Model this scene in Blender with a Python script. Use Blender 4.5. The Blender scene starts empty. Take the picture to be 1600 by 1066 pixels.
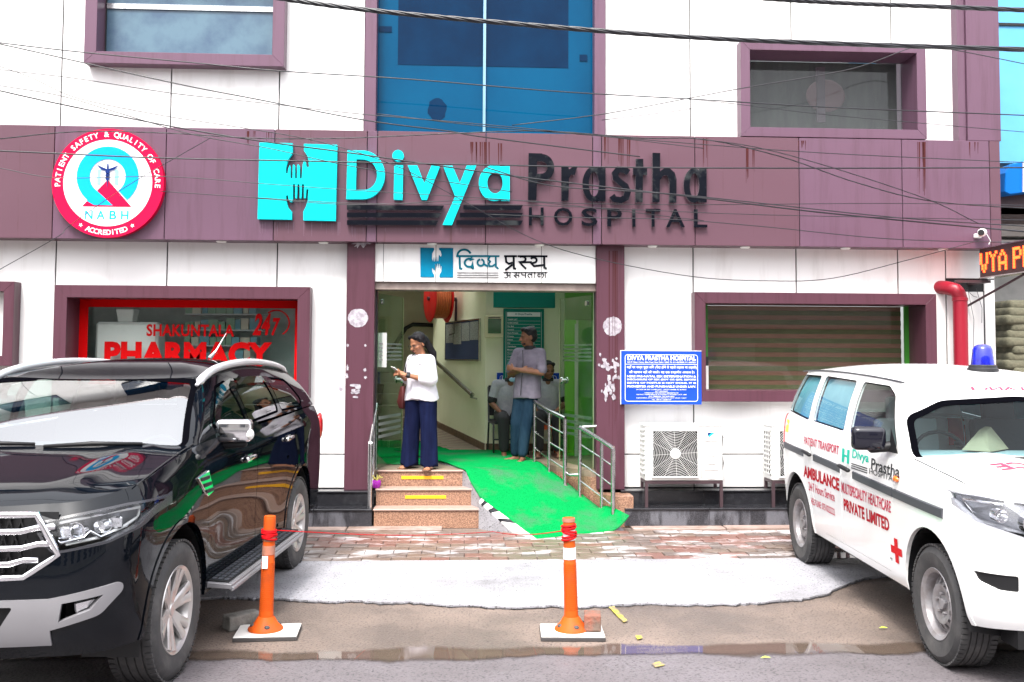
import bpy, bmesh, math, random
import numpy as np
from mathutils import Vector, Matrix
from mathutils.bvhtree import BVHTree

# ------------------------------------------------------------------ camera, sky, sun, exposure
scene = bpy.context.scene
COL = scene.collection
CAM_H = 1.84
FPX = 1500.0                       # focal length in pixels of a 1600 px wide frame
YAW, PITCH, ROLL = math.radians(2.9), math.radians(2.9), .005
_f = Vector((math.sin(YAW)*math.cos(PITCH), math.cos(YAW)*math.cos(PITCH), math.sin(PITCH)))
_r0 = Vector((math.cos(YAW), -math.sin(YAW), 0)); _u0 = _r0.cross(_f)
_r = _r0*math.cos(ROLL) + _u0*math.sin(ROLL); _u = _u0*math.cos(ROLL) - _r0*math.sin(ROLL)
PCY = 555 - FPX*math.tan(PITCH)
cam_d = bpy.data.cameras.new('camera'); cam = bpy.data.objects.new('camera', cam_d); COL.objects.link(cam)
cam.matrix_world = Matrix(((_r.x, _u.x, -_f.x, 0), (_r.y, _u.y, -_f.y, 0), (_r.z, _u.z, -_f.z, CAM_H), (0, 0, 0, 1)))
cam_d.sensor_width = 36; cam_d.lens = FPX/1600*36; cam_d.shift_y = -(533-PCY)/1600
cam_d.clip_end = 2000; cam_d.clip_start = .05
scene.camera = cam

SUN_EL, SUN_AZ = math.radians(58), math.radians(200)      # soft sun behind the photographer
world = bpy.data.worlds.new("World"); scene.world = world; world.use_nodes = True
wn = world.node_tree; wn.nodes.clear()
sky = wn.nodes.new('ShaderNodeTexSky'); sky.sky_type = 'NISHITA'; sky.sun_disc = False
sky.sun_elevation = SUN_EL; sky.sun_rotation = SUN_AZ; sky.dust_density = 6; sky.air_density = 1.0; sky.ozone_density = 1
hsv = wn.nodes.new('ShaderNodeHueSaturation'); hsv.inputs['Saturation'].default_value = .22
flat = wn.nodes.new('ShaderNodeMixRGB'); flat.inputs[0].default_value = .55; flat.inputs[2].default_value = (6.2, 6.3, 6.7, 1)
bg = wn.nodes.new('ShaderNodeBackground'); bg.inputs[1].default_value = .15
wo = wn.nodes.new('ShaderNodeOutputWorld')
# overcast dome: zenith brighter than the horizon, as under real cloud
wtc = wn.nodes.new('ShaderNodeTexCoord'); wsep = wn.nodes.new('ShaderNodeSeparateXYZ'); wmr = wn.nodes.new('ShaderNodeMapRange')
wmr.inputs['From Min'].default_value = 0; wmr.inputs['From Max'].default_value = 1; wmr.inputs['To Min'].default_value = .5; wmr.inputs['To Max'].default_value = 1.5
wmul = wn.nodes.new('ShaderNodeVectorMath'); wmul.operation = 'SCALE'
wn.links.new(wtc.outputs['Generated'], wsep.inputs[0]); wn.links.new(wsep.outputs['Z'], wmr.inputs[0])
wn.links.new(sky.outputs[0], hsv.inputs['Color']); wn.links.new(hsv.outputs[0], flat.inputs[1])
wn.links.new(flat.outputs[0], wmul.inputs[0]); wn.links.new(wmr.outputs[0], wmul.inputs['Scale']); wn.links.new(wmul.outputs[0], bg.inputs[0]); wn.links.new(bg.outputs[0], wo.inputs[0])
sun_d = bpy.data.lights.new('sun', 'SUN'); sun_d.energy = 1.5; sun_d.angle = math.radians(16); sun_d.color = (1, .96, .9)
sun = bpy.data.objects.new('sun', sun_d); COL.objects.link(sun)
sdir = Vector((math.sin(SUN_AZ)*math.cos(SUN_EL), math.cos(SUN_AZ)*math.cos(SUN_EL), math.sin(SUN_EL)))
sun.rotation_euler = sdir.to_track_quat('Z', 'Y').to_euler()
vs = scene.view_settings; vs.view_transform = 'Standard'; vs.look = 'None'; vs.gamma = 1; vs.use_curve_mapping = False
vs.exposure = 1.75
scene.render.engine = 'CYCLES'
scene.cycles.max_bounces = 8; scene.cycles.transparent_max_bounces = 16; scene.cycles.glossy_bounces = 5

R = random.Random(7)
rad = math.radians

# ------------------------------------------------------------------ survey helpers: where a sight line meets a real plane
def ray(px, py): return _f + _r*((px-800)/FPX) - _u*((py-PCY)/FPX)
def W(px, py, Y):
    d = ray(px, py); t = Y/d.y
    return d.x*t, CAM_H + d.z*t
def X_(px, py, Y): return W(px, py, Y)[0]
def Z_(px, py, Y): return W(px, py, Y)[1]
def G(px, py, z=0.):
    d = ray(px, py); t = (z-CAM_H)/d.z
    return d.x*t, d.y*t

# ------------------------------------------------------------------ materials
MATS = {}
def pm(name, col, rough=.5, metal=0., col2=None, scale=5., stretch=(1, 1, 1), lo=.4, hi=.6, bump=0., bscale=40., coat=0.,
       spec=.5, emit=None, estr=0., speck=None, sscale=300., slo=.62, detail=6., ior=None, alpha=None, rough2=None, coords='Object', bstretch=None):
    """principled material with two-tone noise, speckles and fine relief"""
    m = bpy.data.materials.new(name); m.use_nodes = True; nt = m.node_tree; b = nt.nodes['Principled BSDF']
    L = nt.links.new
    b.inputs['Base Color'].default_value = (*col, 1); b.inputs['Roughness'].default_value = rough
    b.inputs['Metallic'].default_value = metal; b.inputs['Coat Weight'].default_value = coat
    b.inputs['Coat Roughness'].default_value = .03; b.inputs['Specular IOR Level'].default_value = spec
    if ior: b.inputs['IOR'].default_value = ior
    if emit: b.inputs['Emission Color'].default_value = (*emit, 1); b.inputs['Emission Strength'].default_value = estr
    src = None
    if col2 or bump or speck or rough2 is not None:
        if coords == 'World':
            g = nt.nodes.new('ShaderNodeNewGeometry'); src = g.outputs['Position']
        else:
            tc = nt.nodes.new('ShaderNodeTexCoord'); src = tc.outputs[coords]
    cur = None
    if col2 or rough2 is not None:
        mp = nt.nodes.new('ShaderNodeMapping'); mp.inputs['Scale'].default_value = stretch; L(src, mp.inputs[0])
        n = nt.nodes.new('ShaderNodeTexNoise'); n.inputs['Scale'].default_value = scale; n.inputs['Detail'].default_value = detail
        n.inputs['Roughness'].default_value = .62
        L(mp.outputs[0], n.inputs['Vector'])
        r = nt.nodes.new('ShaderNodeMapRange'); r.inputs['From Min'].default_value = lo; r.inputs['From Max'].default_value = hi
        L(n.outputs['Fac'], r.inputs[0])
        if col2:
            mx = nt.nodes.new('ShaderNodeMixRGB'); mx.inputs[1].default_value = (*col, 1); mx.inputs[2].default_value = (*col2, 1)
            L(r.outputs[0], mx.inputs[0]); cur = mx.outputs[0]; L(cur, b.inputs['Base Color'])
        if rough2 is not None:
            rr = nt.nodes.new('ShaderNodeMapRange'); rr.inputs['To Min'].default_value = rough; rr.inputs['To Max'].default_value = rough2
            L(r.outputs[0], rr.inputs[0]); L(rr.outputs[0], b.inputs['Roughness'])
    if speck:
        n2 = nt.nodes.new('ShaderNodeTexNoise'); n2.inputs['Scale'].default_value = sscale; n2.inputs['Detail'].default_value = 2
        L(src, n2.inputs['Vector'])
        r2 = nt.nodes.new('ShaderNodeMapRange'); r2.inputs['From Min'].default_value = slo; r2.inputs['From Max'].default_value = slo+.04
        L(n2.outputs['Fac'], r2.inputs[0])
        mx2 = nt.nodes.new('ShaderNodeMixRGB'); mx2.inputs[2].default_value = (*speck, 1)
        if cur: L(cur, mx2.inputs[1])
        else: mx2.inputs[1].default_value = (*col, 1)
        L(r2.outputs[0], mx2.inputs[0]); L(mx2.outputs[0], b.inputs['Base Color'])
    if bump:
        n3 = nt.nodes.new('ShaderNodeTexNoise'); n3.inputs['Scale'].default_value = bscale; n3.inputs['Detail'].default_value = 4
        if bstretch:
            mp3 = nt.nodes.new('ShaderNodeMapping'); mp3.inputs['Scale'].default_value = bstretch; L(src, mp3.inputs[0]); L(mp3.outputs[0], n3.inputs['Vector'])
        else: L(src, n3.inputs['Vector'])
        bp = nt.nodes.new('ShaderNodeBump'); bp.inputs['Strength'].default_value = bump; bp.inputs['Distance'].default_value = .01
        L(n3.outputs['Fac'], bp.inputs['Height']); L(bp.outputs[0], b.inputs['Normal'])
    MATS[name] = m
    return m

def glass_mat(name, tint, refl=1.0, ior=1.5, rough=.0, body=None, bodyfac=0.):
    """thin pane: tinted see-through mixed with a Fresnel reflection"""
    m = bpy.data.materials.new(name); m.use_nodes = True; nt = m.node_tree; nt.nodes.clear(); L = nt.links.new
    t = nt.nodes.new('ShaderNodeBsdfTransparent'); t.inputs[0].default_value = (*tint, 1)
    g = nt.nodes.new('ShaderNodeBsdfGlossy'); g.inputs['Roughness'].default_value = rough
    g.inputs[0].default_value = (refl, refl, refl, 1)
    # Schlick reflection from the facing ratio: the same from both sides of the thin pane
    lw = nt.nodes.new('ShaderNodeLayerWeight'); lw.inputs['Blend'].default_value = .5
    pw = nt.nodes.new('ShaderNodeMath'); pw.operation = 'POWER'; pw.inputs[1].default_value = 5
    fr = nt.nodes.new('ShaderNodeMapRange'); fr.inputs['To Min'].default_value = ((ior-1)/(ior+1))**2; fr.inputs['To Max'].default_value = 1
    L(lw.outputs['Facing'], pw.inputs[0]); L(pw.outputs[0], fr.inputs[0])
    mx = nt.nodes.new('ShaderNodeMixShader'); o = nt.nodes.new('ShaderNodeOutputMaterial')
    cur = t.outputs[0]
    if body:
        d = nt.nodes.new('ShaderNodeBsdfDiffuse'); d.inputs[0].default_value = (*body, 1)
        m2 = nt.nodes.new('ShaderNodeMixShader'); m2.inputs[0].default_value = bodyfac
        L(cur, m2.inputs[1]); L(d.outputs[0], m2.inputs[2]); cur = m2.outputs[0]
    L(fr.outputs[0], mx.inputs[0]); L(cur, mx.inputs[1]); L(g.outputs[0], mx.inputs[2]); L(mx.outputs[0], o.inputs[0])
    MATS[name] = m
    return m

# ------------------------------------------------------------------ mesh builder
class MB:
    def __init__(s): s.v = []; s.f = []
    def add(s, vs, fs):
        o = len(s.v); s.v += [tuple(p) for p in vs]; s.f += [tuple(i+o for i in f) for f in fs]; return s
    def box(s, x0, x1, y0, y1, z0, z1):
        v = [(x0, y0, z0), (x1, y0, z0), (x1, y1, z0), (x0, y1, z0), (x0, y0, z1), (x1, y0, z1), (x1, y1, z1), (x0, y1, z1)]
        return s.add(v, [(3, 2, 1, 0), (4, 5, 6, 7), (0, 1, 5, 4), (1, 2, 6, 5), (2, 3, 7, 6), (3, 0, 4, 7)])
    def obox(s, c, half, rot):        # oriented box, rot = Matrix 3x3 or euler tuple
        if not isinstance(rot, Matrix):
            from mathutils import Euler
            rot = Euler(rot).to_matrix()
        c = Vector(c); hx, hy, hz = half
        v = [c + rot @ Vector((sx*hx, sy*hy, sz*hz)) for sz in (-1, 1) for sx, sy in ((-1, -1), (1, -1), (1, 1), (-1, 1))]
        return s.add(v, [(3, 2, 1, 0), (4, 5, 6, 7), (0, 1, 5, 4), (1, 2, 6, 5), (2, 3, 7, 6), (3, 0, 4, 7)])
    def prism(s, poly, y0, y1):       # polygon in (x, z), extruded from y0 (front) to y1 (back)
        n = len(poly)
        a = sum(poly[i][0]*poly[(i+1) % n][1]-poly[(i+1) % n][0]*poly[i][1] for i in range(n))
        if a < 0: poly = poly[::-1]
        v = [(p[0], y0, p[1]) for p in poly] + [(p[0], y1, p[1]) for p in poly]
        f = [tuple(range(n)), tuple(range(2*n-1, n-1, -1))] + [(i, i+n, (i+1) % n + n, (i+1) % n) for i in range(n)]
        return s.add(v, f)
    def tube(s, pts, r, n=8, cap=True, closed=False):
        pts = [Vector(p) for p in pts]; m = len(pts)
        rs = r if isinstance(r, (list, tuple)) else [r]*m
        t0 = (pts[1]-pts[0]).normalized()
        up = Vector((0, 0, 1)) if abs(t0.z) < .9 else Vector((1, 0, 0))
        nrm = t0.cross(up).normalized(); vs = []
        for i, p in enumerate(pts):
            if closed: t = (pts[(i+1) % m]-pts[i-1]).normalized()
            else: t = (pts[min(i+1, m-1)]-pts[max(i-1, 0)]).normalized()
            nrm = (nrm - t*nrm.dot(t)).normalized(); b = t.cross(nrm)
            for k in range(n):
                a = 2*math.pi*k/n; vs.append(p + (nrm*math.cos(a)+b*math.sin(a))*rs[i])
        fs = []
        for i in range(m if closed else m-1):
            j = (i+1) % m
            for k in range(n): fs.append((i*n+k, i*n+(k+1) % n, j*n+(k+1) % n, j*n+k))
        if cap and not closed: fs += [tuple(range(n-1, -1, -1)), tuple((m-1)*n+k for k in range(n))]
        return s.add(vs, fs)
    def lathe(s, prof, c=(0, 0, 0), axis='Z', n=24, a0=0., a1=2*math.pi):   # prof: list of (radius, height along axis)
        full = abs(a1-a0-2*math.pi) < 1e-6; k = n if full else n+1; vs = []
        for (r, h) in prof:
            for i in range(k):
                a = a0+(a1-a0)*i/n; u, w = r*math.cos(a), r*math.sin(a)
                p = {'Z': (u, w, h), 'Y': (u, h, w), 'X': (h, u, w)}[axis]
                vs.append((p[0]+c[0], p[1]+c[1], p[2]+c[2]))
        fs = []
        for j in range(len(prof)-1):
            for i in range(n):
                a, b = j*k+i, j*k+(i+1) % k
                q = (a, b, b+k, a+k); fs.append(q if axis != 'Y' else q[::-1])
        return s.add(vs, fs)
    def ball(s, c, r, n=12, m=8, rot=None):
        rx, ry, rz = r if isinstance(r, (tuple, list)) else (r, r, r); vs = []; c = Vector(c)
        for j in range(1, m):
            th = math.pi*j/m
            for i in range(n):
                a = 2*math.pi*i/n; p = Vector((rx*math.sin(th)*math.cos(a), ry*math.sin(th)*math.sin(a), rz*math.cos(th)))
                vs.append(c+(rot @ p if rot else p))
        t = Vector((0, 0, rz)); top = len(vs); vs.append(c+(rot @ t if rot else t)); vs.append(c-(rot @ t if rot else t))
        fs = [(j*n+i, (j+1)*n+i, (j+1)*n+(i+1) % n, j*n+(i+1) % n) for j in range(m-2) for i in range(n)]
        fs += [(top, i, (i+1) % n) for i in range(n)] + [(top+1, (m-2)*n+(i+1) % n, (m-2)*n+i) for i in range(n)]
        return s.add(vs, fs)
    def cap(s, p0, p1, r0, r1=None, n=12, sq=(1, 1), side=None):    # capsule with elliptical section (sq scales, side = wide axis)
        r1 = r0 if r1 is None else r1
        p0, p1 = Vector(p0), Vector(p1); t = (p1-p0); Ln = t.length; t = t.normalized()
        if side is None: side = Vector((1, 0, 0)) if abs(t.x) < .8 else Vector((0, 0, 1))
        side = Vector(side); u = (side - t*side.dot(t)).normalized(); w = t.cross(u); vs = []; rows = []
        for k in range(5): a = -math.pi/2+math.pi/2*k/4; rows.append((p0+t*r0*math.sin(a), r0*max(math.cos(a), .02)))
        for k in range(5): a = math.pi/2*k/4; rows.append((p1+t*r1*math.sin(a), r1*max(math.cos(a), .02)))
        for p, r in rows:
            for i in range(n):
                a = 2*math.pi*i/n; vs.append(p+u*r*sq[0]*math.cos(a)+w*r*sq[1]*math.sin(a))
        m = len(rows)
        fs = [(j*n+i, j*n+(i+1) % n, (j+1)*n+(i+1) % n, (j+1)*n+i) for j in range(m-1) for i in range(n)]
        fs += [tuple(range(n-1, -1, -1)), tuple((m-1)*n+k for k in range(n))]
        return s.add(vs, fs)
    def loft(s, rings):              # list of equally long closed rings, capped
        n = len(rings[0]); vs = [p for r in rings for p in r]
        fs = [(j*n+i, j*n+(i+1) % n, (j+1)*n+(i+1) % n, (j+1)*n+i) for j in range(len(rings)-1) for i in range(n)]
        fs += [tuple(range(n-1, -1, -1)), tuple((len(rings)-1)*n+k for k in range(n))]
        return s.add(vs, fs)
    def map(s, fn): s.v = [tuple(fn(p)) for p in s.v]; return s
    def mesh(s, name, bevel=0, smooth=False, seg=1, recalc=True):
        me = bpy.data.meshes.new(name); me.from_pydata(s.v, [], s.f)
        if bevel or recalc:
            bm = bmesh.new(); bm.from_mesh(me)
            if recalc: bmesh.ops.recalc_face_normals(bm, faces=bm.faces)
            if bevel:
                es = [e for e in bm.edges if len(e.link_faces) == 2 and e.calc_face_angle(0) > .5]
                bmesh.ops.bevel(bm, geom=es, offset=bevel, segments=seg, profile=.6, affect='EDGES', clamp_overlap=True)
            bm.to_mesh(me); bm.free()
        if smooth:
            me.shade_smooth()
            if smooth != True: me.set_sharp_from_angle(angle=rad(smooth))
        return me

def origin(o):
    p = Vector((0, 0, 0))
    while o is not None: p = p + o.location; o = o.parent
    return p
def put(me, name, mat, parent=None, label=None, local=False, loc=None):
    if not me.materials: me.materials.append(mat)
    o = bpy.data.objects.new(name, me); COL.objects.link(o)
    if parent is not None:
        o.parent = parent
        if not local: me.transform(Matrix.Translation(-origin(parent)))
    if loc: o.location = loc
    if label: o['label'] = label
    return o
def part(mb, name, mat, parent, bevel=0, smooth=False, local=False, label=None, seg=1, recalc=True):
    return put(mb.mesh(name, bevel, smooth, seg, recalc), name, mat, parent, label, local)
def tag(o, label=None, cat=None, group=None, kind=None):
    if label: o['label'] = label
    if cat: o['category'] = cat
    if group: o['group'] = group
    if kind: o['kind'] = kind
    return o
def thing(name, label, cat, loc=(0, 0, 0), rz=0., group=None):
    o = bpy.data.objects.new(name, None); COL.objects.link(o); o.location = loc; o.rotation_euler = (0, 0, rz)
    o.empty_display_size = .2
    return tag(o, label, cat, group)
def solo(mb, name, mat, label, cat, bevel=0, smooth=False, group=None, kind=None):      # a thing that is one mesh, origin at its base
    me = mb.mesh(name, bevel, smooth)
    xs = [v.co for v in me.vertices]
    c = Vector((sum(p.x for p in xs)/len(xs), sum(p.y for p in xs)/len(xs), min(p.z for p in xs)))
    me.transform(Matrix.Translation(-c)); me.materials.append(mat)
    o = bpy.data.objects.new(name, me); COL.objects.link(o); o.location = c
    return tag(o, label, cat, group, kind)

# ------------------------------------------------------------------ lettering
def text_mb(s, size=1., bold=0., extrude=0., sx=1., shear=0., align='LEFT', space=1.):
    cu = bpy.data.curves.new('t', 'FONT'); cu.body = s; cu.size = size; cu.offset = bold; cu.extrude = extrude
    cu.resolution_u = 3; cu.shear = shear; cu.align_x = align; cu.space_character = space; cu.fill_mode = 'BOTH' if extrude else 'FRONT'
    o = bpy.data.objects.new('t', cu); COL.objects.link(o)
    me = bpy.data.meshes.new_from_object(o.evaluated_get(bpy.context.evaluated_depsgraph_get()))
    m = MB(); m.v = [(v.co.x*sx, v.co.y, v.co.z) for v in me.vertices]; m.f = [tuple(p.vertices) for p in me.polygons]
    bpy.data.objects.remove(o); bpy.data.curves.remove(cu); bpy.data.meshes.remove(me)
    return m
def fit_text(s, x0, x1, z0, z1, y, depth=0., bold=0., shear=0., space=1.):
    """text filling the box x0..x1, z0..z1 on the plane at y, facing -y"""
    m = text_mb(s, 1., bold, .5 if depth else 0., 1., shear, 'LEFT', space)
    if not m.v: return m
    a = np.array(m.v); lo, hi = a.min(0), a.max(0)
    sx = (x1-x0)/(hi[0]-lo[0]); sz = (z1-z0)/(hi[1]-lo[1])
    m.v = [(x0+(p[0]-lo[0])*sx, y-(p[2]+.5)*depth if depth else y, z0+(p[1]-lo[1])*sz) for p in m.v]
    return m
def shape(loops, depth):
    """flat filled outline with holes (x, y) -> MB with extrusion in z 0..depth"""
    cu = bpy.data.curves.new('s', 'CURVE'); cu.dimensions = '2D'; cu.fill_mode = 'BOTH'; cu.extrude = depth/2 if depth else 0
    for lp in loops:
        sp = cu.splines.new('POLY'); sp.points.add(len(lp)-1); sp.use_cyclic_u = True
        for i, p in enumerate(lp): sp.points[i].co = (p[0], p[1], 0, 1)
    o = bpy.data.objects.new('s', cu); COL.objects.link(o)
    me = bpy.data.meshes.new_from_object(o.evaluated_get(bpy.context.evaluated_depsgraph_get()))
    m = MB(); m.v = [(v.co.x, v.co.y, v.co.z+depth/2) for v in me.vertices]; m.f = [tuple(p.vertices) for p in me.polygons]
    bpy.data.objects.remove(o); bpy.data.curves.remove(cu); bpy.data.meshes.remove(me)
    return m
def arc(cx, cy, rx, a0, a1, n=16, ry=None):
    ry = rx if ry is None else ry
    return [(cx+rx*math.cos(rad(a0+(a1-a0)*i/n)), cy+ry*math.sin(rad(a0+(a1-a0)*i/n))) for i in range(n+1)]
def stroke(pts, w):
    """outline of a thick pen stroke along pts (mitred, butt ends)"""
    P = [Vector(p) for p in pts]; Lf, Rt = [], []
    for i, p in enumerate(P):
        d0 = (P[i]-P[i-1]).normalized() if i else (P[1]-P[0]).normalized()
        d1 = (P[i+1]-P[i]).normalized() if i < len(P)-1 else d0
        t = (d0+d1); t = t.normalized() if t.length > 1e-4 else d1
        n = Vector((-t.y, t.x)); k = w/2/max(.35, n.dot(Vector((-d1.y, d1.x))))
        Lf.append(tuple(p+n*k)); Rt.append(tuple(p-n*k))
    return Lf+Rt[::-1]
def remesh(mb, voxel, smooth=2, name='m'):
    me = mb.mesh('tmp'); o = bpy.data.objects.new('tmp', me); COL.objects.link(o)
    r = o.modifiers.new('r', 'REMESH'); r.mode = 'VOXEL'; r.voxel_size = voxel
    if smooth: s = o.modifiers.new('s', 'SMOOTH'); s.iterations = smooth; s.factor = .5
    out = bpy.data.meshes.new_from_object(o.evaluated_get(bpy.context.evaluated_depsgraph_get())); out.name = name
    bpy.data.objects.remove(o); bpy.data.meshes.remove(me)
    out.shade_smooth()
    return out

# ------------------------------------------------------------------ shared materials
M = {}
M['cladding'] = pm('white_cladding', (.74, .73, .72), .4, col2=(.56, .54, .52), scale=1.6, stretch=(3, 3, .5), lo=.52, hi=.85, spec=.3)
M['purple'] = pm('purple_cladding', (.120, .063, .097), .36, col2=(.088, .044, .064), scale=2.2, stretch=(6, 6, .45), lo=.5, hi=.8, spec=.35)
M['maroon'] = pm('maroon_cladding', (.082, .031, .046), .38, col2=(.056, .020, .028), scale=2.6, stretch=(7, 7, .4), lo=.5, hi=.78, spec=.3)
M['purple_rust'] = pm('purple_cladding_streaked', (.106, .051, .070), .38, col2=(.070, .025, .028), scale=3.0, stretch=(7, 7, .28), lo=.60, hi=.76, spec=.35)
M['gap'] = pm('dark_joint', (.012, .012, .014), .8)
M['black_granite'] = pm('black_granite', (.016, .016, .019), .16, col2=(.035, .036, .04), scale=14, lo=.5, hi=.8, speck=(.09, .09, .1), sscale=420, slo=.66)
M['rough_granite'] = pm('dusty_granite', (.020, .020, .024), .32, col2=(.10, .10, .115), scale=3.0, stretch=(1.6, 1.6, .5), lo=.46, hi=.56, speck=(.22, .22, .25), sscale=330, slo=.61, rough2=.6)
M['beige_granite'] = pm('speckled_granite', (.40, .23, .15), .4, col2=(.20, .10, .065), scale=70, lo=.42, hi=.58, speck=(.05, .035, .03), sscale=150, slo=.60)
M['marble'] = pm('pale_step_nosing', (.36, .25, .21), .3, col2=(.34, .24, .20), scale=9, lo=.42, hi=.7)
M['steel'] = pm('brushed_steel', (.62, .62, .62), .22, 1., col2=(.42, .42, .43), scale=30, lo=.4, hi=.7)
M['dark_metal'] = pm('dark_painted_iron', (.055, .032, .038), .5, .2, bump=.1)
M['black_plastic'] = pm('black_plastic', (.012, .012, .014), .42)
M['chrome'] = pm('chrome', (.82, .82, .84), .07, 1.)
M['rubber'] = pm('tyre_rubber', (.038, .037, .038), .75, col2=(.085, .08, .078), scale=6, lo=.45, hi=.75, bump=.12, bscale=90)
M['red_paint'] = pm('red_paint', (.60, .010, .008), .45, spec=.2, col2=(.5, .01, .008), scale=4)
M['white_plastic'] = pm('white_plastic', (.76, .76, .74), .4, col2=(.66, .65, .62), scale=3, lo=.5, hi=.8)
M['cream'] = pm('cream_emulsion', (.80, .79, .57), .6, col2=(.72, .71, .49), scale=1.6, lo=.45, hi=.75, bump=.05, bscale=60)
M['wire'] = pm('cable_sheath', (.010, .010, .014), .35)
# ------------------------------------------------------------------ ground, pavement, concrete, puddle
M['asphalt'] = pm('wet_asphalt', (.110, .088, .076), .42, col2=(.20, .152, .125), scale=.9, lo=.38, hi=.66, bump=1.0, bscale=60,
                  speck=(.055, .044, .038), sscale=62, slo=.585, coords='World', rough2=.7)
M['road'] = pm('grey_road', (.135, .120, .128), .45, col2=(.095, .082, .086), scale=1.1, lo=.38, hi=.66, bump=1.0, bscale=55, speck=(.055, .050, .052), sscale=58, slo=.58, coords='World', rough2=.75)
M['concrete'] = pm('pale_concrete', (.335, .33, .355), .6, col2=(.185, .18, .19), scale=1.0, lo=.47, hi=.70, bump=.8, bscale=60, speck=(.12, .115, .118), sscale=60, slo=.60, coords='World')
M['paver_red'] = pm('red_paver', (.17, .085, .068), .33, col2=(.42, .36, .36), scale=2.6, stretch=(.6, 1.6, 1), lo=.52, hi=.60, bump=.4, bscale=70, coords='World', rough2=.55)  # whitish patches on all three pavers: dried spots and painted wet sky reflection
M['paver_grey'] = pm('grey_paver', (.130, .100, .088), .35, col2=(.44, .42, .43), scale=2.6, stretch=(.6, 1.6, 1), lo=.52, hi=.60, bump=.4, bscale=70, coords='World', rough2=.55)
M['paver_tan'] = pm('tan_paver', (.150, .108, .086), .33, col2=(.42, .39, .39), scale=2.6, stretch=(.6, 1.6, 1), lo=.53, hi=.61, bump=.4, bscale=70, coords='World', rough2=.55)
M['kerb'] = pm('worn_kerb_stone', (.34, .26, .23), .55, col2=(.22, .15, .12), scale=4, lo=.4, hi=.65, bump=.3, coords='World')
M['water'] = pm('puddle_water', (.105, .078, .060), .035, col2=(.09, .068, .055), scale=3, ior=1.33, spec=.7)

ground = tag(solo(MB().box(-500, 500, -500, 8.0, -.25, 0).box(-500, 500, 8.0, 500, -.25, -.002), 'ground', M['asphalt'], None, None), kind='structure')
y_road = G(800, 1023)[1]
def strip(pts, z, n, m, kind='structure'):
    me = bpy.data.meshes.new(n); me.from_pydata([(p[0], p[1], z) for p in pts], [], [tuple(range(len(pts)))])
    bm = bmesh.new(); bm.from_mesh(me); bmesh.ops.triangulate(bm, faces=bm.faces)
    for f in bm.faces:
        if f.normal.z < 0: f.normal_flip()
    bm.to_mesh(me); bm.free()
    o = put(me, n, m); o['kind'] = kind; return o
rr = random.Random(3)
strip([(-60, -40), (60, -40), (60, y_road-.05)] + [(60-i*2.0, y_road+.05*math.sin(i*1.3)+rr.uniform(-.03, .03)) for i in range(61)], .004, 'road', M['road'])
# concrete apron in front of the pavers: ragged far-from-straight lower edge with a crack along it
edge_px = [(-250, 960), (100, 950), (350, 936), (372, 937), (400, 939), (440, 939), (480, 942), (520, 944), (556, 942), (600, 946), (640, 944), (690, 949), (740, 950), (800, 953), (860, 950), (900, 952), (960, 949), (1010, 946), (1060, 948),
           (1100, 948), (1150, 947), (1200, 944), (1250, 940), (1290, 932), (1325, 916), (1350, 906), (1420, 900), (1520, 905), (1700, 918)]
edge = [G(*p) for p in edge_px]; dense = []
for a, b in zip(edge, edge[1:]):
    for k in range(6):
        t = k/6; dense.append((a[0]+(b[0]-a[0])*t+rr.uniform(-.008, .008), a[1]+(b[1]-a[1])*t+rr.uniform(-.018, .018)))
dense.append(edge[-1]); y_con = G(800, 878.5)[1]
mbc = MB(); n_ = len(dense)
vs_ = [(p[0], p[1], .020) for p in dense] + [(p[0], p[1], -.01) for p in dense] + [(p[0], y_con, .020) for p in dense]
mbc.add(vs_, [(i, i+1, 2*n_+i+1, 2*n_+i) for i in range(n_-1)] + [(i+1, i, n_+i, n_+i+1) for i in range(n_-1)])
tag(part(mbc, 'concrete_apron', M['concrete'], None), kind='structure')
crack = MB()
for (a, b) in zip(dense, dense[1:]):
    w0, w1 = rr.uniform(.004, .016), rr.uniform(.004, .016)
    crack.add([(a[0], a[1]-w0, .008), (b[0], b[1]-w1, .008), (b[0], b[1]+.001, .008), (a[0], a[1]+.001, .008)], [(0, 1, 2, 3)])
tag(part(crack, 'crack', M['gap'], None), kind='structure')
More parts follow.
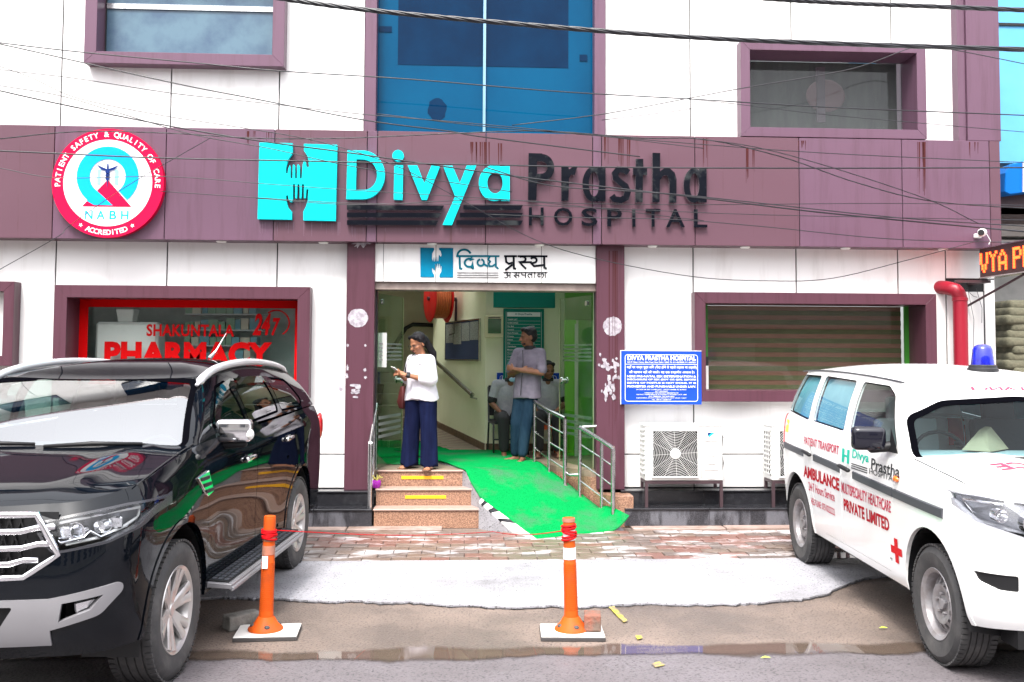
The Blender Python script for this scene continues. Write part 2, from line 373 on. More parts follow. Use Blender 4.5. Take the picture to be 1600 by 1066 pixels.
# puddle along the road edge
pu = []
for i in range(80):
    px = -100+1750*i/79; pu.append(G(px, 1034+3*math.sin(px*.013)+rr.uniform(-1.5, 1.5)-(4 if px > 1150 else 0)))
for i in range(80):
    px = 1650-1750*i/79; pu.append(G(px, 1010+4*math.sin(px*.009+1)+2*math.sin(px*.05)+rr.uniform(-1, 1)))
def soft_edge(m, y0, half, soft):
    nt = m.node_tree; L = nt.links.new; out = nt.nodes['Material Output']; b = nt.nodes['Principled BSDF']
    g = nt.nodes.new('ShaderNodeNewGeometry'); sp = nt.nodes.new('ShaderNodeSeparateXYZ'); L(g.outputs['Position'], sp.inputs[0])
    n = nt.nodes.new('ShaderNodeTexNoise'); n.inputs['Scale'].default_value = 1.6; n.inputs['Detail'].default_value = 7; L(g.outputs['Position'], n.inputs['Vector'])
    def mth(op, a, b_):
        q = nt.nodes.new('ShaderNodeMath'); q.operation = op
        for i, v in enumerate((a, b_)):
            if isinstance(v, (int, float)): q.inputs[i].default_value = v
            elif v is not None: L(v, q.inputs[i])
        return q.outputs[0]
    d = mth('ABSOLUTE', mth('SUBTRACT', mth('ADD', sp.outputs['Y'], mth('MULTIPLY', mth('SUBTRACT', n.outputs['Fac'], .5), .42)), y0), None)
    r_ = nt.nodes.new('ShaderNodeMapRange'); r_.interpolation_type = 'SMOOTHSTEP'
    r_.inputs['From Min'].default_value = half+soft; r_.inputs['From Max'].default_value = half; L(d, r_.inputs[0])
    t = nt.nodes.new('ShaderNodeBsdfTransparent'); mx = nt.nodes.new('ShaderNodeMixShader')
    L(r_.outputs[0], mx.inputs[0]); L(t.outputs[0], mx.inputs[1]); L(b.outputs[0], mx.inputs[2]); L(mx.outputs[0], out.inputs[0])
M['puddle_soft'] = pm('shallow_puddle', (.085, .063, .050), .03, ior=1.33, spec=.8)
ypd = G(800, 1021)[1]; soft_edge(M['puddle_soft'], ypd, .045, .085)
strip([(-12, ypd-.4), (12, ypd-.4), (12, ypd+.4), (-12, ypd+.4)], .009, 'puddle', M['puddle_soft'])
for cpx, cpy, a_, b_ in ((1330, 868, 90, 7),):
    c = G(cpx, cpy)
    q = [(c[0]+a_/160*math.cos(t*.3)*(1+.25*math.sin(t*1.7)), c[1]+b_/30*math.sin(t*.3)*(1+.2*math.sin(t*2.3))) for t in range(21)]
    strip(q, .020 if cpy < 900 else .0095, 'puddle', M['water'])

# paving blocks between the apron and the plinth: zigzag blocks, one object each where the picture shows them
pav = tag(part(MB().box(-9, 10, y_con, 10.0, -.06, .004), 'pavement', pm('paver_joint', (.065, .048, .040), .8), None), kind='structure')
y0p, y1p = y_con+.005, 10.14
bw, bd = .262, .158
def paver_mesh(m, k):
    w, d = bw/2-.0035, bd/2-.003; q = .018
    poly = [(-w, -d), (-w*.35, -d+q), (w*.35, -d-q*.0), (w, -d+q*.6), (w, d), (w*.35, d-q), (-w*.35, d), (-w, d-q*.5)]
    b = MB(); b.v = [(p[0], p[1], -.05) for p in poly]+[(p[0], p[1], .012) for p in poly]
    n = len(poly); b.f = [tuple(range(n, 2*n))]+[(i, (i+1) % n, (i+1) % n+n, i+n) for i in range(n)]
    me = b.mesh('paver', bevel=.004); me.materials.append(m); return me
pms = [paver_mesh(M[k], i) for i, k in enumerate(('paver_red', 'paver_grey', 'paver_tan', 'paver_grey', 'paver_tan'))]
rest = MB(); npv = 0; rowi = 0; yy = y0p+bd/2
while yy < y1p:
    xx = -6 + (rowi % 2)*bw/2
    while xx < 7.5:
        xx += bw; z = rr.uniform(-.003, .004)
        k = 0 if (rr.random() < .25 or (abs(yy-9.55) < .17 and (xx < .3 or xx > 1.9))) else rr.randrange(1, 5)
        if -1.45 < xx < 4.0 and npv < 300:
            o = bpy.data.objects.new('paver', pms[k]); COL.objects.link(o); o.parent = pav; o.location = (xx, yy, .003+z); npv += 1
        else: rest.box(xx-bw/2+.006, xx+bw/2-.006, yy-bd/2+.005, yy+bd/2-.005, -.05, .014+z)
    yy += bd; rowi += 1
tag(part(rest, 'paver', M['paver_grey'], pav), kind='stuff')
Y_ST0 = 10.30
kb = MB()
for i in range(-7, 9):
    if i in (0, 1): continue
    kb.box(i*1.0-.2+.006, i*1.0+.8-.006, 10.14, 10.32, -.05, .022+.004*math.sin(i*5))
tag(part(kb, 'kerb', M['kerb'], None, bevel=.006), kind='structure')
# yellow paint marks on the asphalt
M['yellow_worn'] = pm('worn_yellow_paint', (.50, .42, .04), .6, col2=(.20, .155, .10), scale=18, lo=.42, hi=.56, coords='World')
for q in ([(951, 951), (960, 950), (981, 973), (974, 975)], [(993, 996), (1002, 995), (1004, 1000), (996, 1002)], [(1018, 1040), (1030, 1037), (1040, 1042), (1024, 1046)]):
    strip([G(*p) for p in q], .012, 'road_marking', M['yellow_worn'])

# ------------------------------------------------------------------ the hospital building
YW, YC, YF, YU, YP1, YP0 = 10.76, 10.62, 10.50, 10.66, 10.55, 10.30
FL = .56
bld = thing('hospital_building', 'white and purple panelled hospital front with blue glass bay and open entrance', 'building', (0, YW, 0))
zfb, zft = Z_(760, 380, YF), Z_(760, 207.5, YF)
ztop = 7.2
XR = X_(1562, 200, YF)
# backing behind the joints
bk = MB()
XL = -9.0
xcl, xcr = X_(587, 600, YW), X_(930, 600, YW)
wr0 = (X_(84, 530, YC), X_(484, 530, YC), Z_(280, 622, YC), Z_(280, 447, YC))       # pharmacy window outer box
wr1 = (X_(1085, 540, YC), X_(1463, 540, YC), Z_(1270, 628, YC), Z_(1270, 458, YC))
wu0 = (X_(133, 50, YC-.1), X_(445, 50, YC-.1), Z_(290, 102, YC-.1), 6.35)
wu1 = (X_(1157, 140, YC-.1), X_(1446, 140, YC-.1), Z_(1300, 219, YC), Z_(1300, 67, YC-.1))
def backing(x0, x1, z0, z1, y): bk.box(x0, x1, y+.02, y+.12, z0, z1)
fr = .10
for (a, b) in ((XL, wr0[0]+fr), (wr0[1]-fr, xcl)): backing(a, b, .3, zfb+.1, YW)
backing(wr0[0]+fr, wr0[1]-fr, .3, wr0[2]+fr, YW); backing(wr0[0]+fr, wr0[1]-fr, wr0[3]-fr, zfb+.1, YW)
for (a, b) in ((xcr, wr1[0]+fr), (wr1[1]-fr, X_(1556, 500, YW))): backing(a, b, .3, zfb+.1, YW)
backing(wr1[0]+fr, wr1[1]-fr, .3, wr1[2]+fr, YW); backing(wr1[0]+fr, wr1[1]-fr, wr1[3]-fr, zfb+.1, YW)
gx0, gx1 = X_(587, 100, YU), X_(930, 100, YU)
backing(XL, wu0[0]+fr, zft-.1, ztop, YU); backing(wu0[1]-fr, gx0, zft-.1, ztop, YU); backing(wu0[0]+fr, wu0[1]-fr, zft-.1, wu0[2]+fr, YU)
backing(gx1, wu1[0]+fr, zft-.1, ztop, YU); backing(wu1[1]-fr, XR, zft-.1, ztop, YU); backing(wu1[0]+fr, wu1[1]-fr, wu1[3]-fr, ztop, YU)
bk.box(XL, XR, YU+.02, YU+.14, zfb+.02, zft-.12).box(XL, XR-.03, YF+.025, YF+.045, zfb+.03, zft-.03)
part(bk, 'backing_wall', M['gap'], bld)
J = .007
def panel(poly, y, mat='cladding', name='panel', th=.018):
    """flat cladding panel, polygon in world (x, z) shrunk by the joint"""
    xs = [p[0] for p in poly]; zs = [p[1] for p in poly]
    b = MB().prism(poly, y, y+th)
    part(b, name, M[mat], bld, bevel=.003)
def rp(x0, x1, z0, z1): return [(x0+J, z0+J), (x1-J, z0+J), (x1-J, z1-J), (x0+J, z1-J)]
def Lp(x0, x1, z0, z1, hx0, hx1, hz0, hz1):
    """rect minus a window rect -> list of polygons"""
    hx0, hx1, hz0, hz1 = max(hx0, x0), min(hx1, x1), max(hz0, z0), min(hz1, z1)
    if hx0 >= hx1 or hz0 >= hz1: return [rp(x0, x1, z0, z1)]
    x0, x1, z0, z1 = x0+J, x1-J, z0+J, z1-J
    if hx0 <= x0+.02 and hx1 >= x1-.02:
        out = []
        if hz0 > z0+.03: out.append([(x0, z0), (x1, z0), (x1, hz0), (x0, hz0)])
        if hz1 < z1-.03: out.append([(x0, hz1), (x1, hz1), (x1, z1), (x0, z1)])
        return out
    out = []
    left = hx0 > x0+.02; a, b_ = (x0, hx0) if left else (hx1, x1)
    p = [(x0, z0), (x1, z0)]
    if hz0 <= z0+.03: p = [(a, z0), (b_, z0)]
    # build a C or L shape
    if left:
        pol = [(x0, z0)]
        pol += [(x1, z0), (x1, hz0), (hx0, hz0)] if hz0 > z0+.03 else [(hx0, z0)]
        pol += [(hx0, hz1), (x1, hz1), (x1, z1)] if hz1 < z1-.03 else [(hx0, z1)]
        pol += [(x0, z1)]
    else:
        pol = [(x1, z1)]
        pol += [(x0, z1), (x0, hz1), (hx1, hz1)] if hz1 < z1-.03 else [(hx1, z1)]
        pol += [(hx1, hz0), (x0, hz0), (x0, z0)] if hz0 > z0+.03 else [(hx1, z0)]
        pol += [(x1, z0)]
    return [pol]
zh = Z_(1000, 710, YW); zpl = Z_(1100, 762, YW)
xl = [XL, -6.2] + [X_(p, 415, YW) for p in (87, 261, 433)] + [X_(541, 600, YC)]
for a, b in zip(xl, xl[1:]):
    for poly in Lp(a, b, zh, zfb+.06, wr0[0]+.01, wr0[1]-.01, wr0[2]+.01, wr0[3]-.01): panel(poly, YW)
    panel(rp(a, b, zpl, zh), YW)
xr_end = X_(1556, 500, YW)
xr_ = [X_(974, 600, YC)] + [X_(p, 420, YW) for p in (1083, 1244, 1403)] + [X_(1478, 440, YW)]
for a, b in zip(xr_, xr_[1:]):
    for poly in Lp(a, b, zh, zfb+.06, wr1[0]+.01, wr1[1]-.01, wr1[2]+.01, wr1[3]-.01): panel(poly, YW)
    panel(rp(a, b, zpl, zh), YW)
zhole = (Z_(1500, 455, YW), Z_(1500, 436, YW)); xh = X_(1478, 440, YW)
panel(rp(xh, xr_end, zhole[1], zfb+.06), YW); panel(rp(xh, X_(1538, 500, YW), zpl, zhole[0]), YW); panel(rp(X_(1538, 500, YW), xr_end, zpl, zhole[1]), YW)
xu = [XL, -6.4] + [X_(p, 160, YU) for p in (95, 267, 436)] + [X_(570, 120, YU)]
for a, b in zip(xu, xu[1:]):
    for poly in Lp(a, b, zft-.05, ztop, wu0[0]+.01, wu0[1]-.01, wu0[2]+.01, ztop+1): panel(poly, YU)
xv = [X_(945, 120, YU)] + [X_(p, 30, YU) for p in (1078, 1236, 1392)] + [X_(1512, 100, YU)]
for a, b in zip(xv, xv[1:]):
    for poly in Lp(a, b, zft-.05, ztop, wu1[0]+.01, wu1[1]-.01, zft-1, wu1[3]-.01): panel(poly, YU)
# fascia panels with a folded soffit and top return
xf = [XL, -6.6] + [X_(p, 300, YF) for p in (83, 258, 428, 573, 589, 759, 926, 940, 1086, 1249, 1410, 1547)] + [XR]
for i, (a, b) in enumerate(zip(xf, xf[1:])):
    m = 'purple_rust' if i % 3 == 1 or i in (6, 9) else 'purple'
    part(MB().box(a+.004, b-.004, YF, YF+.02, zfb, zft).box(a+.004, b-.004, YF+.021, YW+.02, zfb+.002, zfb+.02).box(a+.004, b-.004, YF+.021, YU+.01, zft-.02, zft-.002), 'fascia_panel', M[m], bld, bevel=.003)
# soffit downlights
M['downlight'] = pm('downlight_glass', (.85, .85, .82), .3)
for px in (345, 505, 675, 843, 1020, 1165, 1322, 1475):
    x = X_(px, 381, YF+.1)
    part(MB().lathe([(.0, zfb-.012), (.045, zfb-.012), (.055, zfb-.004), (.055, zfb+.002)], (x, YF+.12, 0), n=16), 'downlight', M['downlight'], bld, smooth=40)
# columns beside the entrance
for (p0, p1) in ((540, 584), (932, 976)):
    x0, x1 = X_(p0, 560, YC), X_(p1, 560, YC)
    part(MB().box(x0, x1, YC, YC+.02, zpl, zfb).box(x0, x0+.02, YC+.021, YW+.02, zpl, zfb).box(x1-.02, x1, YC+.021, YW+.35, zpl, zfb), 'column', M['maroon'], bld, bevel=.003)
# window boxes
def window(x0, x1, z0, z1, yf, yb, w, pane_mat, name='window', th=.10):
    """box frame standing proud of the cladding, mitred, with deep reveals; returns the frame part"""
    fm = M['maroon'] if z0 < 3 else M['purple']
    sides = [[(x0, z1), (x1, z1), (x1-w, z1-w), (x0+w, z1-w)], [(x0, z0), (x0+w, z0+w), (x1-w, z0+w), (x1, z0)],
             [(x0, z0), (x0, z1), (x0+w, z1-w), (x0+w, z0+w)], [(x1, z0), (x1-w, z0+w), (x1-w, z1-w), (x1, z1)]]
    f = part(MB().prism(sides[0], yf, yb), 'window', fm, bld, bevel=.003)
    for s_ in sides[1:]: part(MB().prism([(p[0]*(1-1e-4)+.5e-4*(x0+x1), p[1]) for p in s_], yf, yb), 'frame', fm, f, bevel=.003)
    return f
M['pane_clear'] = glass_mat('shop_window_glass', (.86, .93, .90), .8, 1.5)
M['pane_dim'] = glass_mat('dusty_window_glass', (.62, .68, .66), .8, 1.5, body=(.30, .33, .33), bodyfac=.13)
# pharmacy window
yb = YW+.22
f0 = window(*wr0, YC-.02, yb, X_(104, 530, YC)-wr0[0], None)
wi = X_(104, 530, YC)-wr0[0]
ix0, ix1, iz0, iz1 = wr0[0]+wi, wr0[1]-wi, wr0[2]+wi*.9, wr0[3]-wi
M['red_film'] = pm('red_vinyl_band', (.62, .002, .003), .6, spec=.05)
M['red_letters'] = pm('red_vinyl_letters', (.42, .002, .003), .6, spec=.05)
bwid = .085; ix1_p = ix1
part(MB().prism([(ix0, iz1), (ix1, iz1), (ix1, iz1-bwid), (ix0, iz1-bwid)], yb-.03, yb-.02).prism([(ix0, iz0), (ix1, iz0), (ix1, iz0+bwid), (ix0, iz0+bwid)], yb-.03, yb-.02)
     .prism([(ix0, iz0+bwid), (ix0+bwid*1.1, iz0+bwid), (ix0+bwid*1.1, iz1-bwid), (ix0, iz1-bwid)], yb-.03, yb-.02).prism([(ix1-bwid, iz0+bwid), (ix1, iz0+bwid), (ix1, iz1-bwid), (ix1-bwid, iz1-bwid)], yb-.03, yb-.02), 'red_border', M['red_film'], f0)
part(MB().add([(ix0, yb, iz0), (ix1, yb, iz0), (ix1, yb, iz1), (ix0, yb, iz1)], [(0, 1, 2, 3)]), 'pane', M['pane_clear'], f0)
def bt(s, p0, p1, ya, yb_, y, d=.0, **k): return fit_text(s, X_(p0, (ya+yb_)/2, y), X_(p1, (ya+yb_)/2, y), Z_((p0+p1)/2, yb_, y), Z_((p0+p1)/2, ya, y), y, d, **k)
part(bt('SHAKUNTALA', 229, 366, 507, 526, yb-.012, .004, bold=.03, space=1.05), 'lettering', M['red_letters'], f0)
part(bt('PHARMACY', 163, 425, 534, 572, yb-.012, .004, bold=.055, space=1.06), 'lettering', M['red_letters'], f0)
part(bt('24', 395, 423, 490, 524, yb-.012, .004, bold=.035, shear=.25), 'lettering', M['red_letters'], f0)
part(bt('7', 424, 438, 497, 525, yb-.018, .004, bold=.035, shear=.25), 'lettering', M['red_letters'], f0)
cx_, cz_ = X_(432, 505, yb), Z_(432, 505, yb)
ck = shape([stroke(arc(cx_, cz_, .145, 130, -60, 24), .016)], .003); ck.map(lambda p: (p[0], yb-.012-p[2], p[1])); part(ck, 'clock_ring', M['red_letters'], f0)
# room behind the pharmacy window: shelves with boxes, a counter back and a white basket
M['room'] = pm('dim_room_wall', (.62, .72, .68), .7, col2=(.50, .60, .56), scale=3)
M['shelf'] = pm('grey_shelf', (.50, .54, .54), .5)
rm = part(MB().box(ix0-.4, ix1+.4, yb+.95, yb+1.0, .5, 3.1).box(ix0-.45, ix0-.4, yb+.1, yb+1.9, .5, 3.1).box(ix1+.06, ix1+.10, yb+.1, yb+1.9, .5, 3.1).box(ix0-.4, ix1+.4, yb+.1, yb+1.9, .45, .5).box(ix0-.4, ix1+.4, yb+.1, yb+1.9, 3.1, 3.15), 'room', M['room'], bld)
sh = thing('pharmacy_shelving', 'grey shelves stacked with small medicine boxes behind the red bordered pharmacy window', 'shelves', (ix1-1.2, yb+.65, .5))
shb = MB()
for k in range(9): shb.box(ix0+1.0, ix1-.55, yb+.47, yb+.85, 1.0+k*.185, 1.015+k*.185)
part(shb, 'shelf_board', M['shelf'], sh)
bc = [pm('carton_%s' % n, c, .6) for n, c in (('cream', (.62, .60, .48)), ('teal', (.12, .35, .42)), ('white', (.72, .74, .74)), ('buff', (.55, .47, .30)), ('green', (.2, .38, .25)))]
for ci, m_ in enumerate(bc):
    b = MB(); r2 = random.Random(ci+5)
    for k in range(9):
        x = ix0+1.02
        i = 0
        while x < ix1-.68:
            w_ = .07+.05*((i*7+k*3) % 5)/4; i += 1
            if (i*3+k*5+(i*i) % 7) % 5 == ci: b.box(x, x+w_-.01, yb+.46+r2.uniform(0, .04), yb+.7, 1.016+k*.185, 1.10+k*.185+r2.uniform(0, .05))
            x += w_
    tag(part(b, 'medicine_carton', m_, sh), kind='stuff')
wu_ = MB().box(ix0+.12, ix0+.82, yb+.12, yb+.42, .6, Z_(165, 503, yb+.12))
fz = solo(wu_, 'appliance', M['white_plastic'], 'grey white appliance with rounded recess behind the left side of the pharmacy window', 'appliance', bevel=.03)
bx = X_(182, 480, yb+.2), X_(210, 480, yb+.2); bz = Z_(165, 503, yb+.12)+.002, Z_(165, 503, yb+.12)+.15
bas = MB().loft([[(bx[0]+.02, yb+.20, bz[0]), (bx[1]-.02, yb+.20, bz[0]), (bx[1]-.02, yb+.36, bz[0]), (bx[0]+.02, yb+.36, bz[0])], [(bx[0], yb+.18, bz[1]), (bx[1], yb+.18, bz[1]), (bx[1], yb+.38, bz[1]), (bx[0], yb+.38, bz[1])]])
solo(bas, 'basket', M['white_plastic'], 'small white plastic basket on top of the appliance behind the pharmacy window', 'basket', bevel=.006)
# right ground floor window with slatted blind
yb = YW+.28
f1 = window(*wr1, YC-.02, yb, .125, None)
jx0, jx1, jz0, jz1 = wr1[0]+.125, wr1[1]-.125, wr1[2]+.12, wr1[3]-.125
M['green_film'] = pm('green_frame_paint', (.03, .20, .015), .5)
part(MB().box(jx0, jx0+.13, yb-.02, yb+.01, jz0, jz1), 'jamb', M['green_film'], f1)
part(MB().box(jx1-.05, jx1, yb-.02, yb+.01, jz0, jz1), 'jamb', M['green_film'], f1)
part(MB().box(jx0, jx0+.13, yb-.045, yb-.021, jz0+.28, jz0+.38), 'dark_patch', M['black_plastic'], f1)
part(MB().box(jx0, jx0+.13, yb-.045, yb-.021, jz0, jz0+.275), 'sticker', M['white_plastic'], f1)
part(MB().add([(jx0, yb+.012, jz0), (jx1, yb+.012, jz0), (jx1, yb+.012, jz1), (jx0, yb+.012, jz1)], [(0, 1, 2, 3)]), 'pane', M['pane_clear'], f1)
M['slat_brown'] = pm('brown_blind_slat', (.22, .11, .08), .6, spec=.1, col2=(.15, .07, .055), scale=6, stretch=(1, 1, 16), lo=.35, hi=.7)
M['slat_olive'] = pm('olive_blind_slat', (.095, .09, .045), .6, spec=.1, col2=(.06, .058, .03), scale=5, stretch=(1, 1, 10), lo=.4, hi=.7)
blind = thing('window_blind', 'brown and olive slatted blind behind the glass of the lower right window', 'blind', ((jx0+jx1)/2, yb+.07, jz0))
ns = 18; hh = (jz1-jz0)/ns
for k in range(ns):
    part(MB().obox(((jx0+.13+jx1-.05)/2, yb+.07+.006*(k % 2), jz0+hh*(k+.5)), ((jx1-jx0-.19)/2, .004, hh*.52), (rad(8 if k % 2 else -4), 0, 0)), 'slat', M['slat_brown' if k % 2 else 'slat_olive'], blind)
# far left frame, cut by the picture edge
window(-7.0, X_(22, 505, YC), Z_(10, 572, YC), Z_(10, 440, YC), YC-.02, yb, .11, None)
# upper windows
YG = YU+.10
f2 = window(*wu0, YC-.12, YG+.03, .13, None)
kx0, kx1, kz0, kz1 = wu0[0]+.13, wu0[1]-.13, wu0[2]+.13, wu0[3]-.13
M['mist'] = pm('frosted_lower_glass', (.085, .15, .20), .25, col2=(.045, .085, .14), scale=2.5, lo=.4, hi=.65)
part(MB().add([(kx0, YG, kz0), (kx1, YG, kz0), (kx1, YG, kz1), (kx0, YG, kz1)], [(0, 1, 2, 3)]), 'pane', M['mist'], f2)
part(MB().box(kx0, kx1, YG-.02, YG-.002, Z_(300, 17, YG), Z_(300, 9, YG)), 'transom', M['steel'], f2)
part(MB().box(kx0, kx0+.012, YG-.02, YG-.002, kz0, kz1), 'seal', M['gap'], f2)
YG = YU+.22
f3 = window(*wu1, YC-.12, YG+.03, .105, None)
kx0, kx1, kz0, kz1 = wu1[0]+.105, wu1[1]-.105, wu1[2]+.02, wu1[3]-.105
part(MB().add([(kx0, YG, kz0), (kx1, YG, kz0), (kx1, YG, kz1), (kx0, YG, kz1)], [(0, 1, 2, 3)]), 'pane', M['pane_dim'], f3)
M['dim_green'] = pm('dim_grey_green_curtain', (.075, .08, .07), .8, col2=(.045, .048, .045), scale=3, stretch=(3, 3, .5))
part(MB().box(kx0-.1, kx1+.1, YG+.35, YG+.37, kz0-.1, kz1+.1), 'curtain', M['dim_green'], f3)
part(MB().box(X_(1276, 110, YG+.2), X_(1289, 110, YG+.2), YG+.2, YG+.24, kz0+.3, kz1), 'post', M['purple'], f3)
# a round dark pink shape seen through it
part(MB().ball((X_(1290, 155, YG+.25), YG+.25, Z_(1290, 150, YG+.25)), (.24, .05, .20), 20, 10), 'round_shade', pm('dim_rose', (.24, .12, .14), .8), f3, smooth=True)
# blue curtain glass bay
M['blue_glass'] = pm('blue_mirror_glass', (.000, .062, .140), .05, col2=(.000, .048, .115), scale=.9, lo=.4, hi=.7, spec=.12)
M['blue_dark'] = pm('dark_blue_glass_and_reflection', (.000, .014, .045), .05, col2=(.000, .020, .06), scale=1.2, spec=.12)  # deep blue for upper panes, small marks and the reflection painted on the bay
bay = MB().box(gx0, gx1, YU+.03, YU+.05, zft-.03, ztop)
gl = part(MB().box(gx0, X_(757, 100, YU)-.015, YU+.03, YU+.04, zft-.03, ztop), 'glass_bay', M['blue_glass'], bld)
part(MB().box(X_(757, 100, YU)+.015, gx1, YU+.03, YU+.04, zft-.03, ztop), 'pane', M['blue_glass'], gl)
part(MB().box(X_(757, 100, YU)-.015, X_(757, 100, YU)+.015, YU-.01, YU+.04, zft-.03, ztop), 'mullion', pm('blue_mullion', (.22, .38, .50), .3, .6), gl)
zd = Z_(760, 104, YU+.03)
part(MB().box(X_(622, 60, YU+.03), X_(757, 60, YU)-.018, YU+.026, YU+.029, zd, ztop), 'painted_reflection', M['blue_dark'], gl)  # darker blue sheets paint the opposite building's reflection onto the glass
part(MB().box(X_(757, 60, YU)+.018, X_(888, 60, YU+.03), YU+.026, YU+.029, zd, ztop), 'painted_reflection', M['blue_dark'], gl)
for p in ((592, 612, 40, 49), (906, 918, 78, 88)):
    part(MB().box(X_(p[0], p[2], YU), X_(p[1], p[2], YU), YU+.022, YU+.0255, Z_(600, p[3], YU), Z_(600, p[2], YU)), 'latch', M['blue_dark'], gl)
blob = MB(); blob.prism([(X_(683, 170, YU)+.105*math.cos(a*.35)*(1+.1*math.sin(a*2.1)), Z_(683, 170, YU)+.13*math.sin(a*.35)) for a in range(18)], YU+.027, YU+.0295)
part(blob, 'smudge', M['blue_dark'], gl)
for (p0, p1) in ((570, 588), (929, 946)):
    part(MB().box(X_(p0, 100, YC-.1), X_(p1, 100, YC-.1), YC-.1, YU+.06, zft-.002, ztop), 'pilaster', M['purple'], bld, bevel=.004)
x0, x1 = X_(1509, 100, YF), X_(1562, 100, YF)
part(MB().box(x0+.012, x1, YF-.0, YU+.3, zft+.002, ztop), 'pilaster', M['purple'], bld, bevel=.004)
part(MB().box(x0-.08, x0+.008, YF+.03, YU+.3, zft+.002, ztop), 'pilaster', M['purple'], bld, bevel=.004)
part(MB().box(XR-.02, XR-.001, YF+.03, YU+3, zfb+.01, ztop), 'side_wall', M['purple'], bld)
part(MB().box(xr_end-.02, xr_end, YW+.02, YW+3, 0, zfb), 'side_wall', M['cladding'], bld)
# the storeys above the picture, seen only in reflections: wall, ledges and windows
part(MB().box(XL, XR, YU, YU+.3, ztop+.002, 9.1), 'upper_wall', M['cladding'], bld)
part(MB().box(XL, XR+.2, YU-.45, YU-.001, 8.42, 8.54), 'ledge', M['cladding'], bld); part(MB().box(XL, XR+.2, YU-.47, YU-.451, 8.38, 8.56), 'ledge_edge', M['purple'], bld)
for i in range(5):
    part(MB().box(-7.6+2.9*i, -6.0+2.9*i, YU-.03, YU-.002, 7.3, 8.3), 'window', M['blue_dark'], bld)
# plinth: two black granite steps
xpl = X_(583, 800, YP0)
def plinth(x0, x1, w=.92):
    x = x0
    while x < x1-.02:
        e = min(x+w, x1)
        part(MB().box(x+.002, e-.002, YP0, YP0+.02, .022, .185), 'plinth_tile', M['rough_granite'], bld)
        part(MB().box(x+.002, e-.002, YP0-.012, YP1, .186, .206), 'plinth_slab', M['black_granite'], bld, bevel=.003)
        part(MB().box(x+.002, e-.002, YP1, YP1+.02, .207, zpl-.022), 'plinth_tile', M['black_granite'], bld)
        part(MB().box(x+.002, e-.002, YP1-.012, YW+.03, zpl-.021, zpl-.001), 'plinth_slab', M['black_granite'], bld, bevel=.003)
        x = e
plinth(-8, X_(581, 800, YP0)); plinth(X_(976, 810, YP0), xr_end)
part(MB().box(-8, X_(581, 800, YP0), YP0+.03, YW+.6, -.1, .18).box(X_(985, 810, YP0)+.02, xr_end, YP0+.03, YW+.6, -.1, .18), 'plinth_core', M['gap'], bld)

# ------------------------------------------------------------------ entrance
xe0, xe1 = X_(585, 600, YW), X_(930, 600, YW)
# Hindi board face and lintel
ze0, ze1 = Z_(757, 441.5, YC+.04), zfb-.001
for a, b in ((584, 599), (599, 681), (681, 762), (762, 846), (846, 931)):
    part(MB().box(X_(a, 410, YC+.04)+.003, X_(b, 410, YC+.04)-.003, YC+.04, YC+.055, ze0, ze1), 'panel', M['cladding'], bld, bevel=.002)
part(MB().box(X_(584, 410, YC+.04), X_(931, 410, YC+.04), YC+.057, YW+.2, ze0+.004, zfb+.1), 'board_core', M['gap'], bld)
M['lintel'] = pm('beige_lintel', (.30, .24, .21), .5, col2=(.2, .15, .135), scale=5)
part(MB().box(xe0, xe1, YC+.08, YW+.2, Z_(757, 454, YC+.08), ze0+.001), 'lintel', M['lintel'], bld, bevel=.004)
# interior shell
YB = 12.9; CEIL = 2.95
M['floor_in'] = pm('brown_floor_tile', (.26, .20, .15), .35, col2=(.19, .14, .10), scale=8)
xi0, xi1 = xe0-.03, X_(897, 560, 12.0)+.7
def slab_xy(poly, z0, z1):
    n = len(poly); v = [(p[0], p[1], z0) for p in poly]+[(p[0], p[1], z1) for p in poly]
    return MB().add(v, [tuple(range(n-1, -1, -1)), tuple(range(n, 2*n))]+[(i, (i+1) % n, (i+1) % n+n, i+n) for i in range(n)])
edgeR = [(.99, 11.36), (1.09, 11.13), (1.22, 10.94), (1.36, 10.72), (1.42, 10.64)]
part(slab_xy([(xe0, 10.80), (.02, 10.80), (.10, 10.86), (.86, 11.36)]+edgeR+[(xe1+.02, 10.64), (xe1+.02, YW+.3), (xi1, YW+.3), (xi1, 16.5), (ix1_p+.15, 16.5), (ix1_p+.15, YW+.3), (xe0, YW+.3)], FL-.06, FL), 'floor', M['floor_in'], bld)
part(slab_xy([(.93, 11.40)]+edgeR+[(xe1+.02, 10.64), (xe1+.02, 11.2)], .0, FL-.061), 'ramp_wall', M['beige_granite'], bld)
part(slab_xy([(1.44, 10.62), (1.52, 10.48), (1.62, 10.34), (1.84, 10.32), (1.84, 10.60)], .0, zpl-.03), 'ramp_wall', M['beige_granite'], bld, bevel=.004)
inw = MB()
inw.box(.30, xi1, YB, YB+.1, FL, CEIL)                                # wall behind the waiting chairs
inw.box(xi1, xi1+.1, YW+.35, YB+.1, FL, CEIL)
part(inw, 'interior_wall', M['cream'], bld)
A_ = (.30, YB); B_ = (X_(676, 600, 15.4), 15.4)
dx, dy = B_[0]-A_[0], B_[1]-A_[1]; Ln = math.hypot(dx, dy); nx, ny = -dy/Ln, dx/Ln
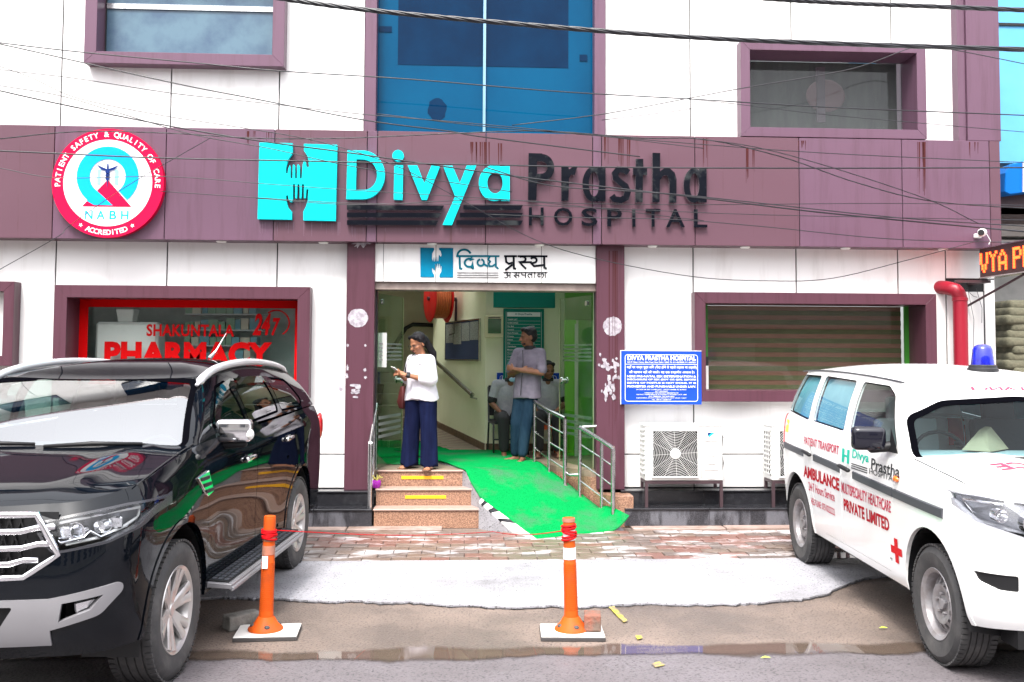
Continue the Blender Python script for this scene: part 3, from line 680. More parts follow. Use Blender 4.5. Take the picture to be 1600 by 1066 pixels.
def slant(s0, s1, z0, z1, off0, off1, name, mat, rise=0., bevel=0):
    p = lambda s, o: (A_[0]+dx*s/Ln+nx*o, A_[1]+dy*s/Ln+ny*o)
    a, b, c, d = p(s0, off0), p(s1, off0), p(s1, off1), p(s0, off1)
    v = [(a[0], a[1], z0), (b[0], b[1], z0+rise), (c[0], c[1], z0+rise), (d[0], d[1], z0), (a[0], a[1], z1), (b[0], b[1], z1+rise), (c[0], c[1], z1+rise), (d[0], d[1], z1)]
    return MB().add(v, [(3, 2, 1, 0), (4, 5, 6, 7), (0, 1, 5, 4), (1, 2, 6, 5), (2, 3, 7, 6), (3, 0, 4, 7)])
sgn = 1 if ny*1 < 0 or nx < 0 else -1     # + = towards the left hall
part(slant(0, Ln, FL, CEIL, 0, -.1, 'w', None), 'interior_wall', M['cream'], bld)
part(MB().box(ix1_p+.17, B_[0]+.1, 16.2, 16.3, FL, CEIL+1).box(ix1_p+.12, ix1_p+.17, YW+.35, 16.3, FL, CEIL+1).box(B_[0], B_[0]+.1, 15.4, 16.2, FL, CEIL+1), 'interior_wall', pm('hall_wall', (.66, .62, .46), .6, col2=(.58, .54, .40), scale=2), bld)
part(MB().box(ix1_p+.12, xi1+.1, YW+.2, 11.35, CEIL+.001, CEIL+.08).box(ix1_p+.12, xi1+.1, 12.75, 13.3, CEIL+.001, CEIL+.08).box(ix1_p+.12, xi1+.1, 14.9, 16.3, CEIL+.001, CEIL+.08), 'ceiling', M['cladding'], bld)
for a_, b_ in ((11.35, 12.75), (13.3, 14.9)):      # unseen ceiling openings, added to let daylight into hall and stair
    part(MB().add([(ix1_p+.12, a_, CEIL+.05), (xi1+.1, a_, CEIL+.05), (xi1+.1, b_, CEIL+.05), (ix1_p+.12, b_, CEIL+.05)], [(0, 1, 2, 3)]), 'added_rooflight', M['pane_clear'], bld)
part(MB().box(ix1_p+.17, xe0-.01, YW+.16, YW+.26, FL, CEIL), 'interior_wall', M['cream'], bld)
part(MB().box(xe1+.01, xi1, YW+.16, YW+.26, FL, CEIL), 'interior_wall', M['cream'], bld)
zb2 = Z_(676, 664, 15.4)
skm = pm('brown_skirting', (.16, .105, .06), .4, col2=(.10, .06, .04), scale=20)
part(MB().box(.31, xi1, YB-.015, YB-.001, FL+.001, FL+.10), 'skirting', skm, bld)
part(slant(0, Ln, FL, FL+.10, .001, .015, 's', None, rise=zb2-FL), 'skirting', skm, bld)
# sloping tiled side strip at the foot of the slanted wall
mt = pm('brown_ramp_tile', (.24, .18, .14), .4)
for k in range(12):
    s0, s1 = Ln*k/12, Ln*(k+1)/12-.012; q = lambda s: FL+(zb2-FL)*s/Ln
    p = lambda s, o: (A_[0]+dx*s/Ln+nx*o, A_[1]+dy*s/Ln+ny*o)
    a, b, c, d = p(s0, .016), p(s1, .016), p(s1, .40+.25*k/12), p(s0, .40+.25*k/12)
    part(MB().add([(*a, q(s0)+.004), (*b, q(s1)+.004), (*c, FL+.006+(q(s1)-FL)*.3), (*d, FL+.006+(q(s0)-FL)*.3)], [(0, 1, 2, 3)]), 'ramp_tile', mt, bld)
# inner stairs seen at the left
stm = pm('brown_stair_stone', (.20, .15, .11), .4, col2=(.14, .10, .07), scale=10)
for k in range(6):
    part(MB().box(ix1_p+.18, -.78-.02*k, 14.4+.27*k, 16.19, FL+.001 if k == 0 else FL+.165*k, FL+.165*(k+1)-.002), 'inner_step', stm, bld, bevel=.004)
# green door jamb
M['lime'] = pm('lime_green_paint', (.16, .62, .01), .5)
part(MB().box(X_(883, 560, 12.3), X_(900, 560, 12.3), 12.3, 12.42, FL, Z_(885, 500, 12.3)), 'green_jamb', M['lime'], bld, bevel=.004)
part(MB().box(X_(883, 560, 12.3)+.001, xi1, 12.31, 12.40, Z_(885, 500, 12.3)+.001, CEIL), 'green_header', pm('dark_green_paint', (.06, .22, .02), .5), bld)
part(MB().box(X_(898, 560, 12.29), X_(903, 560, 12.29), 12.26, 12.3, FL, Z_(885, 506, 12.3)), 'door_edge', M['white_plastic'], bld)
part(MB().box(X_(903, 560, 12.4), xi1, 12.34, 12.36, FL, Z_(885, 500, 12.3)), 'green_door', pm('pale_green_laminate', (.22, .42, .22), .35, col2=(.16, .5, .08), scale=1.5), bld)
# glass doors folded open, round steel knobs, frosted stripes
M['door_glass'] = glass_mat('door_glass', (.74, .84, .76), .9, 1.5)
M['frost'] = glass_mat('frosted_stripe', (.62, .68, .64), .4, 1.3, .3, body=(.6, .63, .6), bodyfac=.35)
M['glass_edge'] = pm('glass_edge', (.36, .38, .20), .2)
def gdoor(hx, ang, w, label):
    t = thing('glass_door', label, 'door', (hx, YW+.08, FL+.01), ang)
    z1 = Z_(757, 457, YW+.08)-FL-.03
    part(MB().box(0, w, -.005, .005, 0, z1), 'pane', M['door_glass'], t, local=True)
    part(MB().box(w+.001, w+.012, -.006, .006, 0, z1), 'edge', M['glass_edge'], t, local=True)
    for k in range(5): part(MB().box(.02, w-.06, -.0085, -.0065, 1.20+.045*k, 1.222+.045*k), 'frosted_stripe', M['frost'], t, local=True)
    for k in range(4): part(MB().box(.02, w-.06, -.0085, -.0065, .33+.07*k, .365+.07*k), 'frosted_stripe', M['frost'], t, local=True)
    part(MB().lathe([(0, -.05), (.03, -.05), (.042, -.04), (.042, -.028), (.02, -.02), (.02, .02), (.042, .028), (.042, .04), (.03, .05), (0, .05)], (w-.11, 0, .97), 'Y', 18), 'knob', M['chrome'], t, local=True, smooth=40)
    part(MB().lathe([(0, -.015), (.03, -.015), (.03, .015), (0, .015)], (.12, 0, z1-.09), 'Y', 16), 'patch_fitting', M['steel'], t, local=True, smooth=40)
    return t
gdoor(xe0+.03, rad(75), .85, 'clear glass door leaf folded open at the left of the entrance beside the woman')
gdoor(xe1-.03, rad(180-71), .85, 'clear glass door leaf folded open at the right of the entrance beside the lime jamb')
part(MB().box(X_(590, 560, YW+.2), X_(604, 560, YW+.2), YW+.2, YW+.203, Z_(600, 574, YW+.2), Z_(600, 520, YW+.2)), 'paper_notice', M['white_plastic'], bld)

# ------------------------------------------------------------------ steps, ramp, carpet
st = tag(bpy.data.objects.new('entrance_steps', None), 'three speckled granite steps with yellow tape strips left of the green ramp', 'steps'); COL.objects.link(st)
st.location = (X_(660, 800, YP0), YP0, 0)
sx0 = X_(584, 800, YP0)
for i, (xr_px, ypx, y, z0, z1, depth) in enumerate(((769, 810, 10.30, 0, .207, .25), (750, 776, 10.545, .207, .385, .22), (735, 746, 10.765, .385, FL, .4))):
    xr1 = X_(xr_px, ypx, y)
    s_ = part(MB().box(sx0, xr1, y+.012, y+depth+.02, (0 if i == 0 else z0-.02)-.0, z1-.022), 'step', M['beige_granite'], st, bevel=.003)
    part(MB().box(sx0-.01, xr1+.012, y-.004, y+depth+(.0 if i < 2 else -.37), z1-.021, z1), 'tread', M['marble'], s_, bevel=.006)
    if i:
        a, b, zc = ((633, 697, 777), (627, 693, 746.5))[i-1]
        part(MB().box(X_(a, zc, y), X_(b, zc, y), y+.006, y+.0118, Z_(665, zc+2.5, y), Z_(665, zc-2.6, y)), 'tape_strip', pm('yellow_tape', (.85, .42, .01), .45), s_, bevel=.001)
cut = MB().box(sx0, X_(750, 790, 10.5)+.0, 10.56, 10.8, 0, .2); part(cut, 'core', M['gap'], st)
# ramp body and kerb strip; the carpet lies on it
rowsL = [(G(839, 844), 0), (G(805, 820, .10), .10), (G(771, 795, .22), .22), (G(750, 779, .31), .31), (G(736, 757, .43), .43), (G(727, 738, .545), .555), ((X_(700, 730, 11.2), 11.2), .575), ((-.9, 12.8), .575)]
rowsR = [((1.72, 10.11), 0), ((1.58, 10.32), .11), ((1.44, 10.52), .21), ((1.30, 10.72), .31), ((1.16, 10.94), .41), ((1.03, 11.12), .49), ((.92, 11.35), .570), ((.60, 12.75), .575)]
M['turf'] = pm('green_carpet', (.004, .25, .058), .95, col2=(.055, .155, .085), scale=1.9, lo=.50, hi=.70, bump=1.0, bscale=130, speck=(.0, .16, .03), sscale=110, slo=.60, coords='World', spec=.0)
def ramp_grid(z_off, ext=0., nu=22, nv=60, rip=0.):
    v = []; f = []
    m = len(rowsL)-1
    for j in range(nv+1):
        t = j/nv*m; k = min(int(t), m-1); u = t-k
        L0, L1, R0, R1 = rowsL[k], rowsL[k+1], rowsR[k], rowsR[k+1]
        l = [L0[0][i]*(1-u)+L1[0][i]*u for i in (0, 1)]+[L0[1]*(1-u)+L1[1]*u]
        r = [R0[0][i]*(1-u)+R1[0][i]*u for i in (0, 1)]+[R0[1]*(1-u)+R1[1]*u]
        for i in range(nu+1):
            s = i/nu*(1+2*ext)-ext
            p = [l[q]*(1-s)+r[q]*s for q in range(3)]
            zz = p[2]+z_off
            if rip:
                zz += rip*(math.sin(p[0]*9+p[1]*3)*.5+math.sin(p[0]*4-p[1]*7)*.5+1)
                if j < 14 and s > .8: e = (s-.8)/.2; q_ = (1-j/14.); zz += .16*e*e*q_**.5; p[0] += .03*e; p[1] -= .05*e
            v.append((p[0], p[1], zz))
    f = [(j*(nu+1)+i, j*(nu+1)+i+1, (j+1)*(nu+1)+i+1, (j+1)*(nu+1)+i) for j in range(nv) for i in range(nu)]
    return MB().add(v, f)
g1 = ramp_grid(-.004, .0, 8, 40)
nb = len(g1.v); g1.v += [(p[0], p[1], -.05) for p in g1.v[:nb]]
for j in range(40):
    for i in (0, 8):
        a, b = j*9+i, (j+1)*9+i; g1.f.append((a, b, b+nb, a+nb))
tag(part(g1, 'ramp', M['concrete'], None), kind='structure')
cg = ramp_grid(.004, .0, rip=.004)
cme = cg.mesh('green_carpet', recalc=True, smooth=True)
bmx = bmesh.new(); bmx.from_mesh(cme)
for f_ in bmx.faces:
    if f_.normal.z < 0: f_.normal_flip()
bmesh.ops.solidify(bmx, geom=bmx.faces[:], thickness=-.008); bmx.to_mesh(cme); bmx.free()
cme.transform(Matrix.Translation((-1.0, -10, 0)))
carpet = put(cme, 'green_carpet', M['turf']); carpet.location = (1.0, 10, 0)
tag(carpet, 'bright green turf carpet laid down the entrance ramp with its right corner curled up', 'carpet')
# carpet inside the hall behind the woman
hall = MB().add([(X_(612, 690, 12.), 11.3, FL+.008), (-.35, 11.2, FL+.008), (.1, 12.6, FL+.008), (B_[0]-.25, 15.2, FL+.012), (B_[0]-.9, 15.2, FL+.012), (X_(612, 700, 12.)-.2, 12.4, FL+.008)], [(0, 1, 2, 3, 4, 5)])
solo(hall, 'hall_carpet', M['turf'], 'green turf carpet on the hall floor behind the woman in white', 'carpet')
# painted kerb strip left of the carpet
M['white_tile'] = pm('white_kerb_tile', (.68, .66, .64), .4, col2=(.4, .36, .33), scale=9, lo=.5, hi=.7)
kq = [(839, 845, 0), (805, 820, .10), (771, 795, .22), (752, 781, .30)]
kw = [(803, 836, 0), (783, 817, .10), (763, 799, .20), (748, 786, .27)]
kp = MB(); kd = MB()
fan = thing('ramp_edge_strip', 'sloping white and black tiled kerb strip between the steps and the green carpet', 'kerb strip', (*G(803, 836), 0))
N = 12
for i in range(N):
    def at(lst, t):
        t *= 3; k = min(int(t), 2); u = t-k; a, b = lst[k], lst[k+1]
        A = [*G(a[0], a[1], a[2]), a[2]]; B = [*G(b[0], b[1], b[2]), b[2]]
        return [A[q]*(1-u)+B[q]*u for q in range(3)]
    t0, t1 = i/N+.004, (i+1)/N-.004
    p0, p1, p2, p3 = at(kw, t0), at(kq, t0), at(kq, t1), at(kw, t1)
    for p in (p0, p1, p2, p3): p[2] += .016
    part(MB().add([p0, p1, p2, p3] + [(p[0], p[1], p[2]-.014) for p in (p0, p1, p2, p3)], [(0, 1, 2, 3), (7, 6, 5, 4), (0, 4, 5, 1), (1, 5, 6, 2), (2, 6, 7, 3), (3, 7, 4, 0)]), 'tile', M['black_granite'] if i % 3 == 1 and i > 2 else M['white_tile'], fan)
side = MB()
for i in range(N):
    p0, p3 = at(kw, i/N), at(kw, (i+1)/N); side.add([p0, p3, (p3[0], p3[1], -.01), (p0[0], p0[1], -.01)], [(0, 1, 2, 3)])
    q0, q3 = at(kq, i/N), at(kq, (i+1)/N); side.add([p0, q0, q3, p3], [(0, 1, 2, 3)])
part(side, 'strip_base', M['concrete'], fan)

# ------------------------------------------------------------------ lettering on the fascia
M['cyan_acrylic'] = pm('cyan_acrylic', (.00, .56, .60), .45, spec=.15, col2=(.0, .50, .55), scale=2)
M['cyan_edge'] = pm('pale_letter_edge', (.45, .70, .72), .3)
M['black_acrylic'] = pm('black_acrylic', (.003, .004, .008), .2, col2=(.03, .034, .036), scale=5, lo=.56, hi=.66, spec=.16)
M['letter_side'] = pm('steel_letter_side', (.55, .55, .57), .25, .9)
YS = YF-.012
DEP = .055
def xz(px, py, y=YF): return W(px, py, y)
def letter(loops, parent, mat, name='letter', dep=DEP, side=None, y=YS):
    """extruded letter: face plate plus rim"""
    s_ = shape(loops, dep); s_.map(lambda p: (p[0], y-p[2], p[1]))
    o = part(s_, name, mat, parent, recalc=True)
    if mat is M['black_acrylic']: rim(o)
    return o
def rim(o):
    o.data.materials.append(M['letter_side'])
    for p in o.data.polygons:
        if abs(p.normal.y) < .3: p.material_index = 1
def P_(pts, y=YF-.06): return [W(a, b, y) for a, b in pts]
def box_px(a, b, c, d): return [(a, b), (c, b), (c, d), (a, d)]
def arc_px(cx, cy, rx, a0, a1, n=20, ry=None): return [(cx+rx*math.cos(rad(a)), cy-(rx if ry is None else ry)*math.sin(rad(a))) for a in [a0+(a1-a0)*i/n for i in range(n+1)]]
sg = thing('hospital_name_sign', 'cyan and black raised letters reading Divya Prastha HOSPITAL on the purple fascia', 'sign', (X_(760, 290, YF), YF, Z_(760, 355, YF)))
# emblem: square cut by two hands reaching for each other
def hand(mirror):
    # notch outline in px, upper hand (opens at the top edge), fingers down
    up = [(457, 224), (457, 240), (450, 250), (447, 262), (446.5, 271), (449.5, 271), (451, 262), (453, 258), (454, 262), (454, 279), (457, 279), (457.5, 258), (459.5, 257), (461, 260), (461, 279), (464, 279), (464.5, 258), (466.5, 257), (468.5, 260), (468.5, 279), (471.5, 279), (473, 258),
          (475, 250), (478, 254), (479, 261), (483, 261), (482, 250), (480, 243), (475, 236), (475, 225)]
    dn = [(474, 344.5), (474, 331), (478.5, 322), (481, 312), (482, 296), (479, 296), (477.5, 310), (475, 310), (475, 288), (472, 288), (471, 310), (468.5, 310), (468, 288), (465, 288), (464, 310), (461.5, 310), (461, 288), (458, 288), (457.5, 315), (454, 316), (451, 312), (450, 305),
          (447, 306), (447.5, 314), (450, 324), (456, 331), (456, 343.5)]
    return up, dn
up, dn = hand(0)
outer = [(405.5, 223)]+up+[(527, 226.5), (524.5, 345.5)]+dn+[(402.5, 342.5)]
letter([P_(outer)], sg, M['cyan_acrylic'], 'emblem')
A_px = 541
# D
letter([P_([(543, 235)]+[(567, 235.5)]+arc_px(567, 273.5, 34.5, 88, -88, 20, 38)+[(541, 311.5)]),
        P_([(557, 249)]+[(569, 249.5)]+arc_px(569, 273.5, 20, 85, -85, 16, 23.5)+[(556, 297)])], sg, M['cyan_acrylic'])
letter([P_(arc_px(622, 243.5, 9, 0, 350, 20))], sg, M['cyan_acrylic'], 'letter_dot')
letter([P_([(616, 258), (630, 258.5), (629, 312.5), (615, 312)])], sg, M['cyan_acrylic'])
letter([P_([(637, 258.5), (652, 258.5), (663, 286), (674, 259), (688, 259), (667, 312.5), (659, 312.5)])], sg, M['cyan_acrylic'])
letter([P_([(692, 259), (707, 259), (718.5, 286), (729, 259), (744, 259), (706, 352), (691.5, 351.5), (711, 307)])], sg, M['cyan_acrylic'])
def a_letter(cx, cy, rx, ry, x0, x1, top, bot, mat, w):
    o = arc_px(cx, cy, rx, 62, 298, 24, ry)
    letter([P_(o[::1]+[(x0, cy+ry*.80), (x0, bot), (x1, bot), (x1, top), (x0, top), (x0, cy-ry*.80)]), P_(arc_px(cx+1, cy, rx-w, 0, 345, 22, ry-w*.92))], sg, mat)
a_letter(772.5, 286, 24.5, 28, 783, 796.5, 260, 313.5, M['cyan_acrylic'], 12.5)
BM = M['black_acrylic']
letter([P_([(826, 239.5), (847, 240)]+arc_px(847, 262.5, 19, 88, -88, 16, 21.5)+[(839, 284), (838, 313), (825, 313)]), P_([(839, 252), (846, 252)]+arc_px(846, 262, 9.5, 80, -80, 10, 9.5)+[(839, 272)])], sg, BM)
letter([P_([(877, 261.5), (888, 261.5), (889, 265), (894, 262), (902, 261), (898, 273.5), (892, 273.5), (889, 279), (888, 314), (877, 314)])], sg, BM)
a_letter(927, 288, 17, 27.5, 934, 946, 262, 315, BM, 9)
letter([P_(stroke([(982, 270), (976, 265.5), (966, 265), (961, 271), (962, 279), (969, 285), (977, 291), (981, 300), (978, 309), (970, 313), (960, 311.5), (956, 306)], 9.5))], sg, BM)
letter([P_([(993.5, 248.5), (1005, 248.5), (1005, 263), (1011, 263), (1011, 273.5), (1004.5, 273.5), (1004, 316), (992.5, 316), (993, 273.5), (989, 273.5), (989, 263), (993.5, 263)])], sg, BM)
letter([P_([(1019.5, 239), (1031.5, 239.5), (1031, 268), (1038, 263), (1046, 263), (1054, 270), (1057, 280), (1056.5, 317), (1045.5, 317), (1046, 284), (1043, 275), (1037, 274), (1031, 282), (1030.5, 316), (1019, 316)])], sg, BM)
a_letter(1084, 290, 16, 27, 1092, 1104, 263, 316.5, BM, 8.5)
def tpx(s, a, b, c, d, mat, parent, name='letter', dep=.035, y=YF-.012, bold=.012, **k):
    m_ = fit_text(s, X_(a, (c+d)/2, y), X_(b, (c+d)/2, y), Z_((a+b)/2, d, y), Z_((a+b)/2, c, y), y, dep, bold=bold, **k)
    o = part(m_, name, mat, parent); rim(o)
    return o
for ch, a, b in (('H', 826, 849), ('O', 865, 894), ('S', 908, 933), ('P', 948, 971), ('I', 987, 992), ('T', 1008, 1031), ('A', 1040, 1069), ('L', 1083, 1104)):
    tpx(ch, a, b, 325+(a-826)*.012, 353+(a-826)*.012, BM, sg)
for k in range(3):
    y0 = 320.5+11.8*k
    for (a, b, sh) in ((542, 694-4.5*k, 0), (724-5.5*k, 817, 0)):
        p = [(a, y0), (b, y0+.6), (b-4, y0+8), (a, y0+7.4)]
        letter([P_(p)], sg, BM, 'bar', .05)

# ------------------------------------------------------------------ round accreditation badge
M['crimson'] = pm('crimson_print', (.60, .003, .050), .6, spec=.1); M['sky_print'] = pm('sky_blue_print', (.003, .36, .74), .6, spec=.1)
M['white_print'] = pm('white_print', (.80, .80, .82), .6, spec=.1); M['navy_print'] = pm('navy_print', (.01, .03, .16), .5, spec=.1); M['pale_blue'] = pm('pale_blue_print', (.25, .68, .80), .4)
YBd = YF-.08
bxc, bzc = W(168.5, 286, YBd); s_ = (X_(256, 286, YBd)-X_(81, 286, YBd))/175.     # metres per px
bdg = thing('accreditation_badge', 'round crimson and white NABH accreditation badge at the left end of the fascia', 'badge', (bxc, YF, bzc-87*s_))
def disc(r, y0, y1, n=64, cx=0, cy=0): return MB().prism([(bxc+(cx+r*math.cos(2*math.pi*k/n))*s_, bzc+(cy+r*math.sin(2*math.pi*k/n))*s_) for k in range(n)], y0, y1)
part(disc(87.5, YBd, YF-.001), 'disc', M['crimson'], bdg, smooth=40)
part(disc(69.5, YBd-.003, YBd-.0005), 'white_field', M['white_print'], bdg)
def bshape(loops, mat, k, name): m_ = shape([[(bxc+p[0]*s_, bzc+p[1]*s_) for p in lp] for lp in loops], .002); m_.map(lambda p: (p[0], YBd-.003-.0025*k-p[2], p[1])); part(m_, name, mat, bdg)
cyq = 8
bshape([[(-39, -38), (0, 5), (38, -38)]], M['crimson'], 1, 'triangle')
q_out = arc(0, cyq+2, 48.5, -50, 230, 44)
bshape([q_out+[(-31, -30), (-20, -36), (9, -36), (-15, -14)]+arc(0, cyq+2, 28, 232, -52, 34)], M['sky_print'], 2, 'letter_q')
bshape([[(-16.5, 21), (-16.5, -3), (-11, -3), (-11, 21)]], M['pale_blue'], 1, 'stripe'); bshape([[(11, 21), (11, -3), (17, -3), (17, 21)]], M['pale_blue'], 1, 'stripe')
bshape([[(-1, 31), (1, 31), (1.5, 22), (18, 29), (10, 21), (3, 19), (1.2, 6), (0, -10), (-1.2, 6), (-3, 19), (-10, 21), (-18, 29), (-1.5, 22)]], M['navy_print'], 4, 'winged_staff')
for zz in (17, 12, 7): bshape([arc(0, zz, 3.4, 0, 345, 12)], M['navy_print'], 5, 'snake_coil')
def btext(s, a, b, c, d, mat, bold=.02, name='lettering'):
    m_ = fit_text(s, bxc+a*s_, bxc+b*s_, bzc+c*s_, bzc+d*s_, YBd-.0045, bold=bold, space=1.25); part(m_, name, mat, bdg)
for ch_, a_, b_ in (('N', -34, -22), ('A', -16, -3), ('B', 4, 15), ('H', 22, 34)): btext(ch_, a_, b_, -58.5, -44.5, M['sky_print'], .02, 'letter')
def around(s, a0, a1, r, h, flip):
    n = len(s)
    for i, ch in enumerate(s):
        if ch == ' ': continue
        a = rad(a0+(a1-a0)*(i+.5)/n)
        if ch == '*':
            b_ = [(3.6*(1 if k % 2 == 0 else .42)*math.sin(k*math.pi/5), 3.6*(1 if k % 2 == 0 else .42)*math.cos(k*math.pi/5)) for k in range(10)]
            m_ = MB().add([(p[0], 0, p[1]) for p in b_], [tuple(range(10))])
        else:
            m_ = text_mb(ch, h*1.38, .25, align='CENTER'); m_.v = [(p[0], 0, p[1]-h*.5) for p in m_.v]
        th = a-math.pi/2 if not flip else a+math.pi/2
        c_, q_ = math.cos(th), math.sin(th)
        m_.v = [(bxc+(r*math.cos(a)+p[0]*c_-p[2]*q_)*s_, YBd-.0035, bzc+(r*math.sin(a)+p[0]*q_+p[2]*c_)*s_) for p in m_.v]
        part(m_, 'letter', M['white_print'], bdg, recalc=False)
around('PATIENT SAFETY & QUALITY OF CARE', 186, -6, 78.5, 8.6, False)
around('* ACCREDITED *', 237, 303, 79, 8.2, True)

# ------------------------------------------------------------------ Hindi name board over the entrance
M['hb'] = pm('teal_gradient_print', (.00, .135, .24), .5, col2=(.0, .23, .40), scale=.5, spec=.1); M['teal_ink'] = pm('teal_print', (.0, .115, .17), .5, spec=.1)
YH = YC+.038
hs = thing('hindi_name_board_lettering', 'teal and black Hindi lettering with a square hands emblem above the entrance', 'sign', (X_(757, 410, YH), YH, Z_(757, 436, YH)))
def hpt(u, v, y=YH):   # board picture coordinates (zoomed crop px) -> world
    return W(600+u/5.333, 370+v/5.333, y)
eo = [(303, 92), (416, 93), (419, 108), (402, 140), (400, 183), (408, 206), (412, 170), (416, 206), (422, 206), (424, 168), (430, 206), (437, 206), (441, 166), (446, 204), (452, 204), (458, 150), (474, 168), (480, 150), (472, 120), (459, 108), (459, 94), (577, 95),
      (577, 341), (462, 340), (462, 318), (478, 290), (480, 245), (474, 246), (470, 272), (465, 228), (459, 228), (456, 270), (450, 225), (444, 225), (442, 270), (434, 228), (428, 228), (426, 275), (416, 282), (406, 260), (400, 266), (404, 296), (418, 318), (418, 338), (303, 337)]
m_ = shape([[hpt(*p) for p in eo]], .006); m_.map(lambda p: (p[0], YH-p[2], p[1])); part(m_, 'emblem', M['hb'], hs)
kst = [0]
def hstroke(pts, w, mat, parent=hs, fn=hpt, y=YH, name='letter'):
    kst[0] += 1
    P = [Vector(p) for p in pts]
    m_ = shape([[fn(*q) for q in stroke(pts, w)]], .005); e = .0004*(kst[0] % 9); m_.map(lambda p: (p[0], y-e-p[2], p[1])); return m_
def glyph(strokes, mat, w=16):
    b = MB()
    for s in strokes:
        ww = w
        if isinstance(s, tuple) and isinstance(s[0], list): s, ww = s
        q = hstroke(s, ww, mat); b.add(q.v, q.f)
    part(b, 'letter', mat, hs)
def rnd(cx, cy, rx, ry, a0, a1, n=10): return [(cx+rx*math.cos(rad(a0+(a1-a0)*i/n)), cy-ry*math.sin(rad(a0+(a1-a0)*i/n))) for i in range(n+1)]
TI = M['teal_ink']; BI = M['black_acrylic']
glyph([[(602, 162), (668, 162)], [(630, 158), (632, 262), (652, 270)], rnd(668, 158, 56, 50, 182, 20, 14)], TI, 17)
glyph([[(652, 162), (768, 162)], [(732, 165), (728, 190)]+rnd(712, 218, 40, 34, 60, 300, 14)+[(738, 226), (744, 270)]], TI, 17)
glyph([[(768, 162), (872, 162)], rnd(806, 216, 27, 27, 100, 440, 18), [(828, 226), (868, 250)]], TI, 16)
glyph([[(872, 162), (962, 163)], [(882, 166), (868, 190), (884, 208), (872, 226), (880, 246), (902, 246), (925, 232)], [(931, 160), (932, 250), (954, 268)]], TI, 15)
glyph([[(1000, 163), (1108, 163)], [(1014, 166), (1018, 210), (1040, 226), (1072, 216)], [(1080, 160), (1082, 262), (1100, 270)], [(1072, 232), (1010, 280)]], BI, 17)
glyph([[(1112, 163), (1220, 163)], rnd(1150, 188, 30, 22, 130, -80, 10)+[(1132, 212), (1150, 236), (1184, 268)], [(1150, 214), (1232, 212)]], BI, 16)
glyph([[(1215, 163), (1362, 164)], rnd(1246, 196, 26, 22, 150, -90, 10)+[(1228, 222), (1250, 246), (1330, 236)], [(1334, 160), (1336, 258), (1356, 268)]], BI, 17)
for k in range(3): glyph([([(608, 300+19.5*k), (955, 301+19.5*k)], 4.5)], BI)
small = [([(994, 297), (1062, 297)], [(1050, 297), (1050, 345)], rnd(1016, 310, 14, 9, 150, -80, 7), rnd(1016, 330, 17, 11, 80, -150, 7), [(1030, 322), (1050, 320)]),
         ([(1066, 297), (1136, 297)], [(1124, 297), (1124, 345)], rnd(1090, 308, 14, 10, 120, -80, 7)+[(1082, 322), (1106, 344)], [(1096, 322), (1124, 320)]),
         ([(1132, 297), (1190, 297)], [(1146, 298), (1148, 318), (1176, 320)], [(1180, 297), (1180, 345)]),
         ([(1190, 297), (1240, 297)], rnd(1212, 322, 14, 12, 60, 250, 7)+[(1214, 345)], [(1216, 314), (1232, 312)], [(1232, 297), (1232, 345)]),
         ([(1240, 297), (1270, 297)], [(1256, 297), (1256, 345)]),
         ([(1272, 297), (1362, 297)], rnd(1292, 322, 13, 12, 40, 330, 8), rnd(1320, 318, 12, 10, 160, -40, 7)+[(1318, 344)], [(1346, 297), (1346, 345)])]
for g_ in small: glyph(list(g_), BI, 7)

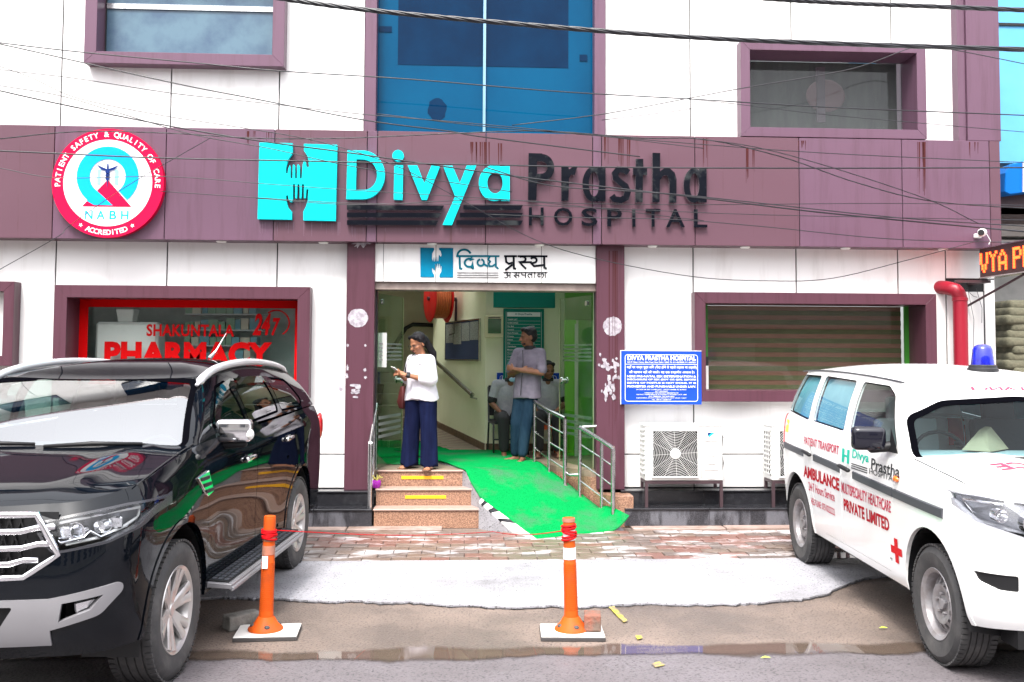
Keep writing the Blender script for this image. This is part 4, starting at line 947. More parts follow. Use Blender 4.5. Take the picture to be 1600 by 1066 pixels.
# ------------------------------------------------------------------ blue statutory notice on the wall
M['notice_blue'] = pm('royal_blue_board', (.010, .055, .42), .6, spec=.1, col2=(.012, .065, .47), scale=2)
def notice(x0, z0, w, h, y, label, full=True, th=.03):
    t = thing('blue_notice_board', label, 'notice board', (x0+w/2, y, z0))
    part(MB().box(x0, x0+w, y-th, y, z0, z0+h), 'board', M['notice_blue'], t, bevel=.004)
    part(MB().box(x0-.006, x0-.0005, y-th-.002, y, z0, z0+h).box(x0-.006, x0+w, y-th-.002, y-.002, z0+h+.0005, z0+h+.006), 'frame', M['white_print'], t)
    yy = y-th-.002
    def tx(s, a, b, c, d, bold=.02, **k): part(fit_text(s, x0+w*a, x0+w*b, z0+h*(1-d), z0+h*(1-c), yy, bold=bold, **k), 'lettering', M['white_print'], t, recalc=False)
    loop = [(x0+w*.05, z0+h*.06), (x0+w*.95, z0+h*.06), (x0+w*.95, z0+h*.93), (x0+w*.05, z0+h*.93)]
    q = rpoly_(loop, .03); b = MB()
    for i in range(len(q)):
        a, c = Vector(q[i]), Vector(q[(i+1) % len(q)]); d = (c-a)
        if d.length < 1e-4: continue
        n = Vector((-d.y, d.x)).normalized()*.003
        b.add([(*(a+n),), (*(c+n),), (*(c-n),), (*(a-n),)], [(0, 1, 2, 3)]) if False else b.add([((a+n).x, yy, (a+n).y), ((c+n).x, yy, (c+n).y), ((c-n).x, yy, (c-n).y), ((a-n).x, yy, (a-n).y)], [(0, 1, 2, 3)])
    part(b, 'border_line', M['white_print'], t, recalc=False)
    tx('DIVYA PRASTHA HOSPITAL', .08, .93, .085, .175, .045)
    if full:
        tx("RZ-37, Palam Colony, Main Road, New Delhi-110045. Ph. 011-45678900, 011-45678231", .08, .93, .195, .235, .01)
        part(MB().add([(x0+w*.05, yy, z0+h*.755), (x0+w*.95, yy, z0+h*.755), (x0+w*.95, yy, z0+h*.747), (x0+w*.05, yy, z0+h*.747)], [(0, 1, 2, 3)]), 'rule', M['white_print'], t)
        tx('यहाँ पर जन्म पूर्व लिंग (पैदा होने से पहले लड़का या लड़की)', .07, .94, .27, .345, .01)
        tx('की पहचान नहीं की जाती। यह एक दण्डनीय अपराध है।', .10, .91, .365, .435, .01)
        for i, s in enumerate(('HERE PRE-NATAL SEX DETERMINATION &', 'DISCLOSURE OF SEX (BOY OR GIRL BEFORE', 'BIRTH) OF FOETUS IS NOT DONE. IT IS', 'PROHIBITED AND PUNISHABLE UNDER LAW.')):
            tx(s, .075, .93, .455+.063*i, .495+.063*i, .03)
        for i, (s, a) in enumerate((('IN CASE OF ANY COMPLAINT - SOUTH UNDER PC & PNDT', .19), ('ACT 1994 INLET', .42), ('OFFICE OF THE DISTRICT MAGISTRATE', .29), ('DISTRICT APPROPRIATE AUTHORITY, PC/PNDT ACT 1994', .19), ('OLD TERMINAL TAX BUILDING', .34), ('KAPASHERA, SOUTH WEST DISTRICT, NEW DELHI-110037', .19), ('TEL. 100 011 25063197', .38))):
            tx(s, a, 1-a, .712+.0315*i, .732+.0315*i, .012)
    return t
def rpoly_(pts, r, n=3):
    out = []; m = len(pts)
    for i in range(m):
        p = Vector(pts[i]); a = Vector(pts[i-1]); b = Vector(pts[(i+1) % m]); p0 = p+(a-p).normalized()*r; p1 = p+(b-p).normalized()*r
        for k in range(n+1): t = k/n; out.append(tuple(p0*(1-t)**2+p*2*t*(1-t)+p1*t*t))
    return out
x0, z0 = W(969, 632, YC-.03); x1, z1 = W(1096, 549, YC-.03)
notice(x0+.01, z0, x1-x0-.01, z1-z0, YC-.002, 'blue notice board with white lettering fixed beside the right purple column')

# ------------------------------------------------------------------ interior signs
YI = YB
x0, z0 = W(776, 645, YI); x1, z1 = W(874, 583, YI)
notice(x0, z0, x1-x0, z1-z0, YI-.002, 'dark blue notice board low on the inner wall behind the seated men', False, .012)
M['teal_board'] = pm('teal_board', (.00, .19, .14), .5, col2=(.0, .16, .12), scale=2, spec=.2)
tb = MB(); x0, z0 = W(786, 600, YI-.02); x1, z1 = W(850, 483, YI-.02)
tar = thing('tariff_board', 'tall teal price list board with white rows on the inner wall', 'board', ((x0+x1)/2, YI, z0))
part(MB().box(x0, x1, YI-.03, YI-.002, z0, z1), 'board', M['teal_board'], tar, bevel=.003)
part(MB().box(x0+.05, x1-.05, YI-.033, YI-.0305, z1-.105, z1-.045), 'header_strip', M['white_print'], tar)
part(fit_text('H Divya Prastha', x0+.16, x1-.16, z1-.092, z1-.058, YI-.0335, bold=.02), 'lettering', M['teal_ink'], tar, recalc=False)
rowsm = MB(); r5 = random.Random(9)
for k in range(18):
    z = z1-.165-.045*k
    if z < z0+.03: break
    rowsm.add([(x0+.05, YI-.0335, z), (x1-.05, YI-.0335, z), (x1-.05, YI-.0335, z+.0025), (x0+.05, YI-.0335, z+.0025)], [(0, 1, 2, 3)])
for xx in (x0+.035, x1-.035): rowsm.add([(xx-.002, YI-.0335, z0+.03), (xx+.002, YI-.0335, z0+.03), (xx+.002, YI-.0335, z1-.04), (xx-.002, YI-.0335, z1-.04)], [(0, 1, 2, 3)])
part(rowsm, 'ruled_lines', M['white_print'], tar, recalc=False)
words = ['TARIFF LIST', 'ROOM CHARGES', 'Per Bed', 'General', 'Semi Private', 'Private', 'Deluxe', 'ICU', 'Ventilator', 'Monitor', 'Nursing', 'Oxygen', 'Dressing', 'Visit', 'Emergency', 'OT Charges', 'Lab', 'X-Ray']
for k, s in enumerate(words):
    z = z1-.155-.045*k
    if z < z0+.05: break
    part(fit_text(s, x0+.055, x0+.055+.012*len(s), z, z+.02, YI-.034, bold=.01), 'lettering', M['white_print'], tar, recalc=False)
    if 1 < k: part(fit_text('%d00' % (5+k*3), x1-.19, x1-.13, z, z+.02, YI-.034, bold=.01), 'lettering', M['white_print'], tar, recalc=False)
x0, z0 = W(771, 480.5, 12.5); x1, z1 = W(867.5, 452, 12.5)
solo(MB().box(x0, x1, 12.5, 12.6, z0, z1+.1), 'overhead_sign', M['teal_board'], 'wide teal sign panel hanging below the hall ceiling', 'sign panel', bevel=.004)
x0, z0 = W(757, 527.5, YI-.06); x1, z1 = W(786.5, 493, YI-.06)
gb = thing('fire_panel_box', 'cream wall box with a dark green window right of the pinned papers', 'wall box', ((x0+x1)/2, YI, z0))
part(MB().box(x0, x1, YI-.08, YI-.001, z0, z1), 'case', pm('cream_box', (.62, .58, .36), .4), gb, bevel=.006)
part(MB().box(x0+.045, x1-.03, YI-.084, YI-.0805, z0+.055, z1-.045), 'window', pm('dark_green_panel', (.005, .09, .012), .2, coat=.8), gb)
part(MB().box(x0+.05, x1-.04, YI-.088, YI-.0845, z1-.035, z1-.025), 'label_strip', M['ink'] if 'ink' in M else M['gap'], gb)
# things on the slanted wall
def sw(px):      # distance along the slanted wall and height for a sight line
    def f(px_, py_):
        d = ray(px_, py_)
        # intersect with the vertical plane through A_ and B_
        det = d.x*dy-d.y*dx; t = (A_[0]*dy-A_[1]*dx)/det
        p = d*t; return ((p.x-A_[0])*dx+(p.y-A_[1])*dy)/Ln, CAM_H+p.z
    return f(*px)
(s0, z1), (s1, z1b) = sw((751, 500)), sw((699, 498)); z0 = sw((751, 562))[1]
nb_ = thing('pinboard', 'dark blue pinboard with grey newspaper sheets on the slanted hall wall', 'pinboard', (A_[0], A_[1], z0))
part(slant(s0, s1, z0, z1, .001, .02, 'b', None), 'board', pm('navy_felt', (.03, .045, .12), .8, bump=.2), nb_)
for (a, b) in ((s0-.02, s0), (s1, s1+.02)): part(slant(a, b, z0-.02, z1+.02, .001, .03, 'b', None), 'frame', M['steel'], nb_)
for (a, b) in ((z0-.02, z0), (z1, z1+.02)): part(slant(s0+.001, s1-.001, a, b, .001, .03, 'b', None), 'frame', M['steel'], nb_)
newsm = pm('newsprint', (.34, .35, .33), .8, col2=(.22, .22, .21), scale=60, lo=.45, hi=.55)
for k in range(4):
    a = lerp_ = s0+(s1-s0)*(.02+.245*k); b = a+(s1-s0)*.23
    part(slant(a, b, z1-(z1-z0)*(.50 if k != 2 else .56)-.01*k, z1-.015-.006*(k % 2), .021, .024+.001*k, 'n', None), 'newspaper', newsm, nb_)
# hose reel on its bracket
hx, hz = s0*0+sw((714, 466))[0], sw((714, 468))[1]
px_, py_ = A_[0]+dx*hx/Ln+nx*.05, A_[1]+dy*hx/Ln+ny*.05
reel = thing('hose_reel', 'red fire hose reel with orange coiled hose high on the slanted wall', 'hose reel', (px_, py_, hz), math.atan2(-nx, ny)+math.pi)
ang_ = 0
for yy_ in (-.10, -.36):
    part(MB().lathe([(0, yy_-.01), (.33, yy_-.01), (.345, yy_), (.33, yy_+.01), (0, yy_+.01)], (0, 0, 0), 'Y', 36), 'reel_disc', M['red_paint'], reel, local=True, smooth=40)
hose = MB()
for k in range(7): hose.tube([(.27*math.cos(a*.2618), -.13-.033*k, .27*math.sin(a*.2618)) for a in range(24)], .019, 6, closed=True)
part(hose, 'hose', pm('orange_hose', (.62, .14, .04), .5), reel, local=True, smooth=True)
part(MB().tube([(0, .04, 0), (0, -.40, 0)], .03, 10).tube([(0, .04, 0), (-.02, .04, -.5), (-.30, .04, -.52)], .022, 8), 'bracket', M['dark_metal'], reel, local=True)
(sa, za), (sb_, zb_) = sw((692, 472)), sw((679, 490))
hp = thing('hose_reel_sign', 'small maroon HOSE REEL POINT sign on the slanted wall left of the reel', 'sign', (A_[0]+dx*sa/Ln, A_[1]+dy*sa/Ln, zb_))
part(slant(sa, sb_, zb_, za, .001, .012, 's', None), 'plate', pm('maroon_plate', (.14, .03, .04), .5), hp)
def slant_text(s, a, b, c, d):
    m_ = fit_text(s, 0, 1, c, d, 0, bold=.02); m_.v = [(A_[0]+dx*(b+(a-b)*p[0])/Ln+nx*.015, A_[1]+dy*(b+(a-b)*p[0])/Ln+ny*.015, p[2]) for p in m_.v]; return m_
for k, s in enumerate(('HOSE REEL', 'POINT')): part(slant_text(s, sa+.04, sb_-.04, za-.10-.08*k, za-.04-.08*k), 'lettering', M['white_print'], hp, recalc=False)
# handrails inside
(sr0, zr0), (sr1, zr1) = sw((749, 617)), sw((682, 560))
def swp(s, z, o): return (A_[0]+dx*s/Ln+nx*o, A_[1]+dy*s/Ln+ny*o, z)
hr = thing('inner_handrail', 'dark tubular handrail sloping along the slanted hall wall behind the woman', 'handrail', swp(sr0, zr0, .1))
part(MB().tube([swp(sr0, zr0, .10), swp(sr1+.3, zr1+.1, .10)], .032, 10), 'rail', M['steel'], hr, smooth=40)
part(MB().tube([swp(sr0+.1, zr0-.03, .10), swp(sr0+.1, zr0-.06, .001)], .012, 8), 'bracket', M['steel'], hr)
hr2 = thing('stair_handrail', 'dark handrail bending upward on the far hall wall above the inner stairs', 'handrail', (X_(637, 510, 16.1), 16.1, 1))
part(MB().tube([(*W(600, 565, 16.1)[:1], 16.1, W(600, 565, 16.1)[1]), (W(634, 513, 16.1)[0], 16.1, W(634, 513, 16.1)[1]), (W(645, 507, 16.1)[0], 16.1, W(645, 507, 16.1)[1]), (W(690, 509, 16.1)[0], 16.1, W(690, 509, 16.1)[1])], .035, 10), 'rail', M['black_plastic'], hr2, smooth=True)

# ------------------------------------------------------------------ sticker remains on the columns
M['residue'] = pm('torn_sticker_residue', (.26, .23, .26), .7, spec=.1, col2=(.42, .40, .43), scale=20)
def torn(cx, cy, rx, ry, rag, seed, n=34, lay=0):
    r_ = random.Random(seed); pts = []
    for k in range(n):
        a = 2*math.pi*k/n; q = 1+r_.uniform(-rag, rag)
        pts.append((cx+rx*q*math.cos(a), cy+ry*q*math.sin(a)))
    return MB().prism([W(a, b, YC) for a, b in pts], YC-.0015-.0006*lay, YC-.0002-.0006*lay)
for i, (cx, cy, rx, ry, rag) in enumerate(((559.5, 497, 15.5, 14.5, .04), (563, 378, 13, 8, .45), (553, 612, 14, 12, .55), (957, 510, 14.5, 15, .06), (947, 568, 9, 13, .6), (961, 580, 9, 14, .6), (946, 612, 6, 15, .5), (957, 606, 8, 17, .5), (543, 540, 2, 2.5, .3), (571, 540, 1.8, 2, .3), (543, 575, 1.6, 4, .4), (570, 578, 2, 3, .4), (571, 590, 2.5, 2, .4), (542, 588, 2, 4, .4))):
    if rag < .5: part(torn(cx, cy, rx, ry, rag, i), 'sticker_residue', M['residue'], bld)
    else:
        q_ = random.Random(i+40)
        for k in range(11): part(torn(cx+q_.gauss(0, rx*.55), cy+q_.gauss(0, ry*.55), rx*q_.uniform(.16, .42), ry*q_.uniform(.14, .38), .28, i*20+k, 13, k+1), 'sticker_residue', M['residue'], bld)

# rust runs and pale water marks on the purple cladding
M['rust'] = pm('rust_run', (.062, .016, .016), .7, spec=.1); M['lime_run'] = pm('pale_lime_run', (.20, .13, .17), .7, spec=.1)
r8 = random.Random(21)
def run(px, y0, y1, w_, mat, Y, kk):
    a, b = W(px, y0, Y), W(px+r8.uniform(-.3, .3), y1, Y); h_ = w_/150
    part(MB().prism([(a[0]-h_, a[1]), (a[0]+h_, a[1]), (b[0]+h_*.25, b[1]), (b[0]-h_*.25, b[1])], Y-.0012-.0002*(kk % 6), Y-.0002), 'stain_run', M[mat], bld, recalc=True)
kk = 0
for cx_, sp_, n_, y0_, ln_ in ((396, 14, 5, 205, 22), (420, 5, 3, 206, 28), (745, 10, 9, 222, 44), (762, 6, 5, 222, 60), (780, 5, 4, 224, 40), (948, 4, 3, 214, 60), (968, 8, 6, 216, 46), (984, 5, 4, 216, 50), (1103, 5, 4, 216, 80), (1168, 4, 4, 232, 62), (1180, 4, 3, 232, 34), (1254, 7, 6, 220, 16), (1440, 7, 9, 222, 78), (1520, 9, 4, 222, 26)):
    for i in range(n_):
        kk += 1; run(cx_+r8.uniform(-sp_, sp_), y0_, y0_+ln_*r8.uniform(.35, 1.1), r8.uniform(.35, 1.1), 'rust', YF, kk)
for i in range(26): kk += 1; x_ = r8.uniform(404, 560); run(x_, 347, 347+r8.uniform(8, 24), r8.uniform(.25, .6), 'lime_run', YF, kk)
for i in range(14): kk += 1; x_ = r8.uniform(545, 815); run(x_, 356, 356+r8.uniform(5, 20), r8.uniform(.25, .5), 'lime_run', YF, kk)
for i in range(9): kk += 1; run(r8.uniform(942, 968), 392, 392+r8.uniform(60, 320), r8.uniform(.3, .6), 'rust', YC, kk)
# ------------------------------------------------------------------ vehicles (local frame: origin on the ground under the front axle, x across, y towards the tail)
M['car_black'] = pm('black_car_paint', (.002, .003, .005), .4, coat=.62, spec=.0, speck=(.05, .05, .06), sscale=260, slo=.74)
M['car_white'] = pm('white_car_paint', (.80, .80, .79), .22, coat=.6, col2=(.74, .73, .70), scale=1.3, lo=.5, hi=.8)
M['trim_black'] = pm('matt_black_trim', (.009, .009, .010), .5, spec=.3)
M['frit'] = pm('black_glass_border', (.002, .002, .003), .5, spec=.0)
M['rub_grey'] = pm('grey_rubbing_strip', (.045, .048, .058), .5)
M['silver'] = pm('silver_trim', (.185, .18, .19), .42, .1)
M['alloy'] = pm('silver_alloy', (.50, .48, .47), .3, .6)
M['steel_rim'] = pm('painted_steel_rim', (.30, .29, .30), .4, .3, col2=(.22, .20, .20), scale=12)
M['rim_dark'] = pm('brake_dark', (.02, .02, .02), .6)
M['white_rail'] = pm('pale_satin_rail', (.72, .72, .74), .25, .5)
M['lamp_glass'] = glass_mat('headlamp_lens', (.93, .95, .97), .8, 1.45)
M['lamp_inner'] = pm('headlamp_reflector', (.78, .78, .80), .12, .9, bump=.5, bscale=26)
M['lamp_back'] = pm('headlamp_housing', (.40, .40, .43), .25, .3, bump=1.0, bscale=26)
M['lamp_dark'] = pm('headlamp_bezel', (.03, .03, .035), .25)
M['red_lens'] = pm('red_lens', (.50, .008, .012), .12, coat=1)
M['orange_lens'] = pm('orange_lens', (.90, .16, .01), .2, coat=1)
M['ws_glass'] = glass_mat('windscreen_glass', (.50, .66, .66), 1.0, 3.0)
M['ws_glass2'] = glass_mat('ambulance_windscreen', (.62, .80, .84), .42, 1.45)
M['side_glass'] = glass_mat('dark_tinted_side_glass', (.20, .30, .26), 1.0, 1.55)
M['side_glass2'] = glass_mat('ambulance_side_glass', (.80, .88, .88), .7, 1.45)
M['curtain_film'] = pm('pale_blue_film', (.17, .40, .47), .6, col2=(.12, .32, .40), scale=3)
M['seat'] = pm('dark_seat_fabric', (.045, .045, .05), .8, bump=.3)
M['dash'] = pm('grey_dashboard', (.34, .37, .36), .6)
M['dash_dark'] = pm('dark_dashboard', (.03, .03, .033), .6)

def smoothstep(a, b, x):
    t = min(1, max(0, (x-a)/(b-a))); return t*t*(3-2*t)
def lerp(a, b, t): return a+(b-a)*t
def curve(pts):
    """monotone piecewise curve through (u, v) points with smooth blending"""
    def fn(u):
        if u <= pts[0][0]: return pts[0][1]
        if u >= pts[-1][0]: return pts[-1][1]
        for i in range(len(pts)-1):
            if pts[i][0] <= u <= pts[i+1][0]:
                x0, y0 = pts[i]; x1, y1 = pts[i+1]; h = x1-x0; t = (u-x0)/h
                m0 = (y1-pts[i-1][1])/(x1-pts[i-1][0]) if i else (y1-y0)/h
                m1 = (pts[i+2][1]-y0)/(pts[i+2][0]-x0) if i < len(pts)-2 else (y1-y0)/h
                return (2*t**3-3*t*t+1)*y0+(t**3-2*t*t+t)*h*m0+(-2*t**3+3*t*t)*y1+(t**3-t*t)*h*m1
    return fn

def plan(w, yf, yr, cf, cr, bowf, bowr, nf=16, nc=12, ns=70, nr=12):
    """half plan outline at one height from the centre front round to the centre rear: list of (x, y)"""
    cfx, cfy = cf; crx, cry = cr; out = []
    for i in range(nf): x = (w-cfx)*i/nf; out.append((x, yf+bowf*(x/w)**2))
    y1 = yf+bowf*((w-cfx)/w)**2
    sl = 2*bowf*(w-cfx)/w**2
    for i in range(nc):
        a = math.pi/2*i/nc; out.append((w-cfx+cfx*math.sin(a), y1+cfy*(1-math.cos(a))))
    y2 = y1+cfy; y3 = yr-bowr*((w-crx)/w)**2-cry
    for i in range(ns+1):
        y = lerp(y2, y3, i/ns); out.append((w, y))
    for i in range(1, nc+1):
        a = math.pi/2*i/nc; out.append((w-crx+crx*math.cos(a), y3+cry*math.sin(a)))
    for i in range(1, nr+1):
        x = (w-crx)*(1-i/nr); out.append((x, yr-bowr*(x/w)**2))
    return out

def grid_bm(rows):
    """rows of points (half body, x >= 0) mirrored into a full sheet"""
    bm = bmesh.new(); n = len(rows[0])
    for sgn in (1, -1):
        vv = [[bm.verts.new((p[0]*sgn, p[1], p[2])) for p in r] for r in rows]
        for j in range(len(rows)-1):
            for i in range(n-1):
                q = [vv[j][i], vv[j][i+1], vv[j+1][i+1], vv[j+1][i]]
                try: bm.faces.new(q if sgn > 0 else q[::-1])
                except ValueError: pass
    bmesh.ops.remove_doubles(bm, verts=bm.verts, dist=.0008)
    bm.normal_update()
    return bm

class Shell:
    """car skin that can be cut by outlines drawn on its side (y, z), front (x, z) or top (x, y) view"""
    def __init__(s, bm):
        bmesh.ops.recalc_face_normals(bm, faces=bm.faces)
        c = sum((f.calc_center_median() for f in bm.faces), Vector())/len(bm.faces)
        s.bm = bm; bm.normal_update()
        me = bpy.data.meshes.new('ref'); bm.to_mesh(me); me.update()
        s.ref = me; s.vn = [v.normal.copy() for v in me.vertices]
        s.bvh = BVHTree.FromPolygons([v.co.copy() for v in me.vertices], [tuple(p.vertices) for p in me.polygons])
        s.polys = [tuple(p.vertices) for p in me.polygons]; s.co = [v.co.copy() for v in me.vertices]
        s.lay = bm.faces.layers.int.new('tag')
    def select(s, view, side, poly):
        if view == 'side': return lambda c, n: c.x*side > .3 and abs(n.x) > .32
        if view == 'front': return lambda c, n: n.y < -.02
        if view == 'top': return lambda c, n: n.z > .35
        if view == 'rear': return lambda c, n: n.y > .2
    def proj(s, view, p): return (p.y, p.z) if view == 'side' else (p.x, p.y) if view == 'top' else (p.x, p.z)
    def cut(s, view, poly, side=1, tagv=0, only=0, cond=None):
        """cut along a convex outline and tag the faces inside; returns their count"""
        area = sum(poly[i][0]*poly[(i+1) % len(poly)][1]-poly[(i+1) % len(poly)][0]*poly[i][1] for i in range(len(poly)))
        if area < 0: poly = poly[::-1]
        ok = s.select(view, side, poly); bm = s.bm
        if cond:
            ok0 = ok; ok = lambda c, n: ok0(c, n) and cond(c)
        lo = (min(p[0] for p in poly)-.06, min(p[1] for p in poly)-.06); hi = (max(p[0] for p in poly)+.06, max(p[1] for p in poly)+.06)
        def near():
            out = []
            for f in bm.faces:
                c = f.calc_center_median(); q = s.proj(view, c)
                if lo[0] < q[0] < hi[0] and lo[1] < q[1] < hi[1] and ok(c, f.normal): out.append(f)
            return out
        fs = near()
        for i in range(len(poly)):
            a, b = poly[i], poly[(i+1) % len(poly)]; d = (b[0]-a[0], b[1]-a[1])
            Lh = math.hypot(*d)
            if Lh < 1e-5: continue
            n2 = (d[1]/Lh, -d[0]/Lh)
            if view == 'side': co, no = Vector((0, a[0], a[1])), Vector((0, n2[0], n2[1]))
            elif view == 'top': co, no = Vector((a[0], a[1], 0)), Vector((n2[0], n2[1], 0))
            else: co, no = Vector((a[0], 0, a[1])), Vector((n2[0], 0, n2[1]))
            cand = []
            for f in fs:
                if not f.is_valid: continue
                ds = [(v.co-co).dot(no) for v in f.verts]
                if min(ds) < -1e-5 and max(ds) > 1e-5:
                    # only cut faces close to this edge segment
                    c = s.proj(view, f.calc_center_median()); t = ((c[0]-a[0])*d[0]+(c[1]-a[1])*d[1])/Lh
                    if -.12 < t < Lh+.12: cand.append(f)
            if cand:
                geo = set(cand)
                for f in cand: geo.update(f.edges); geo.update(f.verts)
                r = bmesh.ops.bisect_plane(bm, geom=list(geo), plane_co=co, plane_no=no, dist=1e-6)
                fs = [f for f in fs if f.is_valid]+[g for g in r['geom'] if isinstance(g, bmesh.types.BMFace)]
                fs = list(dict.fromkeys(fs))
        n = 0
        for f in near():
            if f[s.lay] != only: continue
            q = s.proj(view, f.calc_center_median())
            if all((poly[(i+1) % len(poly)][0]-poly[i][0])*(q[1]-poly[i][1])-(poly[(i+1) % len(poly)][1]-poly[i][1])*(q[0]-poly[i][0]) > -1e-7 for i in range(len(poly))):
                f[s.lay] = tagv; n += 1
        return n
    def normal_at(s, p):
        loc, nr, idx, d = s.bvh.find_nearest(p)
        if idx is None: return Vector((0, 0, 1))
        vs = s.polys[idx]; ws = [1/((s.co[v]-loc).length+1e-4)**2 for v in vs]; n = Vector()
        for v, w in zip(vs, ws): n += s.vn[v]*w
        return n.normalized()
    def take(s, tagv, name, mat, parent, push=0., thick=.0, label=None, smooth=True):
        """the tagged faces as an object of their own, normals from the uncut skin"""
        src = s.bm; idx = {}; vs = []; fs = []
        for f in src.faces:
            if f[s.lay] == tagv:
                q = []
                for v in f.verts:
                    if v.index not in idx or True:
                        k = id(v)
                    if v not in idx: idx[v] = len(vs); vs.append(v.co.copy())
                    q.append(idx[v])
                fs.append(tuple(q))
        if not fs: return None
        ns = [s.normal_at(p) for p in vs]
        if push: vs = [p+n*push for p, n in zip(vs, ns)]
        nv = len(vs)
        if thick:
            edge = {}
            for f in fs:
                for a, b in zip(f, f[1:]+f[:1]): edge[(a, b)] = edge.get((a, b), 0)+1
            bd = [(a, b) for (a, b) in edge if (b, a) not in edge]
            m = {}; vs2 = list(vs); rim = []
            for a, b in bd:
                for k in (a, b):
                    if k not in m: m[k] = len(vs2); vs2.append(vs[k]-ns[k]*thick)
                rim.append((b, a, m[a], m[b]))
            vs = vs2; fs = fs+rim
        me = bpy.data.meshes.new(name); me.from_pydata([tuple(p) for p in vs], [], fs); me.validate()
        if smooth:
            me.shade_smooth()
            nn = ns+[Vector((0, 0, 0))]*(len(vs)-nv)
            if not thick: me.normals_split_custom_set_from_vertices([tuple(n) for n in nn[:len(me.vertices)]])
            else:
                ln = []
                for p in me.polygons:
                    isr = any(v >= nv for v in p.vertices)
                    for v in p.vertices: ln.append(tuple(p.normal) if isr else tuple(nn[v]))
                me.normals_split_custom_set(ln)
        return put(me, name, mat, parent, label, local=True)
    def take_each(s, tagv, name, mat, parent, **k):
        """one object for each separate patch carrying the tag"""
        s.bm.faces.ensure_lookup_table()
        todo = {f for f in s.bm.faces if f[s.lay] == tagv}; out = []; t = 1000
        while todo:
            st_ = [todo.pop()]; isl = list(st_)
            while st_:
                f = st_.pop()
                for e in f.edges:
                    for g in e.link_faces:
                        if g in todo: todo.discard(g); st_.append(g); isl.append(g)
            if len(isl) < 3: continue
            t += 1
            for f in isl: f[s.lay] = t
            out.append(s.take(t, name, mat, parent, **k))
            for f in isl: f[s.lay] = tagv+5000
        return out

def rpoly(pts, r=.03, n=4):
    """round the corners of a convex outline"""
    out = []; m = len(pts)
    for i in range(m):
        p = Vector(pts[i]); a = Vector(pts[i-1]); b = Vector(pts[(i+1) % m])
        rr_ = min(r, (a-p).length*.45, (b-p).length*.45)
        p0 = p+(a-p).normalized()*rr_; p1 = p+(b-p).normalized()*rr_
        for k in range(n+1):
            t = k/n; out.append(tuple(p0*(1-t)**2+p*2*t*(1-t)+p1*t*t))
    return out
def grow(poly, d):
    """offset a convex outline outward by d"""
    area = sum(poly[i][0]*poly[(i+1) % len(poly)][1]-poly[(i+1) % len(poly)][0]*poly[i][1] for i in range(len(poly)))
    if area < 0: poly = poly[::-1]
    cl = [poly[0]]
    for p in poly[1:]:
        if math.hypot(p[0]-cl[-1][0], p[1]-cl[-1][1]) > 1e-4: cl.append(p)
    poly = cl; out = []; m = len(poly)
    for i in range(m):
        a, p, b = Vector(poly[i-1]), Vector(poly[i]), Vector(poly[(i+1) % m])
        n0 = Vector(((p-a).y, -(p-a).x)).normalized(); n1 = Vector(((b-p).y, -(b-p).x)).normalized()
        n = (n0+n1).normalized(); out.append(tuple(p+n*d/max(.4, n.dot(n0))))
    return out

